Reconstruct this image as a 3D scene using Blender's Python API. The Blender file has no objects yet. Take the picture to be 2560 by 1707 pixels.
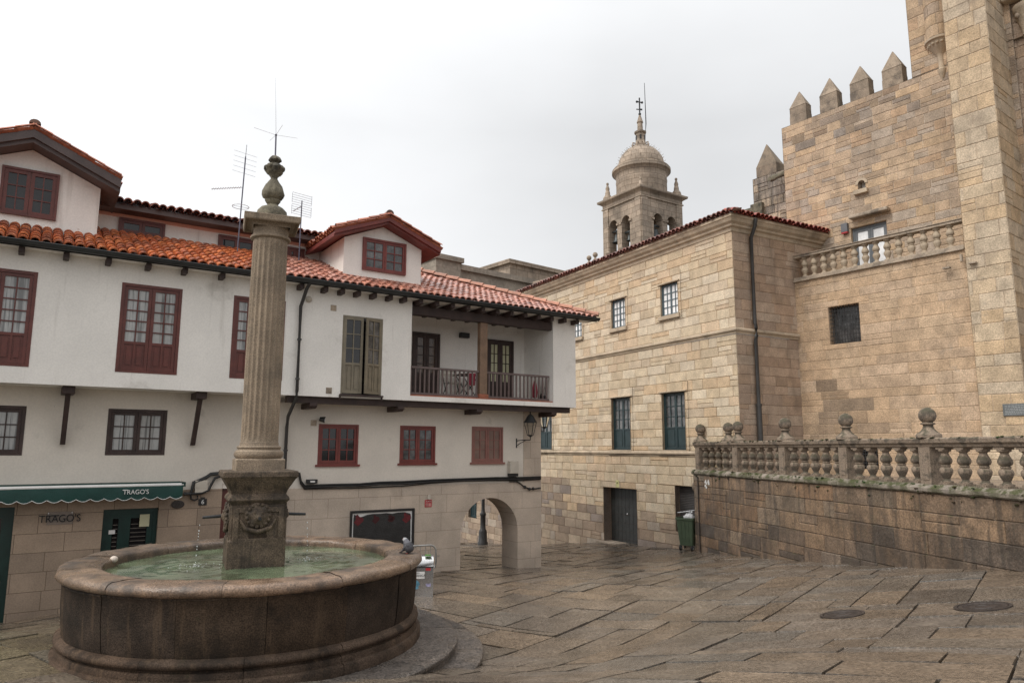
import bpy, math, random
import numpy as np
from mathutils import Vector, Matrix, noise as mnoise

rnd = random.Random(11)
R = math.radians
scene = bpy.context.scene
COL = scene.collection

# ------------------------------------------------------------------ camera
F, TH, RO, H = 1789.1, R(8.524), R(0.194), 1.65     # focal (for a 2560 px wide frame), pitch, roll, eye height
cam = bpy.data.cameras.new('camera')
cam.lens = 36 * F / 2560
cam.sensor_width = 36
cam.sensor_fit = 'HORIZONTAL'
cam.clip_start = 0.1
cam.clip_end = 2000
camo = bpy.data.objects.new('camera', cam)
COL.objects.link(camo)
camo.matrix_world = Matrix.Translation((0, 0, H)) @ Matrix.Rotation(R(90) + TH, 4, 'X') @ Matrix.Rotation(RO, 4, 'Z')
scene.camera = camo


def ray(x, y):
    X, Y = x - 1280, -(y - 853.5)
    c, s = math.cos(RO), math.sin(RO)
    X, Y = c * X - s * Y, s * X + c * Y
    ct, st = math.cos(TH), math.sin(TH)
    return X / F, (ct * F - st * Y) / F, (st * F + ct * Y) / F


def at(x, y, Y):
    """a measured picture point at distance Y"""
    a, b, c = ray(x, y)
    t = Y / b
    return Vector((a * t, Y, c * t + H))


class Fr:
    """a vertical facade: u runs along it, v out of it, z up"""
    def __init__(s, O, az):
        s.O = (float(O[0]), float(O[1]))
        s.az = az
        a = R(az)
        s.d = (math.sin(a), math.cos(a))
        s.n = (s.d[1], -s.d[0])

    def P(s, u, v, z):
        return Vector((s.O[0] + s.d[0] * u + s.n[0] * v, s.O[1] + s.d[1] * u + s.n[1] * v, z))

    def uz(s, x, y, v=0):
        a, b, c = ray(x, y)
        ox, oy = s.O[0] + s.n[0] * v, s.O[1] + s.n[1] * v
        t = (ox * s.n[0] + oy * s.n[1]) / (a * s.n[0] + b * s.n[1])
        return (a * t - ox) * s.d[0] + (b * t - oy) * s.d[1], c * t + H

    def rect(s, tl, tr, br, bl, v=0):
        p = [s.uz(*q, v) for q in (tl, tr, br, bl)]
        return (p[0][0] + p[3][0]) / 2, (p[1][0] + p[2][0]) / 2, (p[2][1] + p[3][1]) / 2, (p[0][1] + p[1][1]) / 2


# ------------------------------------------------------------------ mesh builder
class MB:
    def __init__(s):
        s.V, s.F, s.T, s.M, s.S = [], [], [], [], []

    def face(s, pts, t=(1, 1, 1), m=0, sm=False):
        i = len(s.V)
        s.V += [Vector(p) for p in pts]
        s.F.append(list(range(i, i + len(pts))))
        s.T.append(t); s.M.append(m); s.S.append(sm)

    def grid(s, rows, t=(1, 1, 1), m=0, sm=True, close=False, tf=None):
        i = len(s.V)
        n = len(rows[0])
        for r in rows:
            s.V += [Vector(p) for p in r]
        for a in range(len(rows) - 1):
            for b in range(n if close else n - 1):
                c = (b + 1) % n
                s.F.append([i + a * n + b, i + a * n + c, i + (a + 1) * n + c, i + (a + 1) * n + b])
                s.T.append(tf(a, b) if tf else t); s.M.append(m); s.S.append(sm)

    def box(s, fr, u0, u1, v0, v1, z0, z1, t=(1, 1, 1), m=0, skip=''):
        p = lambda u, v, z: fr.P(u, v, z)
        if 'f' not in skip: s.face([p(u0, v1, z0), p(u1, v1, z0), p(u1, v1, z1), p(u0, v1, z1)], t, m)
        if 'k' not in skip: s.face([p(u1, v0, z0), p(u0, v0, z0), p(u0, v0, z1), p(u1, v0, z1)], t, m)
        if 'l' not in skip: s.face([p(u0, v0, z0), p(u0, v1, z0), p(u0, v1, z1), p(u0, v0, z1)], t, m)
        if 'r' not in skip: s.face([p(u1, v1, z0), p(u1, v0, z0), p(u1, v0, z1), p(u1, v1, z1)], t, m)
        if 't' not in skip: s.face([p(u0, v1, z1), p(u1, v1, z1), p(u1, v0, z1), p(u0, v0, z1)], t, m)
        if 'b' not in skip: s.face([p(u0, v0, z0), p(u1, v0, z0), p(u1, v1, z0), p(u0, v1, z0)], t, m)

    def prism(s, pts_a, pts_b, t=(1, 1, 1), m=0):
        """solid between two matching outlines"""
        s.face(pts_a, t, m); s.face(list(reversed(pts_b)), t, m)
        n = len(pts_a)
        for i in range(n):
            j = (i + 1) % n
            s.face([pts_a[j], pts_a[i], pts_b[i], pts_b[j]], t, m)

    def tube(s, path, r, seg=8, t=(1, 1, 1), m=0, cap=True):
        path = [Vector(p) for p in path]
        rows = []
        ref = Vector((0, 0, 1))
        for i, p in enumerate(path):
            a = path[max(0, i - 1)]; b = path[min(len(path) - 1, i + 1)]
            d = (b - a).normalized()
            x = d.cross(ref)
            if x.length < .05: x = d.cross(Vector((1, .3, 0)))
            x.normalize(); y = d.cross(x)
            rr = r[i] if isinstance(r, (list, tuple)) else r
            rows.append([p + x * math.cos(k * 2 * math.pi / seg) * rr + y * math.sin(k * 2 * math.pi / seg) * rr for k in range(seg)])
        s.grid(rows, t, m, True, True)
        if cap:
            s.face(rows[0], t, m); s.face(list(reversed(rows[-1])), t, m)

    def lathe(s, c, prof, seg=24, t=(1, 1, 1), m=0, a0=0, a1=2 * math.pi, sm=True, rf=None, tf=None):
        full = abs(a1 - a0 - 2 * math.pi) < 1e-6
        n = seg if full else seg + 1
        rows = []
        for r, z in prof:
            row = []
            for k in range(n):
                a = a0 + (a1 - a0) * k / seg
                rr = rf(r, z, a) if rf else r
                row.append((c[0] + rr * math.cos(a), c[1] + rr * math.sin(a), c[2] + z))
            rows.append(row)
        # keep the arrises crisp: start a new strip where the outline turns sharply
        st = 0
        for i in range(1, len(prof)):
            last = i == len(prof) - 1
            turn = 0
            if not last:
                d0 = (prof[i][0] - prof[i - 1][0], prof[i][1] - prof[i - 1][1]); d1 = (prof[i + 1][0] - prof[i][0], prof[i + 1][1] - prof[i][1])
                turn = abs(math.atan2(d0[0] * d1[1] - d0[1] * d1[0], d0[0] * d1[0] + d0[1] * d1[1]))
            if last or turn > R(38):
                s.grid(rows[st:i + 1], t, m, sm, full, tf)
                st = i

    def ball(s, c, r, seg=16, rings=10, t=(1, 1, 1), m=0, sc=(1, 1, 1)):
        rows = []
        for i in range(rings + 1):
            ph = -math.pi / 2 + math.pi * i / rings
            rows.append([(c[0] + sc[0] * r * math.cos(ph) * math.cos(2 * math.pi * k / seg), c[1] + sc[1] * r * math.cos(ph) * math.sin(2 * math.pi * k / seg), c[2] + sc[2] * r * math.sin(ph)) for k in range(seg)])
        s.grid(rows, t, m, True, True)

    def squarelathe(s, c, prof, az, t=(1, 1, 1), m=0):
        """square section profile: (half width, z)"""
        fr = Fr((c[0], c[1]), az)
        rows = [[fr.P(-h, h, c[2] + z), fr.P(h, h, c[2] + z), fr.P(h, -h, c[2] + z), fr.P(-h, -h, c[2] + z)] for h, z in prof]
        s.grid(rows, t, m, False, True)
        s.face(rows[-1], t, m)

    def build(s, name, mats, parent=None, loc=None):
        pw = W.get(parent.name, Vector((0, 0, 0))) if parent else Vector((0, 0, 0))
        o = Vector(loc) if loc is not None else pw.copy()
        me = bpy.data.meshes.new(name)
        me.from_pydata([tuple(v - o) for v in s.V], [], s.F)
        ca = me.color_attributes.new('tint', 'FLOAT_COLOR', 'CORNER')
        arr = np.ones((len(me.loops), 4), dtype=np.float32)
        k = 0
        for f, t in zip(s.F, s.T):
            arr[k:k + len(f), :3] = t
            k += len(f)
        ca.data.foreach_set('color', arr.ravel())
        me.polygons.foreach_set('material_index', s.M)
        me.polygons.foreach_set('use_smooth', s.S)
        for mm in (mats if isinstance(mats, (list, tuple)) else [mats]):
            me.materials.append(mm)
        me.update()
        ob = bpy.data.objects.new(name, me)
        COL.objects.link(ob)
        if parent: ob.parent = parent
        ob.location = o - pw
        W[ob.name] = o
        return ob


W = {}


def tag(o, label=None, cat=None, group=None, kind=None):
    if label: o['label'] = label
    if cat: o['category'] = cat
    if group: o['group'] = group
    if kind: o['kind'] = kind
    return o


def thing(name, label, cat, loc, group=None):
    o = bpy.data.objects.new(name, None)
    o.empty_display_size = .3
    COL.objects.link(o)
    o.location = loc
    W[o.name] = Vector(loc)
    return tag(o, label, cat, group)


def pcopy(o, parent, off):
    """copy of a part, moved by off"""
    c = o.copy()
    COL.objects.link(c)
    c.parent = parent
    c.location = Vector(o.location) + Vector(off)
    W[c.name] = W[o.name] + Vector(off)
    return c


def bevel(o, w, seg=2):
    b = o.modifiers.new('bevel', 'BEVEL')
    b.width = w; b.segments = seg; b.limit_method = 'ANGLE'; b.angle_limit = R(40)
    # outlines are built face by face: weld first so that edges exist
    wd = o.modifiers.new('weld', 'WELD')
    wd.merge_threshold = .0005
    o.modifiers.move(1, 0)
    return o


def text(s, fr, u, v, z, size, mat_, name, parent=None, depth=.004, align='CENTER', squash=1):
    cu = bpy.data.curves.new(name, 'FONT')
    cu.body = s; cu.size = size; cu.extrude = depth
    cu.align_x = align; cu.align_y = 'CENTER'
    t = bpy.data.objects.new(name, cu)
    me = bpy.data.meshes.new_from_object(t)
    bpy.data.objects.remove(t)
    p = fr.P(u, v, z)
    m = Matrix(((fr.d[0] * squash, 0, fr.n[0], p.x), (fr.d[1] * squash, 0, fr.n[1], p.y), (0, 1, 0, p.z), (0, 0, 0, 1)))
    pw = W.get(parent.name, Vector((0, 0, 0))) if parent else Vector((0, 0, 0))
    me.transform(Matrix.Translation(-pw) @ m)
    ca = me.color_attributes.new('tint', 'FLOAT_COLOR', 'CORNER')
    ca.data.foreach_set('color', [1.0] * (4 * len(me.loops)))
    me.materials.clear(); me.materials.append(mat_)
    o = bpy.data.objects.new(name, me)
    COL.objects.link(o)
    if parent: o.parent = parent
    W[o.name] = pw
    return o


# ------------------------------------------------------------------ materials
def mat(name, col, rough=.8, nscale=5, namt=.3, fine=60, famt=.12, stain=None, streak=None, moss=None, bump=(40, .15), metal=0, spec=.5, rvar=0, blotch=None, coat=0):
    m = bpy.data.materials.new(name)
    m.use_nodes = True
    nt = m.node_tree; N = nt.nodes; L = nt.links
    b = N['Principled BSDF']
    tc = N.new('ShaderNodeTexCoord')

    def nz(scale, detail=4, vec=None, rough_=.55):
        n = N.new('ShaderNodeTexNoise')
        n.inputs['Scale'].default_value = scale; n.inputs['Detail'].default_value = detail
        n.inputs['Roughness'].default_value = rough_
        L.new(vec or tc.outputs['Object'], n.inputs['Vector'])
        return n.outputs['Fac']

    def rng(f, a, b_, c, d):
        r = N.new('ShaderNodeMapRange')
        r.inputs[1].default_value = a; r.inputs[2].default_value = b_; r.inputs[3].default_value = c; r.inputs[4].default_value = d
        r.interpolation_type = 'SMOOTHSTEP'
        L.new(f, r.inputs[0])
        return r.outputs[0]

    def mul(c, f):
        x = N.new('ShaderNodeVectorMath'); x.operation = 'SCALE'
        L.new(c, x.inputs[0]); L.new(f, x.inputs['Scale'])
        return x.outputs[0]

    def mixc(f, a, col2):
        x = N.new('ShaderNodeMix'); x.data_type = 'RGBA'
        L.new(f, x.inputs[0]); L.new(a, x.inputs[6])
        if isinstance(col2, tuple): x.inputs[7].default_value = (*col2, 1)
        else: L.new(col2, x.inputs[7])
        return x.outputs[2]
    at_ = N.new('ShaderNodeAttribute'); at_.attribute_name = 'tint'
    vm = N.new('ShaderNodeVectorMath'); vm.operation = 'MULTIPLY'
    L.new(at_.outputs['Color'], vm.inputs[0]); vm.inputs[1].default_value = col
    c = vm.outputs[0]
    if namt: c = mul(c, rng(nz(nscale, 5), .25, .75, 1 - namt, 1 + namt))
    if famt: c = mul(c, rng(nz(fine, 3), .3, .7, 1 - famt, 1 + famt))
    if blotch:      # (colour, scale, lo, hi, amount)
        c = mixc(rng(nz(blotch[1], 6, None, .65), blotch[2], blotch[3], 0, blotch[4]), c, blotch[0])
    if stain:
        c = mixc(rng(nz(stain[1], 6, None, .65), stain[2], stain[3], 0, stain[4]), c, stain[0])
    if streak:      # (colour, horizontal scale, vertical scale, lo, hi, amount)
        mp = N.new('ShaderNodeMapping')
        mp.inputs['Scale'].default_value = (streak[1], streak[1], streak[2])
        L.new(tc.outputs['Object'], mp.inputs[0])
        c = mixc(rng(nz(1, 5, mp.outputs[0]), streak[3], streak[4], 0, streak[5]), c, streak[0])
    if moss:        # (colour, scale, lo, hi, amount) more on faces that look up
        ge = N.new('ShaderNodeNewGeometry')
        sx = N.new('ShaderNodeSeparateXYZ'); L.new(ge.outputs['True Normal'], sx.inputs[0])
        up = rng(sx.outputs[2], -.2, .8, moss[5] if len(moss) > 5 else .25, 1)
        f = N.new('ShaderNodeMath'); f.operation = 'MULTIPLY'
        L.new(rng(nz(moss[1], 6, None, .7), moss[2], moss[3], 0, moss[4]), f.inputs[0]); L.new(up, f.inputs[1])
        c = mixc(f.outputs[0], c, moss[0])
    L.new(c, b.inputs['Base Color'])
    b.inputs['Roughness'].default_value = rough
    if rvar: L.new(rng(nz(nscale * .7, 4), .35, .65, max(.05, rough - rvar), min(1, rough + rvar)), b.inputs['Roughness'])
    b.inputs['Metallic'].default_value = metal
    b.inputs['Specular IOR Level'].default_value = spec
    b.inputs['Coat Weight'].default_value = coat
    b.inputs['Coat Roughness'].default_value = .12
    if bump:
        bp = N.new('ShaderNodeBump'); bp.inputs['Strength'].default_value = bump[1]; bp.inputs['Distance'].default_value = .02
        L.new(nz(bump[0], 6, None, .65), bp.inputs['Height']); L.new(bp.outputs[0], b.inputs['Normal'])
    return m


def add_joints(m, fr, bw, bh, mortar, amt, size=.012, c2=(.86, .86, .86)):
    """courses of sawn stone: joints and slab-to-slab differences along a facade"""
    nt = m.node_tree; N = nt.nodes; L = nt.links
    b = N['Principled BSDF']
    src = b.inputs['Base Color'].links[0].from_socket
    ge = N.new('ShaderNodeNewGeometry')
    dt = N.new('ShaderNodeVectorMath'); dt.operation = 'DOT_PRODUCT'
    L.new(ge.outputs['Position'], dt.inputs[0]); dt.inputs[1].default_value = (fr.d[0], fr.d[1], 0)
    sx = N.new('ShaderNodeSeparateXYZ'); L.new(ge.outputs['Position'], sx.inputs[0])
    cb = N.new('ShaderNodeCombineXYZ'); L.new(dt.outputs['Value'], cb.inputs[0]); L.new(sx.outputs[2], cb.inputs[1])
    br = N.new('ShaderNodeTexBrick')
    L.new(cb.outputs[0], br.inputs['Vector'])
    br.inputs['Color1'].default_value = (1.06, 1.03, 1, 1); br.inputs['Color2'].default_value = (*c2, 1); br.inputs['Mortar'].default_value = (*mortar, 1)
    br.inputs['Scale'].default_value = 1; br.inputs['Mortar Size'].default_value = size; br.inputs['Mortar Smooth'].default_value = .3
    br.inputs['Brick Width'].default_value = bw; br.inputs['Row Height'].default_value = bh
    br.offset = .37; br.offset_frequency = 2; br.squash = .7; br.squash_frequency = 3
    mx = N.new('ShaderNodeMix'); mx.data_type = 'RGBA'; mx.blend_type = 'MULTIPLY'; mx.inputs[0].default_value = amt
    L.new(src, mx.inputs[6]); L.new(br.outputs['Color'], mx.inputs[7]); L.new(mx.outputs[2], b.inputs['Base Color'])
    return m


plaster = mat('white_plaster', (.82, .785, .735), .85, .8, .07, 30, .04, stain=((.40, .36, .31), 1.3, .57, .78, .5), streak=((.42, .38, .33), 6, .45, .58, .78, .45), bump=(25, .12), blotch=((.25, .22, .19), 9, .70, .80, .35))
plaster_low = mat('stained_white_plaster', (.68, .62, .545), .85, .8, .08, 30, .04, stain=((.35, .31, .27), 1.6, .58, .78, .5), blotch=((.10, .09, .08), 14, .69, .76, .7), bump=(25, .15))
bounce_plaster = mat('plaster_with_tile_bounce', (.62, .34, .26), .85, 2, .1, 30, .05, bump=(20, .1))  # plain plaster; red bounce from the tiles is put into its colour
sawn = mat('sawn_granite_cladding', (.33, .252, .188), .7, 1.6, .14, 40, .1, stain=((.26, .2, .16), 1.1, .55, .8, .5), blotch=((.2, .17, .14), 18, .68, .76, .5), bump=(60, .12))
arch_stone = mat('smooth_arch_stone', (.50, .42, .345), .75, 1.4, .16, 50, .1, stain=((.24, .19, .15), .9, .52, .75, .6), blotch=((.22, .19, .16), 22, .66, .74, .5), bump=(60, .15))
masonB = mat('cream_ashlar', (1, 1, 1), .8, 3, .15, 32, .17, streak=((.27, .20, .14), 3.0, .5, .58, .78, .45), stain=((.33, .25, .17), .8, .56, .78, .45), blotch=((.20, .17, .13), 12, .68, .78, .35), bump=(28, .5))
masonC = mat('shade_toned_ashlar', (1, 1, 1), .8, 3, .16, 32, .18, streak=((.17, .125, .09), 2.0, .4, .54, .76, .55), stain=((.20, .15, .11), .8, .52, .74, .6), bump=(45, .3))  # darker copy of the front's ashlar; the flank's shade is in the colour
masonD = mat('cathedral_ashlar', (1, 1, 1), .85, 3, .2, 30, .22, stain=((.25, .195, .15), .5, .55, .74, .5), bump=(18, .8), streak=((.20, .155, .115), 2.2, .3, .56, .76, .5), blotch=((.30, .27, .235), 2.2, .60, .76, .4))
masonE = mat('damp_rubble_ashlar', (1, 1, 1), .6, 2.5, .35, 30, .32, stain=((.06, .048, .038), 1.3, .46, .68, .6), streak=((.05, .04, .032), 6.5, .7, .48, .66, .62), moss=((.10, .105, .04), 3.5, .54, .70, .7, .10), blotch=((.40, .34, .27), 6, .64, .76, .4), bump=(16, .9), rvar=.15)
granite = mat('weathered_granite_trim', (.39, .315, .24), .85, 3, .25, 40, .2, stain=((.085, .072, .06), 2.2, .46, .66, .7), bump=(40, .4))
granite_lt = mat('granite_cornice', (.46, .37, .27), .85, 2, .2, 50, .15, stain=((.13, .10, .075), 1.4, .52, .74, .6), bump=(40, .4))
balust = mat('lichen_granite', (.28, .215, .16), .85, 4, .3, 50, .3, stain=((.045, .04, .033), 4, .44, .62, .8), moss=((.05, .052, .022), 4, .42, .62, .6, .0), bump=(45, .6), blotch=((.42, .38, .32), 9, .66, .76, .35))
course_m = mat('mossy_base_course', (.27, .23, .19), .85, 4, .3, 60, .2, stain=((.06, .052, .045), 3, .48, .68, .7), moss=((.055, .062, .016), 3, .40, .56, .95, .6), bump=(30, .8), blotch=((.40, .36, .31), 7, .6, .72, .45))
basin_m = mat('wet_fountain_granite', (.049, .035, .026), .7, 3, .35, 70, .45, stain=((.014, .012, .010), 1.7, .46, .68, .75), streak=((.15, .10, .062), 9, .5, .56, .78, .5), blotch=((.04, .042, .022), 4, .62, .75, .5), bump=(45, .6), spec=.15)
rim_m = mat('worn_wet_rim', (.165, .118, .085), .38, 3, .35, 60, .4, stain=((.045, .038, .033), 2.2, .46, .66, .75), blotch=((.34, .22, .13), 2.6, .60, .74, .6), bump=(16, .7), rvar=.18)
ped_m = mat('pedestal_granite', (.125, .093, .066), .6, 3, .35, 60, .4, stain=((.04, .033, .027), 2.8, .44, .64, .8), streak=((.03, .026, .022), 8, .7, .50, .68, .8), moss=((.09, .11, .03), 5, .6, .72, .5, .2), bump=(40, .6), spec=.2)
col_m = mat('column_granite', (.255, .196, .138), .8, 2.5, .22, 70, .35, stain=((.13, .105, .08), 2.2, .52, .72, .6), streak=((.11, .09, .065), 9, .6, .55, .75, .55), bump=(60, .45))
fin_m = mat('dark_lichen_finial', (.15, .13, .09), .85, 6, .35, 50, .25, stain=((.03, .027, .02), 5, .48, .66, .8), blotch=((.26, .24, .16), 9, .56, .72, .6), bump=(25, .8))
step_m = mat('wet_speckled_step', (.105, .088, .075), .42, 5, .25, 42, .75, stain=((.05, .045, .04), 1.5, .5, .7, .6), bump=(110, .7), rvar=.18)
pave_m = mat('wet_granite_slabs', (1, 1, 1), .2, 2.5, .2, 26, .46, stain=((.06, .05, .042), .5, .48, .72, .55), blotch=((.21, .15, .095), .9, .58, .78, .4), bump=(30, .5), rvar=.13)
soil_m = mat('dark_joint_soil', (.045, .036, .028), .7, 3, .4, 40, .3, moss=((.08, .075, .02), .8, .55, .7, .7), bump=(30, .6))
moss_m = mat('mossy_ground', (.13, .105, .065), .65, 3, .4, 40, .35, moss=((.12, .10, .02), 1.2, .42, .62, .85), bump=(30, .7))
tile_m = mat('wet_orange_roof_tile', (1.08, 1.03, 1), .3, 7, .25, 60, .15, stain=((.06, .03, .02), 2.4, .56, .74, .55), blotch=((.16, .14, .09), 8, .66, .76, .5), bump=(50, .25), rvar=.12)
ridge_m = mat('pink_ridge_tile', (.42, .19, .12), .4, 5, .25, 60, .15, stain=((.2, .14, .05), 4, .6, .75, .6), bump=(40, .3))
deck_m = mat('dark_roof_boards', (.06, .04, .03), .8, 4, .2, 30, .1)
redwood = mat('oxblood_painted_wood', (.115, .030, .022), .45, 4, .2, 40, .1, bump=(60, .1))
redpaint = mat('brick_red_paint', (.17, .036, .028), .5, 4, .18, 40, .1, bump=(60, .1))
darkwood = mat('dark_stained_wood', (.045, .026, .022), .6, 4, .25, 40, .15, bump=(50, .2))
fascia_m = mat('brown_fascia_boards', (.085, .062, .058), .6, 3, .2, 40, .12, bump=(50, .2))
olive = mat('olive_grey_paint', (.20, .168, .118), .5, 4, .15, 40, .08, bump=(60, .1))
mauve = mat('mauve_brown_railing_paint', (.13, .092, .085), .5, 4, .15, 40, .08)
ochrewood = mat('ochre_wood_post', (.20, .125, .08), .6, 4, .2, 40, .1)
green = mat('bottle_green_paint', (.005, .028, .022), .4, 4, .2, 40, .08)
teal = mat('dark_teal_paint', (.022, .042, .046), .45, 4, .2, 40, .08)
slate = mat('slate_blue_window_paint', (.085, .115, .13), .45, 4, .12, 40, .05)
greyalu = mat('grey_window_frame', (.13, .14, .15), .4, 4, .1, 40, .05)
brownleaf = mat('brown_curtain_glass', (.09, .055, .035), .12, 6, .3, 40, .2, bump=None)
awn_m = mat('green_awning_canvas', (.004, .042, .034), .6, 3, .15, 60, .08)
white_m = mat('white_enamel', (.72, .71, .69), .35, 3, .05, 40, .04, bump=None)
cream_m = mat('cream_plastic', (.50, .45, .38), .5, 3, .1, 40, .04, bump=None)
black_m = mat('black_plastic', (.014, .013, .013), .45, 4, .3, 40, .2, bump=None)
iron_m = mat('black_wrought_iron', (.022, .022, .023), .5, 8, .3, 60, .2, bump=(60, .2))
gutter_m = mat('dark_gutter_metal', (.03, .033, .034), .35, 4, .2, 40, .1, bump=None)
pipe_m = mat('dark_grey_pipe', (.045, .042, .04), .4, 4, .2, 40, .1, bump=None)
alu_m = mat('antenna_aluminium', (.42, .43, .45), .4, 5, .1, 40, .05, metal=.6, bump=None)
mast_m = mat('blue_grey_mast', (.10, .10, .14), .4, 5, .1, 40, .05, bump=None)
steel_m = mat('brushed_steel', (.62, .62, .62), .24, 2.5, .12, 40, .06, metal=.9, bump=(12, .05))
galv_m = mat('galvanised_tube', (.40, .39, .37), .4, 5, .15, 40, .08, metal=.6, bump=None)
castiron = mat('wet_cast_iron', (.035, .026, .022), .42, 6, .3, 60, .2, bump=(60, .4))
binplastic = mat('green_bin_plastic', (.07, .10, .06), .42, 4, .12, 40, .06, bump=None)
rubber = mat('black_rubber', (.012, .012, .012), .7, 4, .2, 40, .1, bump=None)
bag_m = mat('white_plastic_bag', (.70, .70, .70), .35, 5, .1, 40, .05, bump=(20, .8))
redsign = mat('red_sign_enamel', (.42, .03, .035), .4, 4, .1, 40, .05, bump=None)
blue_m = mat('blue_cloth', (.06, .09, .22), .8, 4, .2, 40, .1)
redcloth = mat('red_cloth', (.32, .035, .06), .8, 4, .2, 40, .1)
leaf_m = mat('leaf_green', (.05, .09, .02), .5, 6, .3, 40, .2)
terracotta = mat('terracotta', (.30, .10, .055), .7, 4, .2, 40, .1)
paper_m = mat('yellowed_paper', (.52, .50, .33), .7, 3, .1, 40, .04, bump=None)
bronze = mat('bell_bronze', (.05, .055, .055), .4, 4, .3, 40, .1, metal=.5, bump=None)
plaque_m = mat('grey_bronze_plaque', (.13, .14, .14), .45, 4, .2, 80, .3, bump=(50, .3))
bird_m = mat('pigeon_feathers', (1, 1, 1), .7, 30, .2, 120, .15, bump=(80, .3))
tar_m = mat('torn_black_poster', (.022, .021, .021), .4, 5, .3, 40, .2, bump=(25, .6))
pane_dark = mat('dark_window_glass', (.014, .013, .014), .06, 1.5, .5, 20, .1, bump=(3, .02), spec=.6)
pane_sky = mat('sky_painted_curtain_glass', (.80, .80, .80), .12, 2, .22, 20, .05, bump=None, spec=.7)  # pale colour paints in reflected sky as well as white curtains
pane_mid = mat('dim_curtain_glass', (.10, .10, .10), .08, 3, .8, 20, .2, bump=None, spec=.6)
pane_curt = mat('folded_curtain_glass', (.40, .40, .39), .12, 2, .1, 20, .05, streak=((.09, .09, .09), 16, .6, .48, .62, .75), bump=None, spec=.6)  # dark streaks paint the shade in the curtain folds
add_w = None

# water: murky green, with dark blotches painted in for reflections
water_m = mat('murky_green_water', (.125, .16, .095), .03, .9, .4, 9, .1, stain=((.045, .055, .03), 1.3, .44, .64, .85), bump=(7, .07), spec=.5)
drop_m = mat('falling_water', (.75, .78, .78), .1, 3, .05, 40, 0, bump=None)

# ------------------------------------------------------------------ the sloping ground
GP = [(0, 0, 0), (-4, 0, -.15), (5, 0, .05), (4, 5.9, -.16), (0, 6.9, -.55), (-3.6, 7.2, -.85), (-5.6, 8.3, -.88), (-6.15, 10.6, -.95), (-.3, 10.6, -1.32), (-8, 12.2, -1.28),
      (-9.5, 14.0, -1.62), (-8.8, 14.5, -1.53), (-4, 17.3, -1.5), (-1.35, 19.5, -1.5), (.84, 21, -1.68), (-1.9, 16, -1.40), (6.24, 9.9, -.41), (4.7, 10.8, -.72), (8.3, 12, -.27), (7.77, 14.9, -.66), (7.1, 18.2, -1.04), (6.1, 23.2, -1.52),
      (5.14, 25.3, -1.67), (4.5, 26.4, -1.78), (3.6, 28.1, -1.87), (1.3, 32.3, -2.52), (-1.2, 31, -2.35), (-2.6, 39.3, -3.28), (-6, 30, -2.3), (-14, 12, -1.7), (2.8, 15.5, -1.2)]
_g = np.array(GP, float)


def _k(r2):
    return np.where(r2 > 1e-9, .5 * r2 * np.log(r2 + 1e-12), 0)


_n = len(_g)
_A = np.zeros((_n + 3, _n + 3))
_d2 = ((_g[:, None, :2] - _g[None, :, :2]) ** 2).sum(-1)
_A[:_n, :_n] = _k(_d2) + np.eye(_n) * .6
_A[:_n, _n] = 1; _A[:_n, _n + 1:] = _g[:, :2]
_A[_n, :_n] = 1; _A[_n + 1:, :_n] = _g[:, :2].T
_w = np.linalg.solve(_A, np.concatenate([_g[:, 2], [0, 0, 0]]))


def g(x, y):
    x = min(max(x, -18), 14); y = min(max(y, -3), 44)
    r2 = (_g[:, 0] - x) ** 2 + (_g[:, 1] - y) ** 2
    return float(_k(r2) @ _w[:_n] + _w[_n] + _w[_n + 1] * x + _w[_n + 2] * y)


def gp(x, y, dz=0):
    return Vector((x, y, g(x, y) + dz))


xs = [-600, -200, -60, -30] + [-18 + .8 * i for i in range(41)] + [30, 60, 200, 600]
ys = [-200, -60, -20] + [-3 + .8 * i for i in range(59)] + [60, 100, 250, 900]
mb = MB()
mb.grid([[gp(x, y, -.026) for x in xs] for y in ys], m=0)
tag(mb.build('ground', soil_m), kind='structure')

# slabs
GF = Fr((2.5, 9.6), 38)


def slabs(mb, u0, u1, v0, v1, along, rw, ln):
    """fields of rows, each a few metres long and laid out by itself"""
    if along == 'u':
        v = v1
        while v > v0:
            w = max(v - rnd.uniform(2.0, 4), v0)
            u = u0 - rnd.uniform(0, 2)
            while u < u1:
                e = min(u + rnd.uniform(2.4, 5.2), u1)
                rows_(mb, max(u, u0), e, w, v, 'v' if rnd.random() < .38 else 'u', rw, ln); u = e
            v = w
    else:
        u = u0
        while u < u1:
            w = min(u + rnd.uniform(1.5, 3.2), u1)
            v = v0 - rnd.uniform(0, 2)
            while v < v1:
                e = min(v + rnd.uniform(2.4, 5), v1)
                rows_(mb, u, w, max(v, v0), e, 'u' if rnd.random() < .12 else 'v', rw, ln); v = e
            u = w


def rows_(mb, u0, u1, v0, v1, along, rw, ln):
    """rows of slabs; along='u' rows run along u"""
    a0, a1, b0, b1 = (v0, v1, u0, u1) if along == 'u' else (u0, u1, v0, v1)
    a = a0
    while a < a1:
        w = min(rnd.uniform(*rw), a1 - a)
        if a1 - a - w < .15: w = a1 - a
        b = b0 - rnd.uniform(0, .5)
        while b < b1:
            l = rnd.uniform(*ln)
            e = min(b + l, b1)
            if b1 - e < .3: e = b1
            s0 = max(b, b0)
            if e - s0 > .05: slab(mb, *((s0, e, a, a + w) if along == 'u' else (a, a + w, s0, e)))
            b = e
        a += w


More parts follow.
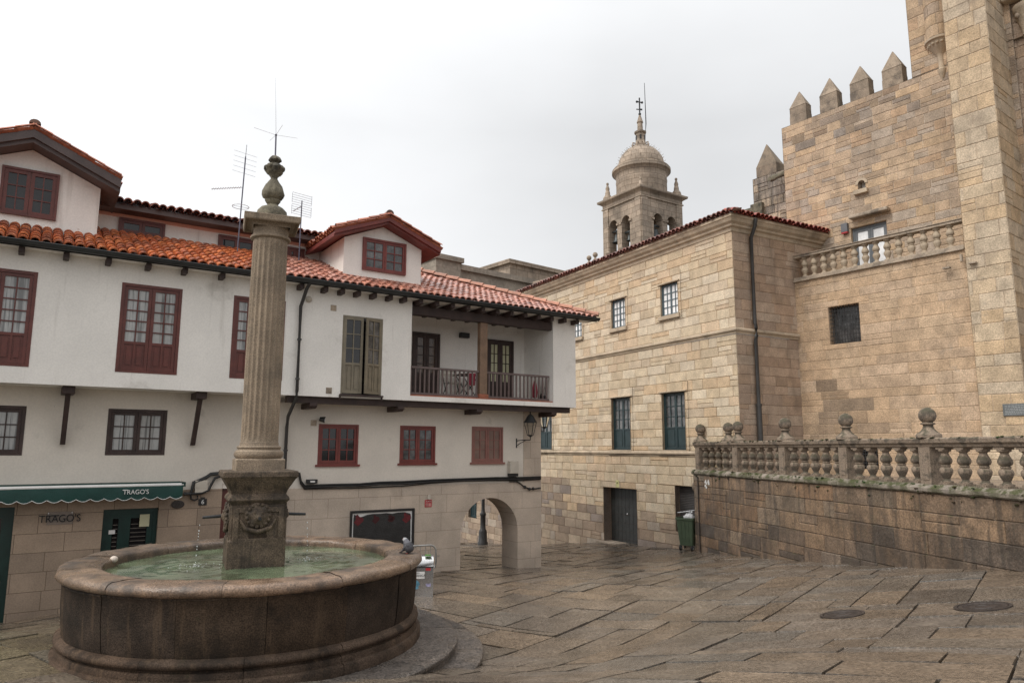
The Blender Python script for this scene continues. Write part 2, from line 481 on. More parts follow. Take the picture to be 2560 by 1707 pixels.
def slab(mb, u0, u1, v0, v1):
    c = GF.P((u0 + u1) / 2, (v0 + v1) / 2, 0)
    if not (-16 < c.x < 12.5 and .5 < c.y < 43): return
    if c.x > 6.6 and c.y > 24: return
    j = .002 + rnd.random() * .004
    kd = rnd.uniform(.4, .8)
    k = rnd.uniform(.84, 1.14)
    if rnd.random() < .06: k *= .72
    mo = max(0, min(1, (-4.6 - c.x) / 1.5)) * max(0, 1 - abs(c.y - 9.5) / 5)
    base = rnd.choice([(.158, .123, .092), (.162, .127, .096), (.152, .124, .099), (.172, .128, .090), (.147, .118, .090), (.152, .131, .109)])
    base = tuple(a * (1 - .6 * mo) + b * .6 * mo for a, b in zip(base, (.12, .10, .042)))
    t = tuple(x * k for x in base)
    dz = rnd.uniform(0, .02); tx, ty = rnd.uniform(-.004, .004), rnd.uniform(-.004, .004)
    hw, hl = (v1 - v0) / 2, (u1 - u0) / 2
    q = lambda: rnd.uniform(-.009, .009)
    out, inn = [], []
    for sx, sy in ((-1, -1), (1, -1), (1, 1), (-1, 1)):
        uu = (u0 + u1) / 2 + sx * (hl - j) + q(); vv = (v0 + v1) / 2 + sy * (hw - j) + q()
        p = GF.P(uu, vv, 0); out.append(gp(p.x, p.y, -.022))
        p = GF.P(uu - sx * .010, vv - sy * .010, 0); inn.append(gp(p.x, p.y, dz + sx * tx + sy * ty))
    # u,v orientation: v points right of u, so flip
    inn.reverse(); out.reverse()
    mb.face(inn, t)
    for i in range(4):
        mb.face([out[i], out[(i + 1) % 4], inn[(i + 1) % 4], inn[i]], tuple(x * kd for x in t))


mb = MB()
slabs(mb, -1.8, 36, -22, 0, 'u', (.55, 1.0), (.7, 1.5))
slabs(mb, -14, -1.8, -22, 0, 'v', (.55, .9), (.8, 1.7))
slabs(mb, -14, 34, 0, 12, 'v', (.55, .95), (.8, 2.0))
tag(mb.build('pavement', pave_m), kind='structure')

# ------------------------------------------------------------------ wall helpers
def rsub(rects, h):
    out = []
    for (a, b, c, d) in rects:
        h0, h1, h2, h3 = h
        if h1 <= a or h0 >= b or h3 <= c or h2 >= d:
            out.append((a, b, c, d)); continue
        if h2 > c: out.append((a, b, c, h2))
        if h3 < d: out.append((a, b, h3, d))
        zc, zd = max(c, h2), min(d, h3)
        if h0 > a: out.append((a, h0, zc, zd))
        if h1 < b: out.append((h1, b, zc, zd))
    return out


def wall(mb, fr, u0, u1, z0, z1, v, holes=(), depth=.1, t=(1, 1, 1), m=0, back=None):
    rs = [(u0, u1, z0, z1)]
    for h in holes: rs = rsub(rs, h[:4])
    for a, b, c, d in rs:
        mb.face([fr.P(a, v, c), fr.P(b, v, c), fr.P(b, v, d), fr.P(a, v, d)], t, m)
    for h in holes:
        reveal(mb, fr, h[0], h[1], h[2], h[3], h[4] if len(h) > 4 else v - depth, v, t, m)


def reveal(mb, fr, a, b, c, d, v0, v1, t=(1, 1, 1), m=0, back=True):
    p = fr.P
    mb.face([p(a, v1, c), p(a, v0, c), p(a, v0, d), p(a, v1, d)], t, m)
    mb.face([p(b, v0, c), p(b, v1, c), p(b, v1, d), p(b, v0, d)], t, m)
    mb.face([p(a, v1, d), p(a, v0, d), p(b, v0, d), p(b, v1, d)], t, m)
    mb.face([p(a, v0, c), p(a, v1, c), p(b, v1, c), p(b, v0, c)], t, m)
    if back: mb.face([p(a, v0, c), p(b, v0, c), p(b, v0, d), p(a, v0, d)], t, m)


def block(mb, fr, a, b, c, d, v, dep, t, j=.006, ch=.012, m=0):
    x = min(j, (b - a) * .2)
    e = min(ch * rnd.uniform(.7, 1.5), (b - a) * .2, (d - c) * .2)
    q = lambda: rnd.uniform(-.010, .010)
    vv = v + rnd.uniform(-.004, .004)
    o = [fr.P(a + x, v - dep, c + x), fr.P(b - x, v - dep, c + x), fr.P(b - x, v - dep, d - x), fr.P(a + x, v - dep, d - x)]
    i = [fr.P(a + x + e + q(), vv, c + x + e + q() * .6), fr.P(b - x - e + q(), vv, c + x + e + q() * .6), fr.P(b - x - e + q(), vv, d - x - e + q() * .6), fr.P(a + x + e + q(), vv, d - x - e + q() * .6)]
    mb.face(i, t, m)
    for k in range(4):
        n = (k + 1) % 4
        mb.face([o[k], o[n], i[n], i[k]], t, m)


def masonry(mb, fr, u0, u1, z0, z1, v, holes=(), ch=(.26, .38), bl=(.35, 1.0), pal=None, mort=(.2, .16, .12), dep=.02, j=.006, depth=.15, m=0, brk=.1):
    """coursed ashlar as separate blocks; holes cut through it"""
    rs = [(u0, u1, z0, z1)]
    for h in holes: rs = rsub(rs, h[:4])
    for a, b, c, d in rs:
        mb.face([fr.P(a, v - dep, c), fr.P(b, v - dep, c), fr.P(b, v - dep, d), fr.P(a, v - dep, d)], mort, m)
    z = z1
    while z > z0 + .01:
        h = min(rnd.uniform(*ch), z - z0)
        if z - z0 - h < .12: h = z - z0
        u = u0 - rnd.uniform(0, bl[1] * .6)
        while u < u1:
            w = rnd.uniform(*bl) * (1.35 if rnd.random() < .15 else 1)
            e = min(u + w, u1)
            if u1 - e < .12: e = u1
            if e > u0 + .02:
                parts = [(max(u, u0), e, z - h, z)]
                for hh in holes: parts = rsub(parts, hh[:4])
                t = pal(max(u, u0), z - h)
                for a, b, c, d in parts:
                    if b - a < .03 or d - c < .03: continue
                    if d - c > .24 and b - a > .3 and rnd.random() < brk:
                        s_ = c + (d - c) * rnd.uniform(.4, .6)
                        block(mb, fr, a, b, c, s_, v, dep, t, j, m=m); block(mb, fr, a, b, s_, d, v, dep, pal(a, s_), j, m=m)
                    else: block(mb, fr, a, b, c, d, v, dep, t, j, m=m)
            u = e
        z -= h
    for h in holes:
        if len(h) > 4 and h[4] is None: continue
        reveal(mb, fr, h[0], h[1], h[2], h[3], h[4] if len(h) > 4 else v - depth, v, pal(h[0], h[2]), m)


def palette(cols, lo=.85, hi=1.12, soft=0, warm=(1, 1, 1)):
    cols = [tuple(a * b for a, b in zip(c, warm)) for c in cols]
    cols = [tuple(.94 * x + .06 * (.3 * c[0] + .55 * c[1] + .15 * c[2]) for x in c) for c in cols]      # lean the granite towards grey
    mean = [sum(c[i] for c in cols) / len(cols) for i in range(3)]

    def f(u, z):
        c = rnd.choice(cols); k = rnd.uniform(lo, hi)
        return tuple((x + (m_ - x) * soft) * k for x, m_ in zip(c, mean))
    return f


def tiles(mb, O, U, S, nc, nr, sp, rl, clip=None, m=0, cols=None, seg=6, start=0):
    O, U, S = Vector(O), Vector(U).normalized(), Vector(S).normalized()
    Nn = U.cross(S)
    if Nn.z < 0: Nn = -Nn
    cols = cols or [(.47, .14, .048), (.42, .115, .042), (.52, .17, .06), (.36, .10, .042), (.46, .16, .075), (.30, .10, .05)]
    for c in range(start, nc):
        cj, cr = rnd.uniform(-.03, .03), rnd.uniform(.9, 1.1)
        for r in range(nr):
            if clip and not clip((c + .5) * sp, r * rl): continue
            t0 = rnd.choice(cols); k = rnd.uniform(.8, 1.15); t = tuple(x * k for x in t0)
            b = O + U * ((c + .5) * sp + rnd.uniform(-.011, .011)) + S * (r * rl + cj + rnd.uniform(-.015, .015)) + Nn * rnd.uniform(-.004, .008)
            if rnd.random() < .05: k *= .7; t = tuple(x * .7 for x in t)
            rows = []
            for s, rad, up in ((0, .50, .030), (rl * .5, .47, .02), (rl * 1.12, .43, .004)):
                rows.append([b + S * s + U * (math.cos(math.pi * q / seg) * rad * sp) + Nn * (up + math.sin(math.pi * q / seg) * rad * sp * .95) for q in range(seg + 1)])
            mb.grid(rows, t, m)
            # lip of the tile: a thin rim so that the open end reads as clay
            rim = [b - S * .004 + U * (math.cos(math.pi * q / seg) * .40 * sp) + Nn * (.022 + math.sin(math.pi * q / seg) * .40 * sp * .95) for q in range(seg + 1)]
            mb.grid([rows[0], rim], tuple(x * .9 for x in t), m, False)
            # channel tile
            b2 = b + U * sp * .5
            t2 = tuple(x * .7 for x in t)
            rows = [[b2 + S * s + U * (math.cos(math.pi * q / 4) * .5 * sp) + Nn * (up + .02 - math.sin(math.pi * q / 4) * .38 * sp) for q in range(5)] for s, up in ((-.02, .012), (rl * 1.05, 0))]
            mb.grid(rows, t2, m)


def ridgecaps(mb, a, b, r, ln=.36, t=(1, 1, 1), m=0):
    a, b = Vector(a), Vector(b)
    d = (b - a); L_ = d.length; d.normalize()
    x = d.cross(Vector((0, 0, 1))).normalized(); up = x.cross(d)
    n = max(1, int(L_ / ln))
    for i in range(n):
        k = rnd.uniform(.8, 1.2); tt = tuple(q * k for q in t)
        p = a + d * (L_ * i / n)
        e = a + d * (L_ * (i + 1.12) / n)
        rows = [[p + x * math.cos(math.pi * q / 8) * r + up * (math.sin(math.pi * q / 8) * r * .9 + .02) for q in range(9)],
                [e + x * math.cos(math.pi * q / 8) * r * .85 + up * (math.sin(math.pi * q / 8) * r * .76) for q in range(9)]]
        mb.grid(rows, tt, m)
        mb.face(list(reversed(rows[0])), tuple(q * .5 for q in tt), m)


def sash(mb, fr, u0, u1, z0, z1, v, cols, rows, fw=.05, bar=.022, panel=0, mf=0, mp=1, th=.04, npan=2):
    """one casement leaf: stiles, rails, glazing bars, panes, optional wooden panel below"""
    mb.box(fr, u0, u0 + fw, v - th, v, z0, z1, m=mf)
    mb.box(fr, u1 - fw, u1, v - th, v, z0, z1, m=mf)
    mb.box(fr, u0 + fw, u1 - fw, v - th, v - .001, z1 - fw, z1, m=mf)
    mb.box(fr, u0 + fw, u1 - fw, v - th, v - .001, z0, z0 + fw, m=mf)
    zb = z0 + fw
    if panel:
        zb = z0 + (z1 - z0) * panel
        mb.box(fr, u0 + fw, u1 - fw, v - th, v - .001, zb - fw * .9, zb, m=mf)
        mb.face([fr.P(u0 + fw, v - .022, z0 + fw), fr.P(u1 - fw, v - .022, z0 + fw), fr.P(u1 - fw, v - .022, zb - fw * .9), fr.P(u0 + fw, v - .022, zb - fw * .9)], m=mf)
        w = (u1 - u0 - 2 * fw) / npan
        for k in range(npan):
            a = u0 + fw + w * k
            if k: mb.box(fr, a - .018, a + .018, v - .03, v - .002, z0 + fw, zb - fw * .9, m=mf)
            mb.box(fr, a + .05, a + w - .05, v - .022, v - .008, z0 + fw + .05, zb - fw * .9 - .05, m=mf)
    for k in range(1, cols):
        a = u0 + fw + (u1 - u0 - 2 * fw) * k / cols
        mb.box(fr, a - bar / 2, a + bar / 2, v - th * .8, v - .006, zb, z1 - fw, m=mf)
    for k in range(1, rows):
        c = zb + (z1 - fw - zb) * k / rows
        mb.box(fr, u0 + fw, u1 - fw, v - th * .8, v - .008, c - bar / 2, c + bar / 2, m=mf)
    if mp is not None:
        mb.face([fr.P(u0 + fw, v - th * .7, zb), fr.P(u1 - fw, v - th * .7, zb), fr.P(u1 - fw, v - th * .7, z1 - fw), fr.P(u0 + fw, v - th * .7, z1 - fw)], m=mp)


def window(fr, r, v, parent, mf, mp, leaves=2, cols=2, rows=3, panel=0, frame=.055, fw=.05, name='window', pname='pane', bar=.022, sill=0, single=False, npan=2):
    u0, u1, z0, z1 = r
    mb = MB()
    f = frame
    mb.box(fr, u0, u0 + f, v - .06, v + .012, z0, z1)
    mb.box(fr, u1 - f, u1, v - .06, v + .012, z0, z1)
    mb.box(fr, u0 + f, u1 - f, v - .06, v + .011, z1 - f, z1)
    mb.box(fr, u0 + f, u1 - f, v - .06, v + .011, z0, z0 + f * .8)
    if sill: mb.box(fr, u0 - .05, u1 + .05, v - .02, v + sill, z0 - .05, z0 + .002)
    a, b = u0 + f, u1 - f
    w = (b - a) / leaves
    glass = mb if single else MB()
    for k in range(leaves):
        sash(mb, fr, a + w * k + .003, a + w * (k + 1) - .003, z0 + f * .8 + .004, z1 - f - .004, v - .006, cols, rows, fw, bar, panel, 0, 1 if single else None, npan=npan)
        if not single:
            zb = z0 + (z1 - z0) * panel if panel else z0 + f
            glass.face([fr.P(a + w * k + .02, v - .034, zb), fr.P(a + w * (k + 1) - .02, v - .034, zb), fr.P(a + w * (k + 1) - .02, v - .034, z1 - f - .01), fr.P(a + w * k + .02, v - .034, z1 - f - .01)])
    if single: return mb.build(name, [mf, mp], parent)
    o = mb.build(name, mf, parent)
    glass.build(pname, mp, o)
    return o


def tube_obj(name, path, r, m, parent=None, seg=8):
    mb = MB(); mb.tube(path, r, seg)
    return mb.build(name, m, parent)


# ------------------------------------------------------------------ the two white houses
L = Fr(at(1352.5, 1417.2, 21.0)[:2], 56)
VU, ZS, ZE = .75, 2.83, 5.46            # overhang, soffit level, eaves level
US = -7.72                              # where the two houses meet
UL, UR = -17.5, .72
PITCH = 22
tp = math.tan(R(PITCH))


def roofz(v): return ZE + tp * (1.12 - v)


sawn = add_joints(sawn, L, .82, .36, (.42, .38, .34), 1, .007, (.8, .79, .78))
arch_stone = add_joints(arch_stone, L, 1.15, .46, (.5, .46, .42), .85, .006, (.9, .89, .88))

hl = thing('white_house', 'long white plastered house with oxblood French windows and a green shop awning below', 'house', L.P(-11, 0, -1.6))
hr = thing('corner_house', 'white plastered corner house with a loggia, red windows and a stone arch', 'house', L.P(-3.5, 0, -1.6))

# French windows of the left house
fw2 = L.rect((305.8, 705.5), (457.7, 723.4), (440.6, 936.3), (287, 930), VU)
wfw = fw2[1] - fw2[0]
uR1 = (L.uz(95.3, 680, VU)[0] + L.uz(72, 915, VU)[0]) / 2
uL3 = (L.uz(585, 740, VU)[0] + L.uz(573, 945, VU)[0]) / 2
frs = [(uR1 - wfw, uR1, fw2[2], fw2[3]), fw2, (uL3, uL3 + wfw, fw2[2], fw2[3])]
lw2 = L.rect((271.3, 1021.7), (418, 1024.6), (412, 1137), (262, 1137.6), 0)
uR = (L.uz(66.5, 1016, 0)[0] + L.uz(54.6, 1140, 0)[0]) / 2
lows = [(uR - (lw2[1] - lw2[0]), uR, lw2[2], lw2[3]), lw2]
mb = MB()
wall(mb, L, UL, US, ZS, ZE - .02, VU, [(*r, VU - .07) for r in frs])
mb.face([L.P(UL, -.05, ZS), L.P(US, -.05, ZS), L.P(US, VU, ZS), L.P(UL, VU, ZS)])
wall(mb, L, UL, US, .76, ZS, 0, [(*r, -.07) for r in lows], m=1)
mb.face([L.P(UL, -6, ZE), L.P(UL, VU, ZE), L.P(UL, VU, ZS), L.P(UL, -6, ZS)])
mb.build('wall', [plaster, plaster_low], hl)
# shop front openings
sd = (L.uz(36, 1267)[0] + L.uz(10.5, 1547)[0]) / 2
zt = L.uz(36, 1267)[1]
shop_door = (sd - 1.0, sd, -2.2, zt)
s2 = L.rect((259, 1273), (398.7, 1268.8), (389, 1358), (252, 1358), 0)
shop_win = (s2[0], s2[1], -1.3, s2[3])
u3 = L.uz(556, 1215)[0]
red_door = (u3, u3 + .95, -2.2, L.uz(556, 1209)[1])
mb = MB()
wall(mb, L, UL, US, -3.2, .76, .012, [(*shop_door, -.2), (*shop_win, -.18), (*red_door, -.16)])
mb.build('stone_base', sawn, hl)
for r in frs: window(L, r, VU - .004, hl, redwood, pane_curt, 2, 2, 5, .34, .06, .06, 'french_window', 'pane')
for r in lows: window(L, r, -.004, hl, darkwood, pane_curt, 2, 2, 3, 0, .06, .06, 'window', 'pane')
# shop door, shop window, red door
mb = MB()
sash(mb, L, shop_door[0] + .02, shop_door[1] - .06, -2.0, zt - .08, -.12, 1, 1, .13, .03, .3)
mb.box(L, shop_door[0], shop_door[1], -.2, -.1, zt - .08, zt); mb.box(L, shop_door[1] - .06, shop_door[1], -.2, -.1, -2.2, zt - .08)
d = mb.build('shop_door', [green, pane_dark], hl)
tube_obj('handle', [L.P(sd - .16, -.11, -.75), L.P(sd - .16, -.03, -.72), L.P(sd - .13, -.02, -.85), L.P(sd - .13, -.02, -1.15), L.P(sd - .16, -.03, -1.28), L.P(sd - .16, -.11, -1.25)], .018, steel_m, d)
mb = MB()
a, b, c, e = shop_win
w3 = (b - a)
mb.box(L, a, b, -.17, -.08, e - .09, e)
mb.box(L, a, a + .08, -.17, -.08, c, e - .09)
mb.box(L, b - .08, b, -.17, -.08, c, e - .09)
for (p, q, mm) in ((a + .08, a + w3 * .40, 1), (a + w3 * .40, b - .08, 1)):
    sash(mb, L, p, q, c, e - .09, -.1, 1, 1, .11, .03, .22)
for k in range(13):
    z = c + .35 + k * .085
    for (p, q) in ((a + .2, a + w3 * .40 - .12), (a + w3 * .4 + .12, b - .2)):
        mb.box(L, p, q, -.128, -.124, z, z + .018, m=2)
mb.build('shop_window', [green, pane_dark, mat('dim_blind_slats', (.10, .085, .07), .5, 3, .3)], hl)
mb = MB()
mb.box(L, *[x for x in (red_door[0], red_door[1])], -.15, -.1, -2.1, red_door[3])
for k in range(2): mb.box(L, red_door[0] + .12, red_door[1] - .12, -.1, -.085, -1.5 + k * .95, -.7 + k * .95)
mb.build('door', redwood, hl)


def paper(name, px, lbl, m=paper_m, v=-.07):
    r = L.rect(*px, v)
    mb = MB(); mb.box(L, r[0], r[1], v - .004, v, r[2], r[3])
    return tag(mb.build(name, m), lbl, 'paper notice' if name == 'paper_notice' else 'sticker')


paper('paper_notice', ((350, 1286), (374, 1284), (373, 1315), (348, 1316)), 'yellowed paper notice taped inside the green shop window')
paper('sticker', ((272, 1325), (288, 1324), (287, 1334), (271, 1335)), 'small white sticker on the narrow leaf of the green shop window', white_m)

# eaves: rafter ends, gutter
for px in ((54, 627), (166, 643), (272, 659), (372, 672), (463, 684), (557, 697), (655, 712)):
    u = L.uz(px[0], px[1], 1.0)[0]
    mb = MB(); mb.box(L, u - .05, u + .05, VU - .1, 1.02, ZE - .205, ZE - .095)
    bevel(mb.build('rafter_end', darkwood, hl), .008)
for px in ((755, 724), (815, 732), (857, 737), (897, 743), (937, 748), (977, 754), (1013, 759)):
    u = L.uz(px[0], px[1], 1.0)[0]
    mb = MB(); mb.box(L, u - .052, u + .052, VU - .1, 1.02, ZE - .21, ZE - .095)
    bevel(mb.build('rafter_end', darkwood, hr), .008)


def gutter(u0, u1, parent):
    mb = MB()
    rows = []
    for u in (u0, u1):
        rows.append([L.P(u, 1.16 + .07 * math.cos(math.pi * (1 + k / 8)), ZE - .02 + .075 * math.sin(math.pi * (1 + k / 8))) for k in range(9)])
    mb.grid(rows)
    rows2 = [[Vector(p) + Vector((0, 0, .006)) for p in r] for r in rows]
    mb.tube([L.P(u0, 1.237, ZE - .015), L.P(u1, 1.237, ZE - .015)], .012, 6)
    mb.box(L, u0, u1, 1.045, 1.075, ZE - .10, ZE - .0)
    return mb.build('gutter', gutter_m, parent)


gutter(UL, US, hl)
gutter(US + .002, 1.28, hr)
# boards under the eaves
for (a, b, pr) in ((UL, US, hl), (US, 1.2, hr)):
    mb = MB()
    mb.face([L.P(a, VU - .05, ZE - .09 + .0), L.P(b, VU - .05, ZE - .09), L.P(b, 1.06, ZE - .09), L.P(a, 1.06, ZE - .09)])
    mb.build('eaves_board', plaster, pr)

# main roofs
Sd = Vector((-L.n[0] * math.cos(R(PITCH)), -L.n[1] * math.cos(R(PITCH)), math.sin(R(PITCH))))
Ud = Vector((L.d[0], L.d[1], 0))
SP, RL = .185, .34
VA = -1.95                                # attic wall
slen = (1.14 - VA) / math.cos(R(PITCH))
ncl = int((US - UL) / SP)
mb = MB()
tiles(mb, L.P(UL, 1.14, ZE - .02), Ud, Sd, ncl, int(slen / RL) + 1, SP, RL, clip=lambda u, s: not (UL + u < -11.7 and s > 2.3))
mb.face([L.P(UL, 1.1, ZE - .07), L.P(US, 1.1, ZE - .07), L.P(US, -4.5, roofz(-4.5) - .08), L.P(UL, -4.5, roofz(-4.5) - .08)], (.1, .06, .05))
mb.build('roof', tile_m, hl)
ncr = int((1.2 - US) / SP)
US2 = UL + ncl * SP
HIPU = 1.26
mb = MB()
cols_r = [(.44, .19, .13), (.47, .23, .17), (.40, .18, .13), (.37, .17, .13), (.46, .25, .20)]  # pinkish tints put the reflected sky into the tile colour
cs = math.cos(R(PITCH))


def rclip(u, s):
    uu = US2 + u
    if uu > HIPU - s * cs - .05: return False
    if uu < -5 and s > slen + .3: return False
    return s < 4.75


tiles(mb, L.P(US2, 1.14, ZE - .02), Ud, Sd, int((HIPU - US2) / SP) + 1, 15, SP, RL, clip=rclip, cols=cols_r)
hipA = L.P(HIPU, 1.16, ZE + .05)
hipB = L.P(HIPU - 4.4, 1.16 - 4.4, roofz(1.16 - 4.4) + .1)
mb.face([L.P(US2, 1.1, ZE - .03), L.P(HIPU, 1.1, ZE - .03), L.P(HIPU - 4.4, -3.3, roofz(-3.3) - .05), L.P(-6, -3.3, roofz(-3.3) - .05), L.P(US2, VA - .3, roofz(VA - .3) - .05)], (.1, .06, .05))
# hipped end and back slope
mb.face([L.P(HIPU, 1.1, ZE + .02), L.P(HIPU, -9, ZE + .02), hipB], (.36, .13, .08))
mb.face([hipB, L.P(HIPU, -9, ZE + .02), L.P(-7, -9, ZE), L.P(-7, -3.3, roofz(-3.3))], (.36, .13, .08))
ro = mb.build('roof', tile_m, hr)
mb = MB(); ridgecaps(mb, hipA, hipB, .13, .4); mb.build('hip_ridge', ridge_m, ro)
mb = MB(); ridgecaps(mb, hipB, L.P(-7.5, -3.24, roofz(-3.24) + .1), .13, .4); mb.build('ridge', ridge_m, ro)


# dormers ------------------------------------------------------------
def dormer(parent, v, uL, uRr, ua, zap, zev, zb, depth, fm, ft, over, side, name, wrect, wargs, slope=.5, roofcols=None, sideL=None, vr=.10):
    """gabled dormer: wall part with roof, verge boards and window"""
    mb = MB()
    p = L.P
    zev = zap - slope * (uRr - ua)
    mb.face([p(uL, v, zb), p(uRr, v, zb), p(uRr, v, zev), p(ua, v, zap), p(uL, v, zev)])
    mb.face([p(uRr, v, zb), p(uRr, v - depth, zb), p(uRr, v - depth, zev), p(uRr, v, zev)])
    mb.face([p(uL, v - depth, zb), p(uL, v, zb), p(uL, v, zev), p(uL, v - depth, zev)])
    d = mb.build(name, plaster, parent)
    sl = slope
    zev = zap - sl * (uRr - ua)
    eR = (uRr + side, zev - sl * side); 
    eL = (uL - (sideL if sideL is not None else side), zap - sl * (ua - uL + (sideL if sideL is not None else side)))
    ap = (ua, zap)
    mb = MB()
    vf = v + over
    for (e, sgn) in ((eR, 1), (eL, -1)):
        # sloping slab: soffit + verge board
        for (lo, hi, va, vb) in ((.012, ft * .55, v - depth, vf - .06), (ft * .3, ft, vf - .06, vf)):
            A = [p(e[0], vb, e[1] + lo), p(e[0], vb, e[1] + hi), p(ap[0], vb, ap[1] + hi), p(ap[0], vb, ap[1] + lo)]
            Bq = [p(e[0], va, e[1] + lo), p(e[0], va, e[1] + hi), p(ap[0], va, ap[1] + hi), p(ap[0], va, ap[1] + lo)]
            if sgn < 0: A.reverse(); Bq.reverse()
            mb.prism(A, Bq)
    mb.build('verge_board', fm, d)
    # tiles: rows run along the dormer's depth (v)
    mb = MB()
    rc = roofcols or [(.40, .13, .07), (.44, .16, .09), (.34, .11, .06)]
    V3 = Vector((L.n[0], L.n[1], 0))
    for (e, sgn) in ((eR, 1), (eL, -1)):
        S_ = (p(ap[0], 0, ap[1]) - p(e[0], 0, e[1]))
        ln = S_.length
        n = int((depth + over) / SP)
        O_ = p(e[0], vf - .06 - n * SP, e[1] + ft - .03)
        tiles(mb, O_, V3, S_, n, int(ln / RL) + 1, SP, RL * ln / (RL * (int(ln / RL) + 1)), cols=rc)
        # verge tiles seen along the gable edge
        k = int(ln / .38) + 1
        for i in range(k):
            q0 = p(e[0], vf + .02, e[1] + ft + .02) + S_ * (i / k); q1 = p(e[0], vf + .02, e[1] + ft + .02) + S_ * ((i + 1.1) / k)
            kk = rnd.uniform(.85, 1.15); tt = tuple(x * kk for x in rnd.choice(rc))
            dd = (q1 - q0).normalized(); up = Vector((0, 0, 1)); side_ = V3
            rows = [[q + side_ * math.cos(math.pi * a / 6) * r_ + up * (math.sin(math.pi * a / 6) * r_ + z_) for a in range(7)] for q, r_, z_ in ((q0, vr, .02 * vr / .1), (q1, vr * .85, 0))]
            mb.grid(rows, tt)
    mb.build('dormer_roof', tile_m, d)
    mb = MB(); ridgecaps(mb, p(ua, vf + .03, zap + ft + .03), p(ua, v - depth, zap + ft + .03), .105, .4, (.7, .72, .7)); mb.build('ridge', ridge_m, d)
    window(L, wrect, v + .05, d, *wargs[:2], **wargs[2], single=True)
    return d


v1 = -.68
apx = L.uz(81.5, 346, v1); evx = L.uz(254.5, 446, v1)
ua = apx[0]; hw = evx[0] - ua
bw = (L.uz(150.7, 439.6, v1), L.uz(139.5, 553.5, v1))
wR = (bw[0][0] + bw[1][0]) / 2
w1 = (2 * ua - wR + .1, wR, bw[1][1], bw[0][1])
tA, tE = L.uz(88, 309, v1 + .5), L.uz(304.7, 437, v1 + .5)
slp = (tA[1] - tE[1]) / (tE[0] - tA[0])
ua = tA[0]
hw = evx[0] - ua
dormer(hl, v1, ua - hw, evx[0], ua, tA[1] - .40, evx[1], roofz(v1) - .3, 4, fascia_m, .34, .5, tE[0] - evx[0], 'dormer', w1, (redwood, pane_dark, dict(leaves=2, cols=2, rows=3, frame=.05, fw=.07)), slope=slp, vr=.04)
v2 = -.06
apx = L.uz(955.6, 554, v2)
eR = L.uz(1053.8, 607.7, v2); eL_ = L.uz(861.7, 574.5, v2)
uLd, uRd = eL_[0], eR[0]
uad = (uLd + uRd) / 2
wr = L.rect((906.6, 593.6), (1014.8, 611.5), (1011.7, 690), (904.6, 674), v2)
tA, tE = L.uz(974.7, 533, v2 + .38), L.uz(1095, 608, v2 + .38)
tL = L.uz(838, 562, v2 + .38)
slp = ((tA[1] - tE[1]) / (tE[0] - tA[0]) + (tA[1] - tL[1]) / (tA[0] - tL[0])) / 2
uad = tA[0]
dormer(hr, v2, uLd, uRd, uad, tA[1] - .28, eR[1] - .03, roofz(v2) - .3, 2.6, redpaint, .22, .38, .4, 'dormer', wr, (redpaint, pane_mid, dict(leaves=2, cols=2, rows=3, frame=.05, fw=.05)), slope=slp, sideL=max(.1, uLd - tL[0]), vr=.06)

# attic storey set back behind the roof
att = L.uz(252, 520, -1.55); att2 = L.uz(629.5, 584, -1.55)
zA = (att[1] + att2[1]) / 2 + .08
aw = [L.rect((296.8, 540.8), (413, 561.8), (410.7, 600), (295.9, 580), VA), L.rect((545.6, 585.7), (640, 602), (637, 640), (544, 625), VA), L.rect((718, 617), (761, 624), (759, 655), (716, 648), VA)]
mb = MB()
wall(mb, L, UL, -5.2, roofz(VA) - .2, zA - .1, VA)
mb.box(L, UL, -5.2, VA - .05, VA + .02, zA - .1, zA + .1, m=1)  # band painted with the tiles' red bounce light
at_w = mb.build('attic_wall', [plaster, bounce_plaster], hl)
for r in aw: window(L, (r[0], r[1], max(r[2], roofz(VA) - .05), min(r[3], zA - .11)), VA + .05, at_w, redwood, pane_dark, 2, 1, 1, 0, .05, .06, single=True)
mb = MB()
zt_ = zA + .04
mb.box(L, -14, -5.2, VA - .3, -1.5, zt_ - .06, zt_ + .06)
mb.build('attic_eaves', fascia_m, hl)
mb = MB()
SA = Vector((-L.n[0] * math.cos(R(13)), -L.n[1] * math.cos(R(13)), math.sin(R(13))))
tiles(mb, L.P(-14.5, -1.46, zt_ + .09), Ud, SA, int(9.4 / SP), 8, SP, RL, cols=[(.30, .10, .06), (.24, .085, .06), (.36, .13, .08)])
mb.face([L.P(-14.5, -1.5, zt_ + .062), L.P(-5.1, -1.5, zt_ + .062), L.P(-5.1, -6, zt_ + .05 + 4.1 * math.tan(R(13))), L.P(-14.5, -6, zt_ + .05 + 4.1 * math.tan(R(13)))], (.2, .07, .05))
mb.build('attic_roof', tile_m, hl)
mb = MB()
mb.face([L.P(UL, -6, -3), L.P(UR, -6, -3), L.P(UR, -6, ZE + 1), L.P(UL, -6, ZE + 1)])
mb.build('back_wall', plaster, hl)

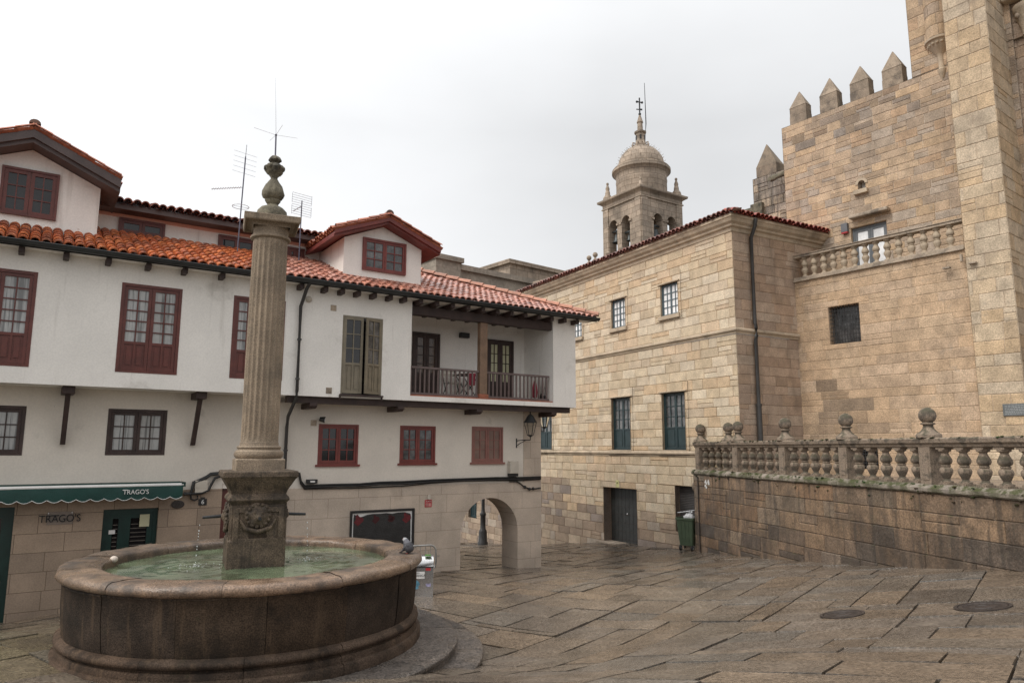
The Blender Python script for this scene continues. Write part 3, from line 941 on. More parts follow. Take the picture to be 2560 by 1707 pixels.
# corner house: upper floor with the loggia --------------------------------
lu0 = (L.uz(1030, 761, VU)[0] + L.uz(1025.8, 991, VU)[0]) / 2
lu1 = L.uz(1383, 900, VU)[0]
lz0 = (L.uz(1026, 991, VU)[1] + L.uz(1383, 1004, VU)[1]) / 2
lz1 = ZE - .1
LD = VU - 1.45
ol = L.rect((858, 787), (957.8, 798), (952, 989), (850.7, 984), VU)
mb = MB()
wall(mb, L, US, UR, ZS, ZE - .02, VU, [(lu0, lu1, lz0, lz1, LD), (*ol, VU - .08)])
wl = [L.rect((796, 1059.5), (896.6, 1061), (894, 1161.6), (794, 1160), 0), L.rect((1000, 1063.6), (1088.8, 1065), (1087.5, 1158), (998.5, 1157)), L.rect((1179.6, 1066), (1257.5, 1067), (1257, 1155.8), (1178.5, 1155))]
upier = -.62
wall(mb, L, US, upier, .72, ZS - .12, 0, [(*r, -.07) for r in wl], m=1)
mb.face([L.P(UR, VU, ZS), L.P(UR, -6, ZS), L.P(UR, -6, ZE), L.P(UR, VU, ZE)])
mb.face([L.P(UR, VU - .02, ZS), L.P(US, VU - .02, ZS), L.P(US, -.05, ZS - .0), L.P(UR, -6, ZS)])
mb.face([L.P(0, -.78, ZS), L.P(UR, -6, ZS), L.P(UR, VU, ZS), L.P(0, VU, ZS)])
mb.build('wall', [plaster, plaster_low], hr)
fo = MB()
fo.box(L, ol[0], ol[0] + .035, VU - .07, VU + .005, ol[2], ol[3]); fo.box(L, ol[1] - .035, ol[1], VU - .07, VU + .005, ol[2], ol[3]); fo.box(L, ol[0] + .035, ol[1] - .035, VU - .07, VU + .004, ol[3] - .035, ol[3])
fo.face([L.P(ol[0], VU - .068, ol[2]), L.P(ol[1], VU - .068, ol[2]), L.P(ol[1], VU - .068, ol[3]), L.P(ol[0], VU - .068, ol[3])], m=1)
shf = fo.build('french_window', [olive, pane_dark], hr)
lw_ = (ol[1] - ol[0] - .07) / 2
for (hinge, az_, o0) in ((ol[0] + .035, 56 + 4, 0), (ol[1] - .035, 56 - 20, -lw_)):
    pt = L.P(hinge, VU + .012, 0)
    lf_ = Fr(pt[:2], az_)
    mb = MB(); sash(mb, lf_, o0, o0 + lw_ - .004 if o0 == 0 else -.0, ol[2] + .02, ol[3] - .04, .0, 2, 3, .06, .022, .40, npan=2)
    mb.build('shutter', [olive, pane_mid if o0 else pane_dark], shf)
mb = MB()
mb.box(L, ol[0] - .03, ol[1] + .03, VU - .02, VU + .09, ol[2] - .05, ol[2] - .005)
for s in (ol[0] - .015, ol[1] + .015): mb.box(L, s - .015, s + .015, VU, VU + .04, ol[2] - .12, ol[2] - .05)
mb.build('window_sill', darkwood, hr)
haze_pane = mat('haze_paled_brown_pane', (.20, .125, .10), .5, 4, .15)  # misty haze over this window is put into the pane colour
haze_frame = mat('haze_paled_red_paint', (.24, .105, .085), .5, 4, .15)  # red paint made paler to hold the same haze
for i, r in enumerate(wl): window(L, r, -.0, hr, (redpaint, redpaint, haze_frame)[i], (pane_dark, pane_mid, haze_pane)[i], 2, 2, 3, 0, .05, .055, 'window', 'pane', sill=.04)
# roof beams over the loggia
beam_z = (L.uz(1030, 789, VU - .1)[1] + L.uz(1378, 824, VU - .1)[1]) / 2
mb = MB(); mb.box(L, lu0 + .002, lu1 - .002, VU - .24, VU - .04, beam_z, beam_z + .24); bevel(mb.build('loggia_beam', darkwood, hr), .01)
n = 12
for k in range(n):
    u = lu0 + .12 + (UR - .12 - lu0 - .12) * k / (n - 1)
    mb = MB(); mb.box(L, u - .055, u + .055, (LD + .02) if u < lu1 - .1 else VU - .1, 1.02, ZE - .22, ZE - .1)
    bevel(mb.build('rafter', darkwood, hr), .008)
pu = (L.uz(1197.6, 900, VU - .14)[0], L.uz(1216, 900, VU - .14)[0])
mb = MB(); mb.box(L, pu[0], pu[1], VU - .24, VU - .08, lz0 + .14, beam_z + .002); bevel(mb.build('loggia_post', ochrewood, hr), .012)
mb = MB(); mb.box(L, pu[0] - .03, pu[1] + .03, VU - .27, VU - .05, lz0, lz0 + .14); bevel(mb.build('post_base', terracotta, hr), .02)
# railing
rz = (L.uz(1027.6, 913.6, VU - .1)[1] + L.uz(1376, 939.8, VU - .1)[1]) / 2
rail = MB(); rail.box(L, lu0 + .01, lu1 - .06, VU - .19, VU - .11, rz - .05, rz)
rail.box(L, lu0 + .01, lu1 - .06, VU - .18, VU - .12, lz0 + .05, lz0 + .1)
ro_ = rail.build('railing', mauve, hr)
nb = 34
first = None
for k in range(nb):
    u = lu0 + .08 + (lu1 - lu0 - .22) * k / (nb - 1)
    if pu[0] - .02 < u < pu[1] + .02: continue
    if first is None:
        mb = MB(); mb.box(L, u - .018, u + .018, VU - .168, VU - .132, lz0 + .1, rz - .05)
        first = mb.build('railing_bar', mauve, ro_); fu = u
    else: pcopy(first, ro_, Ud * (u - fu))
# terracotta sill and doors of the loggia
mb = MB(); mb.box(L, lu0 + .01, lu1 - .01, VU - .3, VU - .02, lz0 + .001, lz0 + .035); mb.build('loggia_sill', terracotta, hr)
dl = L.rect((1029.5, 829), (1097.6, 836), (1095.6, 990), (1029, 990), LD)
window(L, (dl[0], dl[1], lz0 + .02, dl[3]), LD + .06, hr, darkwood, brownleaf, 2, 1, 4, .4, .06, .08, 'loggia_door', 'pane')
dr = L.rect((1214.6, 848), (1281, 854), (1281, 995), (1214.6, 995), LD)
window(L, (dr[0], dr[1], lz0 + .02, dr[3]), LD + .06, hr, darkwood, paper_m, 2, 2, 4, .33, .06, .08, 'loggia_door', 'curtained_pane')
lb = L.rect((1147, 832), (1168.7, 834), (1168.7, 846), (1147, 845), LD)
mb = MB(); mb.box(L, lb[0], lb[1], LD, LD + .14, lb[2], lb[3]); bevel(mb.build('wall_lamp', black_m, hr), .01)

# sill beam and corbels beneath the overhang
mb = MB(); mb.box(L, US + .15, UR - .12, .42, .62, ZS - .15, ZS - .004); mb.build('sill_beam', darkwood, hr)
for px in (775, 992, 1187, 1372):
    u = L.uz(px, 1019, .4)[0]
    mb = MB()
    prof = [(.66, -.14), (.66, -.22), (.55, -.27), (.0, -.27), (.0, -.14)]
    mb.prism([L.P(u - .09, q, ZS + z) for q, z in prof], [L.P(u + .09, q, ZS + z) for q, z in prof])
    bevel(mb.build('corbel', darkwood, hr), .01)
# struts under the left house
for hd, bt in (((172, 968), (156, 1111)), ((502, 990), (481, 1113))):
    u = L.uz(*hd, .5)[0]
    zb = L.uz(*bt, .05)[1]
    u2 = L.uz(*bt, .05)[0]
    mb = MB(); mb.box(L, u - .11, u + .11, .0, .6, ZS - .15, ZS - .004)
    o = bevel(mb.build('corbel', darkwood, hl), .012)
    mb = MB()
    mb.prism([L.P(u2 - .045, .03, zb), L.P(u2 + .045, .03, zb), L.P(u2 + .045, .11, zb), L.P(u2 - .045, .11, zb)],
             [L.P(u - .045, .40, ZS - .15), L.P(u + .045, .40, ZS - .15), L.P(u + .045, .5, ZS - .15), L.P(u - .045, .5, ZS - .15)])
    mb.build('strut', darkwood, hl)

# stone ground floor with the arch --------------------------------------
ar0 = (L.uz(1150.5, 1350)[0]); ar1 = L.uz(1293.5, 1350)[0]
uc, rad = (ar0 + ar1) / 2, (ar1 - ar0) / 2
zsp = L.uz(1230, 1243.6)[1] - rad
AT = .78
mb = MB()
zt = .72
notice = L.rect((874.5, 1277), (1035, 1268.7), (1032.6, 1352), (872.8, 1340))
wall(mb, L, US, ar0, -3.4, zt, .012)
wall(mb, L, ar1, 0, -3.4, zt, .012)
ns = 24
arc = [(uc - rad * math.cos(math.pi * k / ns), zsp + rad * math.sin(math.pi * k / ns)) for k in range(ns + 1)]
for k in range(ns):
    a, b = arc[k], arc[k + 1]
    mb.face([L.P(a[0], .012, a[1]), L.P(b[0], .012, b[1]), L.P(b[0], .012, zt), L.P(a[0], .012, zt)])
    mb.face([L.P(b[0], -AT, b[1]), L.P(a[0], -AT, a[1]), L.P(a[0], -AT, zt), L.P(b[0], -AT, zt)])
    mb.face([L.P(a[0], .012, a[1]), L.P(a[0], -AT, a[1]), L.P(b[0], -AT, b[1]), L.P(b[0], .012, b[1])])
mb.face([L.P(ar0, .012, -3.4), L.P(ar0, -5, -3.4), L.P(ar0, -5, zsp), L.P(ar0, .012, zsp)])
mb.face([L.P(ar0, -AT, zsp), L.P(ar0, -5, zsp), L.P(ar0, -5, zt), L.P(ar0, -AT, zt)])
mb.face([L.P(ar1, -AT, -3.4), L.P(ar1, .012, -3.4), L.P(ar1, .012, zsp), L.P(ar1, -AT, zsp)])
mb.face([L.P(0, -AT, -3.4), L.P(ar1, -AT, -3.4), L.P(ar1, -AT, zt), L.P(0, -AT, zt)])
mb.face([L.P(0, .012, -3.4), L.P(0, -AT, -3.4), L.P(0, -AT, ZS), L.P(0, .012, ZS)])
mb.face([L.P(ar0, -AT, zt), L.P(0, -AT, zt), L.P(0, -6, zt), L.P(ar0, -6, zt)])
mb.face([L.P(ar0, -AT, zt), L.P(0, -AT, zt), L.P(0, -AT, ZS), L.P(ar0, -AT, ZS)])
mb.face([L.P(upier, .012, zt), L.P(0, .012, zt), L.P(0, .012, ZS - .002), L.P(upier, .012, ZS - .002)])
mb.face([L.P(upier, .0, zt), L.P(upier, .012, zt), L.P(upier, .012, ZS - .01), L.P(upier, 0, ZS - .01)])
mb.build('stone_arcade', arch_stone, hr)

# downpipe between the houses
pts = [L.P(L.uz(775, 716, 1.14)[0], 1.14, ZE - .09), L.P(L.uz(766, 732, 1.0)[0], 1.02, ZE - .2), L.P(L.uz(752, 766, VU + .08)[0], VU + .08, L.uz(752, 766, VU + .08)[1])]
upb = L.uz(742, 985, VU + .08)[0]
pts += [L.P(upb, VU + .08, ZS + .1), L.P(upb, VU + .06, ZS - .05), L.P(upb + .02, .2, ZS - .45), L.P(upb + .03, .1, ZS - .7), L.P(upb + .03, .1, -1.0)]
mb = MB(); mb.tube(pts, .04, 10)
for z in (4.1, 3.2, 1.6, .5, -.4): mb.lathe(L.P(upb + (.0 if z > 2.8 else .03), VU + .08 if z > 2.8 else .1, z), [(.04, -.02), (.052, -.02), (.052, .02), (.04, .02)], 10)
mb.lathe(L.P(upb + .03, .1, -1.8), [(.075, -.3), (.075, .55), (.085, .56), (.085, .66), (.07, .67), (.07, .8), (.05, .8)], 12)
mb.build('downpipe', pipe_m, hr)
# vents and lamps set in the walls
for px, v in (((833.7, 770), VU), ((822, 976), VU), ((784, 1057), 0)):
    u, z = L.uz(*px, v)
    mb = MB(); mb.box(L, u - .07, u + .07, v - .02, v + .01, z - .07, z + .07)
    for k in range(4): mb.box(L, u - .055, u + .055, v + .01, v + .016, z - .05 + k * .028, z - .04 + k * .028)
    mb.build('vent', granite, hr)
u, z = L.uz(768, 748, VU)
mb = MB(); mb.ball(L.P(u + .03, VU + .02, z), .075, 12, 8, sc=(1, 1, 1)); mb.build('cable_box', cream_m, hr)

# ------------------------------------------------------------------ things on the white houses
# awning, folded in
a0 = L.uz(0, 1221, .45); a1 = L.uz(457, 1210.4, .45)
zc = (a0[1] + a1[1]) / 2
ue = a1[0]
zv = L.uz(450, 1243, .47)[1]
ztop = L.uz(455, 1203, .15)[1]
aw_ = thing('awning', 'bottle green shop awning folded in, white front bar and scalloped valance', 'awning', L.P(-12, .2, .6))
mb = MB()
mb.box(L, UL + 1, ue + .02, .02, .2, ztop - .12, ztop)
mb.face([L.P(UL + 1, .2, ztop - .01), L.P(ue, .2, ztop - .01), L.P(ue, .46, zc + .03), L.P(UL + 1, .46, zc + .03)])
mb.face([L.P(ue, .2, ztop - .01), L.P(ue, .2, ztop - .06), L.P(ue, .46, zc), L.P(ue, .46, zc + .03)])
mb.build('canopy', awn_m, aw_)
mb = MB(); mb.tube([L.P(UL + 1, .47, zc), L.P(ue + .01, .47, zc)], .033, 10); mb.build('front_bar', white_m, aw_)
mb = MB(); edge = MB()
nscal = int((ue - UL - 1) / .235)
path = []
for k in range(nscal):
    for q in range(6):
        f = q / 6
        path.append((UL + 1 + (ue - UL - 1) * (k + f) / nscal, zv + .005 - .05 * math.sin(math.pi * f) + .02))
path.append((ue, zv + .02))
wob = lambda u: .007 * math.sin(u * 3.1) + .004 * math.sin(u * 13)
mb.grid([[L.P(u, .50 + wob(u), zc - .02) for u, z in path], [L.P(u, .51 + wob(u + .2), (zc + z) / 2) for u, z in path], [L.P(u, .50 + wob(u + .4), z) for u, z in path]])
o = mb.build('valance', awn_m, aw_)
edge.tube([L.P(u, .502 + wob(u + .4), z) for u, z in path], .006, 5); edge.build('piping', white_m, o)
mb = MB(); mb.box(L, ue - .03, ue + .05, .1, .5, zc - .045, zc + .05); mb.build('end_cap', green, aw_)
uu, zz = L.uz(340, 1229.5, .52)
text("TRAGO'S", L, uu, .535, zz, .125, white_m, 'lettering', aw_, .003, squash=.92)
mb = MB(); mb.box(L, uu - .245, uu - .15, .53, .537, zz + .042, zz + .053); mb.build('lettering', white_m, aw_)

# TRAGO'S sign on the stone
r = L.rect((118.4, 1281), (182.8, 1277), (182.8, 1309), (116, 1312), .03)
sg = thing('shop_sign', "small clear wall sign reading TRAGO'S in dark letters on the stone by the shop door", 'sign', L.P((r[0] + r[1]) / 2, .03, r[2]))
mb = MB(); mb.box(L, r[0], r[1], .02, .03, r[2], r[3]); mb.build('board', mat('clear_sign_board', (.24, .19, .155), .3, 3, .1), sg)
text("TRAGO'S", L, (r[0] + r[1]) / 2, .045, (r[2] + r[3]) / 2 - .01, .2, black_m, 'lettering', sg, .012, squash=.86)
mb = MB(); mb.box(L, r[0] + .02, r[0] + .2, .033, .055, r[3] - .075, r[3] - .055); mb.build('lettering', black_m, sg)
for s in (r[0] + .02, r[1] - .02):
    mb = MB(); mb.lathe(L.P(s, .03, r[3] - .02), [(0, -.012), (.012, -.012), (.012, .012), (0, .012)], 8); mb.build('fixing', steel_m, sg)

# house number 6
r = L.rect((496.5, 1247), (517, 1246), (517, 1262), (496.5, 1263), .03)
sg = thing('house_number', 'black house number plate with a white 6', 'number plate', L.P(r[0], .03, r[2]))
mb = MB(); mb.box(L, r[0], r[1], .012, .03, r[2], r[3]); mb.box(L, (r[0] + r[1]) / 2 - .04, (r[0] + r[1]) / 2 + .04, .012, .03, r[3] + .001, r[3] + .035); mb.build('plate', black_m, sg)
text('6', L, (r[0] + r[1]) / 2, .034, (r[2] + r[3]) / 2, .13, white_m, 'numeral', sg, .002)
# oval plaque
u, z = L.uz(444.5, 1260.5, .03)
mb = MB()
for k, (rr, v) in enumerate(((1, .015), (1, .03), (.85, .034))):
    pass
rows = [[L.P(u + .13 * s * math.cos(2 * math.pi * k / 20), v, z + .085 * s * math.sin(2 * math.pi * k / 20)) for k in range(20)] for s, v in ((1, .012), (1, .03), (.86, .034), (.84, .028), (0, .028))]
mb.grid(rows, sm=False, close=True)
for k in range(3): mb.box(L, u - .08 + .02 * abs(k - 1), u + .08 - .02 * abs(k - 1), .028, .032, z + .028 - k * .03, z + .038 - k * .03)
tag(mb.build('oval_plaque', castiron), 'small dark oval iron plaque on the stone beside the house number', 'plaque')
# meter boxes
r = L.rect((487, 1201), (519, 1199), (518, 1230), (487, 1231), .05)
bx = MB(); bx.box(L, r[0], r[1], .012, .09, r[2], r[3]); bx.box(L, r[0] + .02, r[1] - .02, .09, .096, r[2] + .1, r[3] - .02)
tag(bevel(bx.build('junction_box', cream_m), .008), 'cream junction box among thick black cables beside the awning', 'junction box')
r = L.rect((1271.8, 1152), (1292, 1152), (1292, 1183), (1271.8, 1183), .06)
mt = thing('meter_box', 'cream meter box with a black cable comb below it, near the arch corner', 'meter box', L.P(r[0], .05, r[2]))
bx = MB(); bx.box(L, r[0], r[1], .014, .15, r[2], r[3]); bevel(bx.build('box', cream_m, mt), .015)
bx = MB(); bx.box(L, r[0] - .01, r[1] + .01, .02, .12, r[2] - .08, r[2] - .002)
for k in range(6): bx.tube([L.P(r[0] + .03 + k * .04, .08, r[2] - .05), L.P(r[0] + .02 + k * .045, .07, r[2] - .14), L.P(r[0] + .05 + k * .035, .05, r[2] - .24)], .012, 6)
bx.build('cable_comb', black_m, mt)
# cables
cz = lambda px, py: L.uz(px, py, .06)
mb = MB()
base = [(748, 1184), (752, 1205), (762, 1217), (800, 1216.5), (850, 1214), (900, 1212), (950, 1209.5), (1010, 1206.5), (1080, 1203), (1160, 1199.5), (1240, 1198), (1300, 1196.5), (1352, 1195)]
for k in range(4):
    p = []
    for i, q in enumerate(base):
        u, z = cz(q[0], q[1])
        p.append(L.P(u, .04 + .025 * (k % 2), z + (k - 1.5) * .026 + rnd.uniform(-.012, .012) - (.03 if k == 0 and 3 < i < 8 else 0)))
    mb.tube(p, .022 if k else .015, 7)
p = []
for q in ((1275, 1196), (1300, 1207), (1310, 1216), (1325, 1222), (1340, 1221), (1352, 1219)):
    u, z = cz(*q); p.append(L.P(u, .05, z))
mb.tube(p, .02, 7)
for q in ((1312, 1217), (1324, 1222), (1333, 1221)):
    u, z = cz(*q); mb.ball(L.P(u, .06, z), .045, 8, 6)
tag(mb.build('cable_bundle', black_m), 'thick bundle of black cables running above the stone arch', 'cable')
u, z = cz(779, 1203)
mb = MB(); mb.box(L, u - .13, u + .13, .03, .12, z - .05, z + .05)
tag(bevel(mb.build('cable_joint', black_m), .012), 'black cable joint box with a pale label at the bundle\'s end', 'cable joint')
mb = MB(); mb.box(L, u - .05, u + .06, .121, .124, z - .018, z + .018)
o = mb.build('label_plate', white_m); o.parent = bpy.data.objects['cable_joint']
mb = MB()
for dz, rr in ((0, .03), (.07, .022), (-.06, .026)):
    pa = []
    for q in ((459, 1233), (478, 1232), (484, 1205), (500, 1199), (516, 1192), (527, 1184), (545, 1182), (556, 1184)) if dz >= 0 else ((459, 1237), (480, 1236), (505, 1234), (521, 1227), (528, 1212), (537, 1197), (556, 1190)):
        u, z = cz(*q); pa.append(L.P(u, .05 + abs(dz) * .4, z - dz * .3))
    mb.tube(pa, rr, 8)
pa = []
for q in ((476, 1236), (478, 1247), (486, 1250), (493, 1247), (494, 1238)):
    u, z = cz(*q); pa.append(L.P(u, .07, z))
mb.tube(pa, .02, 7)
tag(mb.build('cable_conduit', black_m), 'black conduits looping around the cream junction box', 'cable')

# torn poster frame
red_paper = mat('faded_red_paper', (.12, .010, .014), .6, 6, .4)
nb_ = thing('poster_frame', 'black poster frame with torn dark paper and red corners on the stone wall', 'poster frame', L.P(notice[0], .05, -.4))
zb = -1.35
mb = MB()
mb.box(L, notice[0], notice[0] + .05, .012, .06, zb, notice[3]); mb.box(L, notice[1] - .06, notice[1], .012, .06, zb, notice[3])
mb.box(L, notice[0] + .05, notice[1] - .06, .012, .059, notice[3] - .06, notice[3]); mb.box(L, notice[0] + .05, notice[1] - .06, .012, .059, zb, zb + .05)
bevel(mb.build('frame', black_m, nb_), .005)
mb = MB()
i0, i1, i2 = notice[0] + .05, notice[1] - .06, notice[3] - .06
mb.face([L.P(i0, .022, zb + .05), L.P(i1, .022, zb + .05), L.P(i1, .022, i2), L.P(i0, .022, i2)])
mb.build('backing', white_m, nb_)
mb = MB()
top = [(i0 + .035, i2 - .12)] + [(i0 + .05 + (i1 - i0 - .1) * k / 9, i2 - (.03, .10, .05, .035, .04, .03, .05, .03, .03, .07)[k]) for k in range(10)] + [(i1 - .04, i2 - .1)]
n = len(top)
mb.face([L.P(i0 + .05, .026, zb + .06), L.P(i1 - .02, .026, zb + .06)] + [L.P(u, .026, z) for u, z in reversed(top)])
mb.build('torn_poster', tar_m, nb_)
mb = MB()
for (c, s) in ((i0 + .17, .15), (i1 - .15, .15), (i0 + .62, .12), (i0 + 1.05, .1), (i1 - .6, .1)):
    k0 = rnd.random()
    mb = MB()
    mb.face([L.P(c + s * (.7 + .35 * math.sin(k * 2.3 + k0)) * math.cos(k * math.pi / 5), .029, i2 - .16 + s * (.75 + .3 * math.cos(k * 1.7 + k0)) * math.sin(k * math.pi / 5)) for k in range(10)], t=(1, 1, 1) if s > .13 else (.35, .3, .3))
    mb.build('red_scrap', red_paper, nb_)
# red alarm sign
r = L.rect((1062.6, 1249), (1079.6, 1249), (1079.6, 1267), (1062.6, 1267), .03)
al = thing('alarm_sign', 'small red and white alarm notice under a little sensor box', 'sign', L.P(r[0], .03, r[2]))
mb = MB(); mb.box(L, r[0], r[1], .012, .025, r[2], r[3]); mb.build('plate', redsign, al)
mb = MB()
mb.box(L, r[0] + .02, r[1] - .02, .025, .028, r[2] + .02, r[2] + .1)
mb.build('text_panel', mat('pink_print', (.5, .2, .19), .5, 30, .5), al)
text('ALARMA', L, (r[0] + r[1]) / 2, .03, r[3] - .04, .042, white_m, 'lettering', al, .001)
mb = MB(); mb.box(L, r[0] + .06, r[1] - .06, .012, .07, r[3] + .02, r[3] + .13); mb.build('sensor', cream_m, al)
# spotlight
u, z = L.uz(804.7, 1047, .1)
sp = thing('spotlight', 'small black spotlight with a pale face above the first red window', 'spotlight', L.P(u, 0, z))
mb = MB(); mb.tube([L.P(u - .02, .0, z - .02), L.P(u - .02, .08, z - .02)], .02, 8); mb.tube([L.P(u - .05, .1, z + .0), L.P(u + .06, .16, z - .02)], [.05, .075], 12); mb.build('lamp_body', black_m, sp)
mb = MB(); mb.tube([L.P(u + .061, .16, z - .021), L.P(u + .066, .163, z - .022)], .06, 12); mb.build('lens', white_m, sp)


def lantern(c, label, out, u, z, v0):
    t = thing('wall_lantern', label, 'street lamp', c, 'wall lanterns')
    mb = MB()
    mb.lathe(c, [(0, .62), (.02, .60), (.025, .52), (.06, .50), (.12, .44), (.19, .30), (.235, .27), (.235, .24), (.2, .235)], 8)
    mb.build('lantern_roof', iron_m, t)
    mb = MB()
    for k in range(6):
        a = k * math.pi / 3
        mb.tube([(c[0] + .215 * math.cos(a), c[1] + .215 * math.sin(a), c[2] + .24), (c[0] + .1 * math.cos(a), c[1] + .1 * math.sin(a), c[2] - .2)], .011, 6)
    mb.lathe(c, [(.215, .225), (.225, .235), (.215, .245)], 12); mb.lathe(c, [(0, -.27), (.05, -.24), (.1, -.21), (.11, -.19), (0, -.18)], 12)
    mb.build('lantern_cage', iron_m, t)
    mb = MB(); mb.lathe(c, [(.2, .23), (.09, -.18)], 6, sm=False); mb.build('glass', lamp_glass, t)
    mb = MB()
    mb.tube([c + Vector((0, 0, -.26)), c + Vector((0, 0, -.33)), out(-.0, .0, -.36), out(-.12, -.5, -.36), out(-.2, -.9, -.38)], .016, 7)
    w = out(-.2, -1.0, -.4)
    mb.tube([w + Vector((0, 0, .1)), w + Vector((0, 0, -.22))], .025, 7)
    mb.tube([out(-.06, -.3, -.36), out(-.14, -.7, -.46), out(-.2, -1., -.56)], .013, 6)
    mb.build('bracket', iron_m, t)
    t.scale = (.82, .82, .82)
    t.location = c + (out(-.0, -1, 0) - out(0, 0, 0)) * .18
    return t


lamp_glass = bpy.data.materials.new('clear_lantern_glass'); lamp_glass.use_nodes = True
_b = lamp_glass.node_tree.nodes['Principled BSDF']
_b.inputs['Transmission Weight'].default_value = 1; _b.inputs['Roughness'].default_value = .08; _b.inputs['IOR'].default_value = 1.05; _b.inputs['Base Color'].default_value = (.8, .82, .8, 1)
u, z = L.uz(1331, 1073, .55)
cu_, cv_ = u, .55
lantern(L.P(u, .55, z), 'black wrought iron wall lantern bracketed on the pier above the arch', lambda du, dv, dz: L.P(u + du, .55 + dv * .55, z + dz), u, z, 0)
u2_, z2_ = L.uz(1369, 1054, -.6)
lantern(L.P(u2_, -.6, z2_), 'second black wall lantern half hidden behind the house corner by the teal shutters', lambda du, dv, dz: L.P(u2_ + dv * (u2_ - .02), -.6 + du, z2_ + dz), u2_, z2_, 0)

# loggia furniture
fl = lz0 + .02
lf = lambda u, v, z: L.P(u, v, fl + z)
u0_, _ = L.uz(1133, 950, -.1)
ch = thing('folding_chair', 'grey slatted folding chair behind the loggia railing', 'chair', lf(u0_, -.2, 0))
mb = MB()
for s in (-.2, .2):
    mb.tube([lf(u0_ + s, -.05, 0), lf(u0_ + s, -.42, .86)], .014, 6); mb.tube([lf(u0_ + s, -.42, 0), lf(u0_ + s, -.0, .45)], .014, 6)
mb.build('frame', iron_m, ch)
mb = MB()
for k in range(4): mb.box(L, u0_ - .2, u0_ + .2, -.34 + k * .09, -.27 + k * .09, fl + .44, fl + .46)
mb.build('seat', cream_m, ch)
mb = MB()
for k in range(2): mb.box(L, u0_ - .2, u0_ + .2, -.42, -.40, fl + .66 + k * .11, fl + .74 + k * .11)
mb.build('backrest', cream_m, ch)
ut, _ = L.uz(1172, 950, -.1)
tb = thing('folding_table', 'small grey folding table with crossed legs in the loggia', 'table', lf(ut, -.2, 0))
mb = MB(); mb.box(L, ut - .33, ut + .33, -.45, .05, fl + .68, fl + .71); bevel(mb.build('table_top', mauve, tb), .005)
mb = MB()
for v in (-.38, -.02): mb.tube([lf(ut - .25, v, 0), lf(ut + .25, v, .68)], .013, 6); mb.tube([lf(ut + .25, v, 0), lf(ut - .25, v, .68)], .013, 6)
mb.build('legs', iron_m, tb)


def cloth(u, w, m, lbl):
    mb = MB()
    rows = []
    for i in range(7):
        s = i / 6
        rows.append([lf(u + w * (k / 8 - .5), .065 + .012 * math.sin(k * 1.9 + s * 2), .73 - .34 * s + .01 * math.sin(k)) for k in range(9)])
    rows.insert(0, [lf(u + w * (k / 8 - .5), -.25, .725) for k in range(9)])
    mb.grid(rows)
    tag(mb.build('hanging_cloth', m), lbl, 'cloth')


cloth(ut - .02, .26, redcloth, 'red cloth hanging over the front of the loggia table')
cloth(ut + .3, .22, blue_m, 'blue cloth hanging beside the loggia post')
ub, _ = L.uz(1357.5, 950, .2)
br = thing('broom', 'broom with a long dark handle standing in the loggia corner', 'broom', lf(ub, .1, 0))
mb = MB(); mb.tube([lf(ub, .15, .25), lf(ub + .01, -.05, 1.75)], .014, 6); mb.build('handle', mast_m, br)
mb = MB()
mb.prism([lf(ub - .14, .12, .02), lf(ub + .14, .12, .02), lf(ub + .04, .13, .27), lf(ub - .04, .13, .27)], [lf(ub - .14, .2, .02), lf(ub + .14, .2, .02), lf(ub + .04, .18, .27), lf(ub - .04, .18, .27)])
mb.build('bristles', darkwood, br)
up, _ = L.uz(1361, 990, .3)
pl = thing('potted_plant', 'small leafy plant in a dark pot at the end of the loggia', 'plant', lf(up, .3, 0))
mb = MB(); mb.lathe(lf(up, .3, 0), [(.0, .0), (.07, .0), (.1, .2), (.085, .2), (.08, .17), (0, .17)], 14); mb.build('pot', black_m, pl)
mb = MB()
for k in range(46):
    a = rnd.uniform(0, 6.28); rr = rnd.uniform(.02, .16); zz = rnd.uniform(.2, .46)
    c = lf(up, .3, zz) + Vector((rr * math.cos(a), rr * math.sin(a), 0))
    x = Vector((math.cos(a), math.sin(a), rnd.uniform(-.3, .5))) * .06; y = Vector((-math.sin(a), math.cos(a), 0)) * .022
    mb.face([c, c + x * .5 + y, c + x, c + x * .5 - y])
mb.build('foliage', leaf_m, pl)
ug, zg = L.uz(1337, 965, .2)
mb = MB(); mb.lathe(L.P(ug, .2, fl), [(0, .12), (.06, .14), (.09, .3), (.06, .5), (.03, .62), (0, .63)], 12)
tag(mb.build('hanging_bag', redcloth), 'red bag hanging by the broom in the loggia', 'bag')


# antennas
def yagi(mb, c, axis, el, n, ln, sp_, r=.006):
    axis = Vector(axis).normalized(); el = Vector(el).normalized()
    mb.tube([c - axis * sp_ * n * .5, c + axis * sp_ * n * .5], r * 1.3, 5)
    for k in range(n):
        p = c + axis * sp_ * (k - n / 2 + .5)
        mb.tube([p - el * ln / 2, p + el * ln / 2], r, 5)


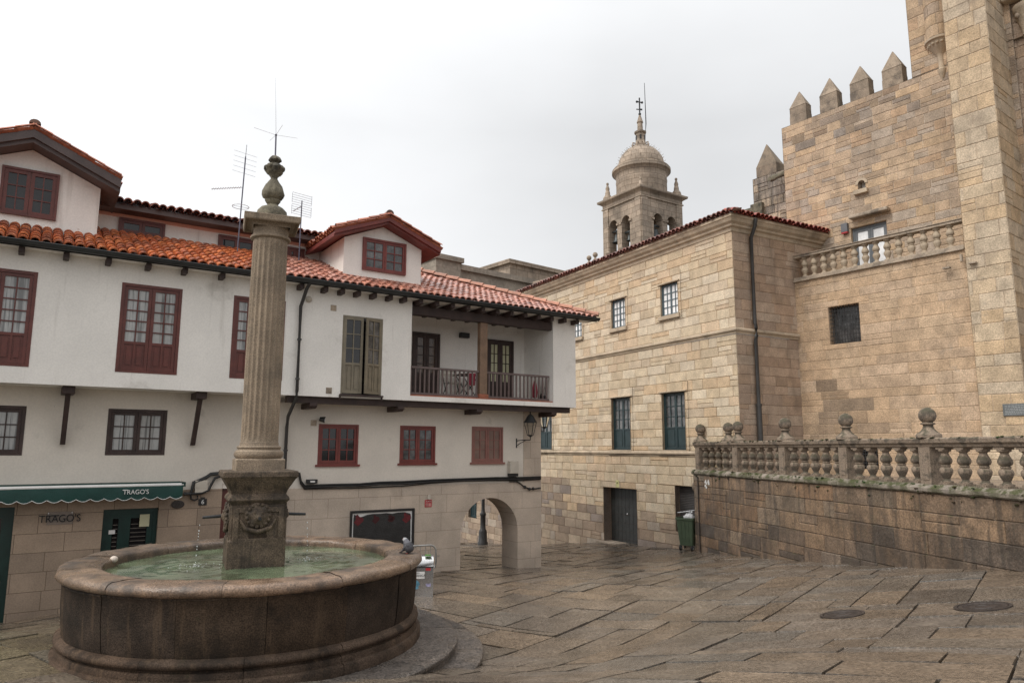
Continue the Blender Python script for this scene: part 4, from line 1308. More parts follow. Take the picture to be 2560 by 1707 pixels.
Z = Vector((0, 0, 1))
base = at(598, 553, 17.2); topm = at(614, 392, 17.2)
an = thing('tv_antenna', 'tall roof mast with two comb antennas and a ring antenna', 'antenna', base - Z * .6, 'roof antennas')
tilt = topm - base
mb = MB(); mb.tube([base - Z * .8, topm], .016, 8); mb.build('mast', mast_m, an)
mb = MB()
q = base + tilt * .83
for k in range(5):
    c = q + tilt.normalized() * (.13 * (k - 1.2)); mb.tube([c - Ud * .28 + Z * .03, c + Ud * .28 - Z * .03], .004, 5)
mb.tube([q - tilt.normalized() * .2, q + tilt.normalized() * .6], .01, 5)
mb.build('comb_antenna', alu_m, an)
mb = MB(); q = base + tilt * .52; ax = (-Ud * .75 + Z * -.2).normalized()
mb.tube([q, q + ax * .75], .008, 5)
for k in range(12): c = q + ax * (.06 + .06 * k); mb.tube([c - Vector((L.n[0], L.n[1], 0)) * .09, c + Vector((L.n[0], L.n[1], 0)) * .09], .005, 5)
mb.build('yagi_antenna', alu_m, an)
mb = MB(); q = base + tilt * .22
mb.tube([q + Vector((.2 * math.cos(a * .3927), .2 * math.sin(a * .3927), 0)) for a in range(17)], .008, 5); mb.tube([q - Ud * .2, q + Ud * .2], .006, 5)
mb.build('ring_antenna', alu_m, an)
base = at(749.5, 598, 18.2); topm = at(755, 502, 18.2)
an = thing('tv_antenna', 'short roof mast with a wide grid antenna, between the column and the small dormer', 'antenna', base - Z * .5, 'roof antennas')
mb = MB(); mb.tube([base - Z * .8, topm], .015, 8); mb.build('mast', mast_m, an)
mb = MB(); tilt = (topm - base)
for (f0, f1) in ((.62, .86), (.92, 1.16)):
    for k in range(5):
        c = base + tilt * (f0 + (f1 - f0) * k / 4); mb.tube([c - Ud * .26 + Z * .02, c + Ud * .26 - Z * .02], .006, 5)
    for s in (-.26, .26): mb.tube([base + tilt * f0 + Ud * s, base + tilt * f1 + Ud * s], .006, 5)
mb.tube([base + tilt * .86, base + tilt * .86 - Ud * .22 - Z * .18], .014, 6)
mb.build('grid_antenna', alu_m, an)
base = at(690, 470, 19.5); hub = at(690, 338, 19.5)
an = thing('whip_antenna', 'tall thin whip antenna with radial rods rising behind the column finial', 'antenna', base - Z * 1.9, 'roof antennas')
mb = MB(); mb.tube([base - Z * 2.2, hub], .022, 8); mb.ball(hub, .035, 10, 6); mb.build('mast', mast_m, an)
mb = MB(); mb.tube([hub, at(689, 195, 19.5)], [.007, .003], 6)
for a in range(4):
    x = Vector((math.cos(a * 1.57 + .6), math.sin(a * 1.57 + .6), .1)); mb.tube([hub, hub + x * .62], .0045, 5)
mb.build('rod', alu_m, an)

# ------------------------------------------------------------------ fountain
FC = Vector((-3.70, 10.606, 0))
FS = 2.4 / 2.1
ft = thing('fountain', 'round granite fountain with a fluted column rising from its pedestal', 'fountain', (FC.x, FC.y, -1.2))
ZR, ZB = .135, -.95
prof_rim = [(2.31, -.004), (2.352, .0), (2.378, .015), (2.398, .04), (2.402, .07), (2.39, .102), (2.362, .124), (2.32, .134), (2.26, ZR), (2.1, ZR + .002), (1.95, .128), (1.91, .115), (1.888, .09), (1.885, .05), (1.885, -.35)]
prof_wall = [(2.318, .005), (2.336, -.004), (2.342, -.025), (2.326, -.045), (2.322, -.3), (2.30, -.55), (2.28, -.66), (2.30, -.672)]
prof_base = [(2.285, -.655), (2.30, -.66), (2.335, -.672), (2.36, -.695), (2.366, -.722), (2.355, -.75), (2.33, -.768), (2.305, -.775), (2.305, -.79), (2.335, -.80), (2.345, -.84), (2.345, -.872), (2.385, -.882), (2.40, -.91), (2.40, -1.0)]


def ring(name, prof, n, m, off, gap, cols, seg=12, jr=.004, wob=.004):
    mb = MB()
    for k in range(n):
        a0 = off + 2 * math.pi * k / n + gap; a1 = off + 2 * math.pi * (k + 1) / n - gap
        kk = rnd.uniform(.78, 1.2); t0 = rnd.choice(cols); t = tuple(x * kk for x in t0)
        dr, dz = rnd.uniform(-jr, jr), rnd.uniform(-jr, jr)
        rows = []
        for (r_, z_) in prof:
            row = []
            for q in range(seg + 1):
                a = a0 + (a1 - a0) * q / seg
                w = wob * (mnoise.noise(Vector((math.cos(a) * r_ * 3, math.sin(a) * r_ * 3, z_ * 3))) + .6 * mnoise.noise(Vector((math.cos(a) * r_ * 9, math.sin(a) * r_ * 9, z_ * 9))))
                row.append((FC.x + (r_ + dr + w) * math.cos(a), FC.y + (r_ + dr + w) * math.sin(a), z_ + dz + w))
            rows.append(row)
        st = 0
        for i in range(1, len(prof)):
            turn = 0
            if i < len(prof) - 1:
                d0 = (prof[i][0] - prof[i - 1][0], prof[i][1] - prof[i - 1][1]); d1 = (prof[i + 1][0] - prof[i][0], prof[i + 1][1] - prof[i][1])
                turn = abs(math.atan2(d0[0] * d1[1] - d0[1] * d1[0], d0[0] * d1[0] + d0[1] * d1[1]))
            if i == len(prof) - 1 or turn > R(42):
                mb.grid(rows[st:i + 1], t); st = i
    return mb.build(name, m, ft)


neutral = [(1, 1, 1), (1.1, 1.02, .95), (.9, .9, .92), (1.0, .95, .88)]
ring('rim', prof_rim, 11, rim_m, .35, .0009, neutral, 14, .006, .014)
ring('basin', prof_wall, 15, basin_m, .1, .0014, [(1, 1, 1), (1.15, 1.1, 1.0), (.9, .88, .86), (1.2, 1.12, 1.0)], 10, .004, .006)
ring('base_moulding', prof_base, 13, basin_m, .2, .001, [(1.6, 1.5, 1.4), (1.8, 1.65, 1.5), (1.35, 1.3, 1.25)], 10, .003, .006)  # brighter tints put the moulding's highlight into the colour
mb = MB(); mb.lathe(FC, [(2.25, -1.1), (2.25, -.03)], 64, (.15, .15, .15)); mb.lathe(FC, [(1.9, .05), (1.9, -.6)], 64, (.3, .3, .25)); mb.build('core', basin_m, ft)


def step(name, rr, zt_, zb_, n, off):
    return ring(name, [(2.2, zt_ + .004), (rr - .12, zt_), (rr - .035, zt_ - .006), (rr - .004, zt_ - .03), (rr, zt_ - .06), (rr - .012, zt_ - .085), (rr - .03, zt_ - .1), (rr - .035, zb_)], n, step_m, off, .0015, [(1, 1, 1), (1.12, 1.1, 1.08), (.85, .84, .84)], 18, .002, .008)


step('upper_step', 2.94, -1.0, -1.32, 9, .25)
step('lower_step', 3.31, -1.16, -1.75, 11, .42)
# water
WZ = .012
mb = MB()
rows = []
for i in range(40):
    r_ = 1.895 * i / 39
    row = []
    for k in range(96):
        a = 2 * math.pi * k / 96
        x, y = FC.x + r_ * math.cos(a), FC.y + r_ * math.sin(a)
        h = .007 * mnoise.noise(Vector((x * 2.6, y * 2.6, 1))) + .005 * mnoise.noise(Vector((x * 7, y * 7, 4)))
        for (sx, sy) in ((-4.36, 10.25), (-3.0, 10.9)):
            d_ = math.hypot(x - sx, y - sy)
            h += .012 * math.sin(d_ * 34) * math.exp(-d_ * 3.2)
        row.append((x, y, WZ + h))
    rows.append(row)
mb.grid(rows, close=True)
mb.build('water', water_m, ft)

# pedestal
PAZ = 65
PF = Fr((FC.x + .01, FC.y), PAZ)
pz = lambda y, d=0: at(652, y, FC.y - d)[2]
zs = dict(cap_t=pz(1177, .4), cap_b=pz(1191, .4), bed=pz(1239, .3), base=-.3)
mb = MB()
HW = .365
prof = [(HW + .02, -.35), (HW + .02, pz(1352, .4)), (HW - .004, pz(1350, .4)), (HW - .004, pz(1262, .4)), (HW + .02, pz(1256, .4)), (HW + .05, pz(1250, .4)), (HW + .035, pz(1243, .4)), (HW + .0, pz(1236, .4)), (HW + .02, pz(1225, .4)), (HW + .075, pz(1208, .4)), (HW + .10, pz(1200, .4)), (HW + .14, zs['cap_b']), (HW + .14, zs['cap_t'] - .01), (HW + .125, zs['cap_t'])]
mb.squarelathe((FC.x, FC.y, 0), prof, PAZ)
ped = bevel(mb.build('pedestal', ped_m, ft), .012)
# sunk panel frame and lion mask on the faces
mb = MB()
for side in range(4):
    f2 = Fr(((PF.P(0, 0, 0)).x, PF.P(0, 0, 0).y), PAZ + 90 * side)
    zt2, zb2 = pz(1268, .4), pz(1345, .4)
    for (a, b, c, d_) in ((-HW + .03, -HW + .1, -.3, zt2), (HW - .1, HW - .03, -.3, zt2), (-HW + .1, HW - .1, zt2 - .07, zt2), (-HW + .1, HW - .1, pz(1352, .4) - .02, pz(1352, .4) + .03)):
        mb.box(f2, a, b, HW - .02, HW + .018, c, d_)
    # rust-dark run of wet below the mask, and a joint
    zt3 = pz(1315, .4)
    edge_ = [(-.10, zt3), (-.13, zt3 - .12), (-.09, zt3 - .3), (-.07, zt3 - .5), (.06, zt3 - .5), (.10, zt3 - .33), (.12, zt3 - .14), (.09, zt3)]
    mb.face([f2.P(u_, HW - .0025, z_) for u_, z_ in edge_], (.38, .35, .32))
    mb.box(f2, -HW - .002, HW + .002, HW - .02, HW + .001, pz(1374, .4), pz(1374, .4) + .012, (.3, .28, .26))
bevel(mb.build('panel_frame', ped_m, ped), .01)
for side in range(4):
    f2 = Fr((FC.x, FC.y), PAZ + 90 * side)
    zc_ = pz(1289, .4)
    mb = MB()
    rows = []
    for i in range(13):
        rr = .19 * i / 12
        rows.append([f2.P(rr * math.cos(k * math.pi / 14), HW - .02 + .09 * math.sqrt(max(0, 1 - (rr / .192) ** 2)) + .016 * math.sin(k * 1.0 * 5) * (rr / .19) * (1 if rr > .1 else .2) + .035 * math.exp(-((rr * math.cos(k * math.pi / 14)) ** 2 + (rr * math.sin(k * math.pi / 14) + .03) ** 2) / .003), zc_ + rr * math.sin(k * math.pi / 14)) for k in range(28)])
    mb.grid(rows, close=True)
    for k in range(15):
        a = k * 2 * math.pi / 15
        mb.ball(f2.P(.15 * math.cos(a), HW + .03, zc_ + .15 * math.sin(a)), .028, 8, 6)
    for s in (-.05, .05): mb.ball(f2.P(s, HW + .06, zc_ + .04), .022, 8, 6)
    # drapery swag below the mask
    mb.tube([f2.P(-.24, HW + .01, zc_ - .05), f2.P(-.17, HW + .02, zc_ - .17), f2.P(0, HW + .03, zc_ - .22), f2.P(.17, HW + .02, zc_ - .17), f2.P(.24, HW + .01, zc_ - .05)], [.015, .028, .036, .028, .015], 8)
    mk = mb.build('lion_mask', ped_m, ped)
    if side in (1, 3):
        tube_obj('spout', [f2.P(0, HW + .08, zc_ - .02), f2.P(0, HW + .34, zc_ - .035)], [.024, .019], iron_m, mk)
        mb = MB()
        zz = zc_ - .04
        while zz > WZ + .01:
            zz -= rnd.uniform(.035, .10)
            q = (zc_ - zz)
            mb.ball(f2.P(rnd.uniform(-.004, .004), HW + .35 + .05 * math.sqrt(max(0, q)), zz), rnd.uniform(.004, .0075), 6, 5, sc=(1, 1, 1.8))
        c = f2.P(0, HW + .39, WZ)
        for k in range(38):
            a, d_ = rnd.uniform(0, 6.28), abs(rnd.gauss(0, .17))
            mb.ball((c.x + d_ * math.cos(a), c.y + d_ * math.sin(a), WZ + .004 + rnd.uniform(0, .05) * math.exp(-d_ * 4)), rnd.uniform(.003, .007), 6, 4)
        mb.build('falling_water', drop_m, mk)
tube_obj('spout', [PF.P(0, HW + .1, pz(1289, .4) - .03), PF.P(0, HW + .17, pz(1289, .4) - .035)], .022, iron_m, ped)

# column base, shaft, capital
cz0 = zs['cap_t']
zpl = pz(1146, .2)
mb = MB(); mb.squarelathe((FC.x, FC.y, 0), [(.335, cz0 - .01), (.335, zpl)], PAZ); bevel(mb.build('plinth', col_m, ft), .02)
mb = MB()
zsh = pz(1104)
mb.lathe(FC, [(.2, zpl - .01), (.31, zpl), (.338, zpl + .03), (.345, zpl + .065), (.335, zpl + .1), (.30, zpl + .125), (.295, zpl + .135), (.305, zpl + .145), (.31, zpl + .16), (.30, zpl + .178), (.275, zpl + .185), (.268, zsh - .01), (.255, zsh)], 48)
mb.build('column_base', col_m, ft)
z0s, z1s = zsh - .01, pz(603)
NF = 20


def flute(r_, z_, a):
    f = (a * NF / (2 * math.pi)) % 1
    e = min(1, max(0, (z_ - z0s - .02) / .09)) * min(1, max(0, (z1s - .05 - z_) / .07))
    s = abs(f - .5) * 2
    return r_ - .024 * max(0, math.cos(s * math.pi / 2 / .86)) * (s < .86) * math.sqrt(max(0, e))


sh = [(.258, z0s)] + [(.2585 - .0 * k, z0s + (z1s - z0s) * k / 60 * 1.0) for k in range(1, 60)] + [(.258, z1s)]
sh = [(.262 + .006 * math.sin(math.pi * min(1, i / 60)) - .012 * (i / 60), z) for i, (r_, z) in enumerate(sh)]
extra = []
for r_, z in sh: extra.append((r_, z))
mb = MB(); mb.lathe(FC, extra, NF * 10, rf=flute); mb.build('shaft', col_m, ft)
mb = MB()
zk = z1s
mb.lathe(FC, [(.25, zk - .005), (.275, zk), (.292, zk + .012), (.296, zk + .03), (.288, zk + .047), (.262, zk + .055), (.256, zk + .075), (.258, zk + .17), (.27, zk + .19)], 48)
mb.build('necking', col_m, ft)
zab = pz(551, .3); zat = pz(536, .35)
mb = MB()
mb.squarelathe((FC.x, FC.y, 0), [(.262, zk + .165), (.27, zk + .19), (.30, zk + .235), (.345, (zk + .2 + zab) / 2 + .03), (.375, zab - .03), (.395, zab - .01), (.395, zab), (.40, zat - .03), (.405, zat), (.34, zat + .006)], 68)
bevel(mb.build('capital', col_m, ft), .012)
# finial
zf = lambda y: pz(y)
mb = MB()

P_ = [(.0, zat), (.225, zat + .004), (.232, zat + .05), (.215, zf(530)), (.17, zf(522)), (.085, zf(515)), (.08, zf(512)), (.10, zf(508)), (.115, zf(503)), (.105, zf(500)), (.14, zf(496)), (.163, zf(488)), (.155, zf(478)), (.125, zf(466)), (.08, zf(456)), (.05, zf(448)), (.055, zf(444)), (.10, zf(435))]
mb.lathe(FC, P_, 40, rf=lambda r_, z_, a: r_ + .012 * mnoise.noise(Vector((math.cos(a) * r_ * 14, math.sin(a) * r_ * 14, z_ * 14))) + (.007 * math.sin(a * 10) if zf(498) < z_ < zf(458) else 0))
mb.build('urn_finial', fin_m, ft)
mb = MB()
mb.lathe(FC, [(.10, zf(436)), (.14, zf(427)), (.148, zf(422)), (.11, zf(414)), (.06, zf(411)), (.058, zf(408)), (.088, zf(404)), (.092, zf(401)), (.07, zf(395)), (.04, zf(391)), (0, zf(389))], 32,
         rf=lambda r_, z_, a: r_ * (1 + .12 * math.cos(a * 6)) + .016 * mnoise.noise(Vector((math.cos(a) * r_ * 18, math.sin(a) * r_ * 18, z_ * 18))))
for k in range(6):
    a = k * math.pi / 3 + .3
    mb.ball((FC.x + .115 * math.cos(a), FC.y + .115 * math.sin(a), zf(421)), .045, 10, 8)
mb.build('flower_finial', fin_m, ft)

# small stone on the rim edge
c = at(271, 1413, 9.8)
mb = MB(); mb.ball((FC.x - 1.86, FC.y - .25, ZR - .03), .055, 10, 8, sc=(1, .9, .85)); tag(mb.build('pebble', mat('pale_pebble', (.55, .47, .40), .6, 6, .2)), 'pale round pebble lying on the inner edge of the fountain rim', 'stone')

# pigeon on the rim
A = R(5)
pc = Vector((FC.x + 2.18 * math.cos(A), FC.y + 2.18 * math.sin(A), ZR))
hx = Vector((.93, -.37, 0)); hy = Vector((.37, .93, 0))
q = lambda x, y, z: pc + hx * x + hy * y + Z * z
pg = thing('pigeon', 'dark grey pigeon hunched on the wet rim of the fountain', 'pigeon', pc)
mb = MB()
spine = [(.035, .012, .012, .012), (.040, .03, .05, .048), (.038, .06, .075, .068), (.030, .095, .082, .074), (.018, .125, .076, .068), (.004, .152, .060, .054), (-.012, .172, .046, .042), (-.028, .190, .037, .036), (-.044, .202, .031, .030), (-.060, .204, .022, .022), (-.070, .200, .010, .010), (-.073, .198, .002, .002)]
rows = []
for i, (x, z, ry, rx__) in enumerate(spine):
    tl = min(1, max(0, (i - 4) / 5)) * 1.2            # the rings lean over towards the head
    rows.append([q(x + rx__ * math.cos(k * math.pi / 9) * math.cos(tl), ry * math.sin(k * math.pi / 9), z + rx__ * math.cos(k * math.pi / 9) * math.sin(tl)) for k in range(18)])
mb.grid(rows, close=True, tf=lambda a, b: (.30, .30, .31) if a > 6 else ((.11, .11, .125) if a > 4 else (.055, .055, .062)))
mb.build('body', bird_m, pg)
mb = MB()
mb.prism([q(-.01, -.035, .07), q(-.01, .035, .07), q(-.115, .026, .012), q(-.115, -.026, .012)], [q(-.01, -.03, .045), q(-.01, .03, .045), q(-.112, .024, .004), q(-.112, -.024, .004)], (.03, .03, .034))
mb.build('tail', bird_m, pg)
for s_ in (-1, 1):
    mb = MB()
    rows = []
    for i in range(8):
        f = i / 7
        w = .058 * math.sin(math.pi * (.16 + .8 * f))
        cx_, cz_ = .034 - .085 * f * f, .14 - .105 * f
        rows.append([q(cx_ + w * (k / 4 - .5) * 1.7, s_ * (.080 - .03 * f * f - .03 * (k / 4 - .5) ** 2 * 2 + .006), cz_ + w * (k / 4 - .5) * .5) for k in range(5)])
    mb.grid(rows, tf=lambda a, b: (.03, .03, .033) if a in (3, 5) else (.085, .085, .095))
    mb.build('wing', bird_m, pg)
mb = MB()
mb.prism([q(-.066, -.006, .203), q(-.066, .006, .203), q(-.092, 0, .188)], [q(-.066, -.006, .194), q(-.066, .006, .194), q(-.091, 0, .185)], (.05, .045, .045))
for s_ in (-1, 1): mb.ball(q(-.052, s_ * .026, .208), .0045, 8, 6, (.5, .12, .03))
mb.build('beak', bird_m, pg)
for s_ in (-.02, .02):
    mb = MB()
    mb.tube([q(.03, s_, .03), q(.028, s_, .006)], .006, 6, (.30, .07, .06))
    for a in (2.7, 3.14, 3.6): mb.tube([q(.028, s_, .006), q(.028 + .035 * math.cos(a), s_ + .035 * math.sin(a), .005)], .004, 5, (.30, .07, .06))
    mb.build('leg', bird_m, pg)

# ------------------------------------------------------------------ the stone palace (two faces) with its tiled roof
Bo = at(1653, 1368, 25.3)
B0 = Fr(Bo[:2], 151.3)
cc = (B0.uz(1831.8, 576.9)[0] + B0.uz(1847, 1088)[0]) / 2
B = Fr(B0.P(cc, 0, 0)[:2], 151.3)           # u negative to the left, 0 at the corner
C = Fr(B.O, 61.3)                            # the shaded flank
pa = thing('stone_palace', 'cream ashlar palace with teal windows, string courses and a low tiled roof', 'building', B.P(-4, 0, -1.7))
palB = palette([(.58, .47, .335), (.62, .51, .37), (.55, .43, .29), (.60, .50, .385), (.52, .41, .285), (.64, .55, .43), (.57, .42, .29), (.50, .40, .30), (.55, .385, .235), (.62, .53, .42)], .92, 1.06, .35)
palBd = palette([(.42, .31, .215), (.46, .35, .25), (.37, .27, .19), (.44, .36, .28), (.48, .37, .26), (.33, .25, .19), (.30, .24, .20)], .8, 1.1)


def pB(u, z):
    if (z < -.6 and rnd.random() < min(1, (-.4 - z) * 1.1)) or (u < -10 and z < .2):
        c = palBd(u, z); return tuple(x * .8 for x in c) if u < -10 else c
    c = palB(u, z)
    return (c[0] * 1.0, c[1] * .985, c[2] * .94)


uwin = [B.rect((1527.8, 753), (1562.5, 745.4), (1564, 814.8), (1529, 822.4)), B.rect((1650.3, 715), (1693.7, 704), (1696, 782), (1652.5, 792))]
lwin = [B.rect((1528, 997), (1575, 992.8), (1578, 1123), (1530.5, 1124)), B.rect((1653, 982.7), (1711.9, 980), (1715.6, 1124), (1658, 1124.8))]
x1 = B.uz(1380, 1080)[0]
wl_ = lwin[0][1] - lwin[0][0]
lwin.insert(0, (x1 - wl_ * 1.1, x1, lwin[0][2], lwin[0][3]))
gap = lwin[2][0] - lwin[1][0]
zl = (lwin[1][2] + lwin[2][2]) / 2; zh = (lwin[1][3] + lwin[2][3]) / 2
lwin = [(a, b, zl, zh) for a, b, c, d in lwin]
for k in (1, 2): uwin.insert(0, (uwin[0][0] - gap, uwin[0][1] - gap, uwin[0][2], uwin[0][3]))
dB = B.rect((1508, 1217), (1591.7, 1223), (1595.5, 1364), (1512, 1358))
dB = (dB[0], dB[1], -2.3, dB[3])
shut = (B.uz(1687.5, 1215)[0], B.uz(1687.5, 1215)[0] + 1.05, -1.05, B.uz(1700, 1214)[1])
aw1 = B.rect((1178, 1240), (1192, 1240), (1192, 1296), (1178, 1292))
aw1 = (aw1[0] - .3, aw1[1], aw1[2], aw1[2] + 1.6)
CORN = 8.52
holes = [(*r, -.17) for r in uwin + lwin] + [(*dB, -.42), (*shut, -.3), (*aw1, -.2)]
mb = MB()
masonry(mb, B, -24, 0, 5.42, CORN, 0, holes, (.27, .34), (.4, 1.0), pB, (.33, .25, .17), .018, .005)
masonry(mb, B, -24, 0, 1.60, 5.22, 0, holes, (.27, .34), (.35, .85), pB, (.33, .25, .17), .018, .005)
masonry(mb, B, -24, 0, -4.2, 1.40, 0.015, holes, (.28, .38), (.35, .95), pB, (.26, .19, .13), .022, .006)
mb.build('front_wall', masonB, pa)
palC = palette([(.42, .32, .23), (.45, .36, .27), (.38, .28, .19), (.47, .39, .30), (.40, .29, .20), (.36, .28, .21)], .88, 1.06, .2, (1, .93, .9))  # stone colours darkened to hold the flank's shade
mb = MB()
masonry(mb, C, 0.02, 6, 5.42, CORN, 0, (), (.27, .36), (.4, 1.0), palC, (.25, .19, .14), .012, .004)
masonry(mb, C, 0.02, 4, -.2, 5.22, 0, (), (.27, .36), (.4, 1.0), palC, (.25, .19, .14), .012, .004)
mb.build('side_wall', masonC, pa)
# string courses
for (z0, z1, nm) in ((5.22, 5.42, 'string_course'), (1.40, 1.60, 'string_course')):
    mb = MB()
    p = [(0, z0), (.03, z0 + .01), (.035, z0 + .06), (.09, z0 + .10), (.09, z0 + .15), (.06, z0 + .19), (.0, z1)]
    def strip(fr, ua, ub, ma, mb_):
        mb.grid([[fr.P(ua + (v if ma else 0), v, z) for v, z in p], [fr.P(ub + (v if mb_ else 0), v, z) for v, z in p]], sm=False)
    strip(B, -24, 0, 0, 1)
    if z0 > 3:
        mb.grid([[C.P(-v, v, z) for v, z in p], [C.P(3.0, v, z) for v, z in p]], sm=False)
        mb.face([C.P(3.0, v, z) for v, z in p])
    mb.build(nm, granite_lt, pa)
# cornice
mb = MB()
p = [(0, CORN - .02), (.03, CORN), (.05, CORN + .1), (.13, CORN + .14), (.14, CORN + .2), (.22, CORN + .26), (.27, CORN + .36), (.30, CORN + .38), (.30, CORN + .47), (.0, CORN + .475)]
mb.grid([[B.P(-24, v, z) for v, z in p], [B.P(v, v, z) for v, z in p]], sm=False)
mb.grid([[C.P(-v, v, z) for v, z in p], [C.P(5.2, v, z) for v, z in p]], sm=False)
mb.build('cornice', granite_lt, pa)
# roof: two slopes and a hip
zr0 = CORN + .50
PB = 17
csb, snb = math.cos(R(PB)), math.sin(R(PB))
SB = Vector((-B.n[0] * csb, -B.n[1] * csb, snb)); UB = Vector((B.d[0], B.d[1], 0))
SC_ = Vector((-C.n[0] * csb, -C.n[1] * csb, snb)); UC = Vector((C.d[0], C.d[1], 0))
SPB = .21
mb = MB()
colsB = [(.25, .10, .075), (.30, .13, .10), (.20, .085, .07), (.28, .14, .11), (.22, .12, .10)]
OB = B.P(-24, .36, zr0)
tiles(mb, OB, UB, SB, int(24.4 / SPB), 9, SPB, .36, clip=lambda u, s: u < 24.36 - s * csb * .98, cols=colsB)
OC = C.P(-.36, .36, zr0)
tiles(mb, OC, UC, SC_, int(5.0 / SPB), 9, SPB, .36, clip=lambda u, s: u > s * csb * .98, cols=[(.32, .075, .055), (.36, .09, .065), (.27, .07, .055)])
hb = B.P(-3, -2.64, zr0 + 3 * math.tan(R(PB)))
mb.face([B.P(-24, .33, zr0 - .02), B.P(.33, .33, zr0 - .02), B.P(-3, -3, zr0 + 3.33 * math.tan(R(PB)) - .05), B.P(-24, -3, zr0 + 3.33 * math.tan(R(PB)) - .05)], (.12, .06, .05))
mb.face([C.P(-.33, .33, zr0 - .02), C.P(5, .33, zr0 - .02), C.P(5, -3, zr0 + 3.33 * math.tan(R(PB)) - .05), C.P(3, -3, zr0 + 3.33 * math.tan(R(PB)) - .05)], (.12, .06, .05))
rf_ = mb.build('roof', tile_m, pa)
mb = MB(); ridgecaps(mb, C.P(-.22, .22, zr0 + .06), C.P(2.9, -2.9, zr0 + 3.3 * math.tan(R(PB)) + .06), .10, .42, (.6, .55, .55)); mb.build('hip_ridge', ridge_m, rf_)
# windows
for i, r in enumerate(uwin): window(B, r, -.08, pa, slate, pane_sky, 2, 2, 4, 0, .03, .032, 'window', 'pane', .03)
for i, r in enumerate(lwin): window(B, r, -.10, pa, teal, pane_mid, 2, 2, 3, .40, .04, .05, 'window', 'pane', .03, npan=1)
window(B, aw1, -.12, pa, teal, pane_dark, 2, 1, 3, .4, .05, .05, 'window', 'pane')
for r in uwin + lwin:
    mb = MB()
    mb.box(B, r[0] - .09, r[1] + .09, .0, .075, r[2] - .15, r[2] - .01)
    bevel(mb.build('window_sill', granite_lt, pa), .012)
    mb = MB(); mb.box(B, r[0] - .1, r[1] + .1, 0, .05, r[3] + .02, r[3] + .07)
    bevel(mb.build('window_lintel', granite_lt, pa), .012)
    tube_obj('cable_conduit', [B.P(r[0] - .14, .055, r[2] - .2), B.P(r[1] + .2, .055, r[2] - .17), B.P(r[1] + .21, .05, r[3] + .35)], .009, castiron, pa, 5)
# studded door
mb = MB()
dv = -.36
mb.box(B, dB[0], dB[1], dv - .05, dv, dB[2], dB[3])
nplank = 9
for k in range(nplank):
    a = dB[0] + (dB[1] - dB[0]) * k / nplank; b = dB[0] + (dB[1] - dB[0]) * (k + 1) / nplank
    mb.box(B, a + .006, b - .006, dv, dv + .012, dB[2], dB[3] - .01)
for rr in range(7):
    for k in range(nplank):
        a = dB[0] + (dB[1] - dB[0]) * (k + .5) / nplank
        mb.box(B, a - .075, a + .075, dv + .012, dv + .02, -1.7 + rr * .3, -1.675 + rr * .3, m=1)
o = mb.build('door', [mat('grey_black_door_planks', (.040, .042, .040), .55, 4, .25), castiron], pa)
mb = MB(); mb.ball(B.P((dB[0] + dB[1]) / 2 + .03, dv + .04, -.75), .035, 10, 8); mb.build('knob', steel_m, o)
mb = MB(); mb.box(B, dB[0] - .1, dB[1] + .1, -.4, .3, -2.4, g(*B.P((dB[0] + dB[1]) / 2, .15, 0)[:2]) + .02); mb.build('doorstep', granite, pa)
# roller shutter
mb = MB()
k = 0
z = shut[2]
while z < shut[3]:
    mb.grid([[B.P(shut[0], -.2, z), B.P(shut[1], -.2, z)], [B.P(shut[0], -.185, z + .02), B.P(shut[1], -.185, z + .02)], [B.P(shut[0], -.2, min(z + .055, shut[3])), B.P(shut[1], -.2, min(z + .055, shut[3]))]], sm=False)
    z += .055
mb.build('roller_shutter', mat('brown_black_shutter', (.05, .045, .043), .5, 4, .2), pa)
# downpipe on the flank
ud = .76
mb = MB()
mb.tube([C.P(ud - .02, .34, CORN + .42), C.P(ud - .02, .30, CORN + .2), C.P(ud, .09, CORN - .15), C.P(ud, .09, 5.6), C.P(ud, .13, 5.45), C.P(ud, .13, 5.2), C.P(ud, .09, 5.05), C.P(ud, .09, 3.0)], .062, 10)
mb.tube([C.P(ud, .09, 3.05), C.P(ud, .09, .9)], .085, 10); mb.tube([C.P(ud, .09, 2.98), C.P(ud, .09, 3.06)], .1, 10)
mb.build('downpipe', pipe_m, pa)
# yellow sign above the door
r = B.rect((1539, 1200), (1546.8, 1200), (1546.8, 1217.7), (1539, 1217.7), .03)
mb = MB(); mb.box(B, r[0], r[1], .018, .026, r[2], r[3]); mb.ball(B.P((r[0] + r[1]) / 2, .02, r[3] - .09), .035, 8, 6, (.3, .3, .3))
tag(mb.build('door_sign', mat('pale_yellow_sign', (.55, .52, .24), .5, 6, .15)), 'small pale yellow sign above the studded dark door', 'sign')

# ------------------------------------------------------------------ cathedral wall
uC = (C.uz(1995.6, 842.7)[0] + C.uz(1982.6, 642)[0]) / 2
D = Fr(C.P(uC, 0, 0)[:2], 142.4)            # lower wall, flush with the balcony; u grows to the right
uC1 = C.uz(2052, 620)[0]
D1 = Fr(C.P(uC1, 0, 0)[:2], 142.4)          # upper wall, set back
ca = thing('cathedral', 'tan granite cathedral wall with pointed battlements, balcony and a tall buttress', 'church', D.P(2.5, 0, 0))
palD = palette([(.50, .375, .25), (.54, .41, .275), (.47, .34, .215), (.52, .40, .29), (.55, .43, .31), (.49, .35, .22), (.51, .36, .22), (.44, .33, .23)], .95, 1.05, .5, (1.0, .945, .90))
palD1 = palette([(.46, .345, .23), (.50, .38, .255), (.42, .31, .20), (.38, .32, .25), (.52, .39, .25), (.36, .29, .22), (.51, .37, .22), (.44, .30, .18), (.40, .35, .29), (.33, .26, .19)], .88, 1.08, .3, (1.0, .95, .93))
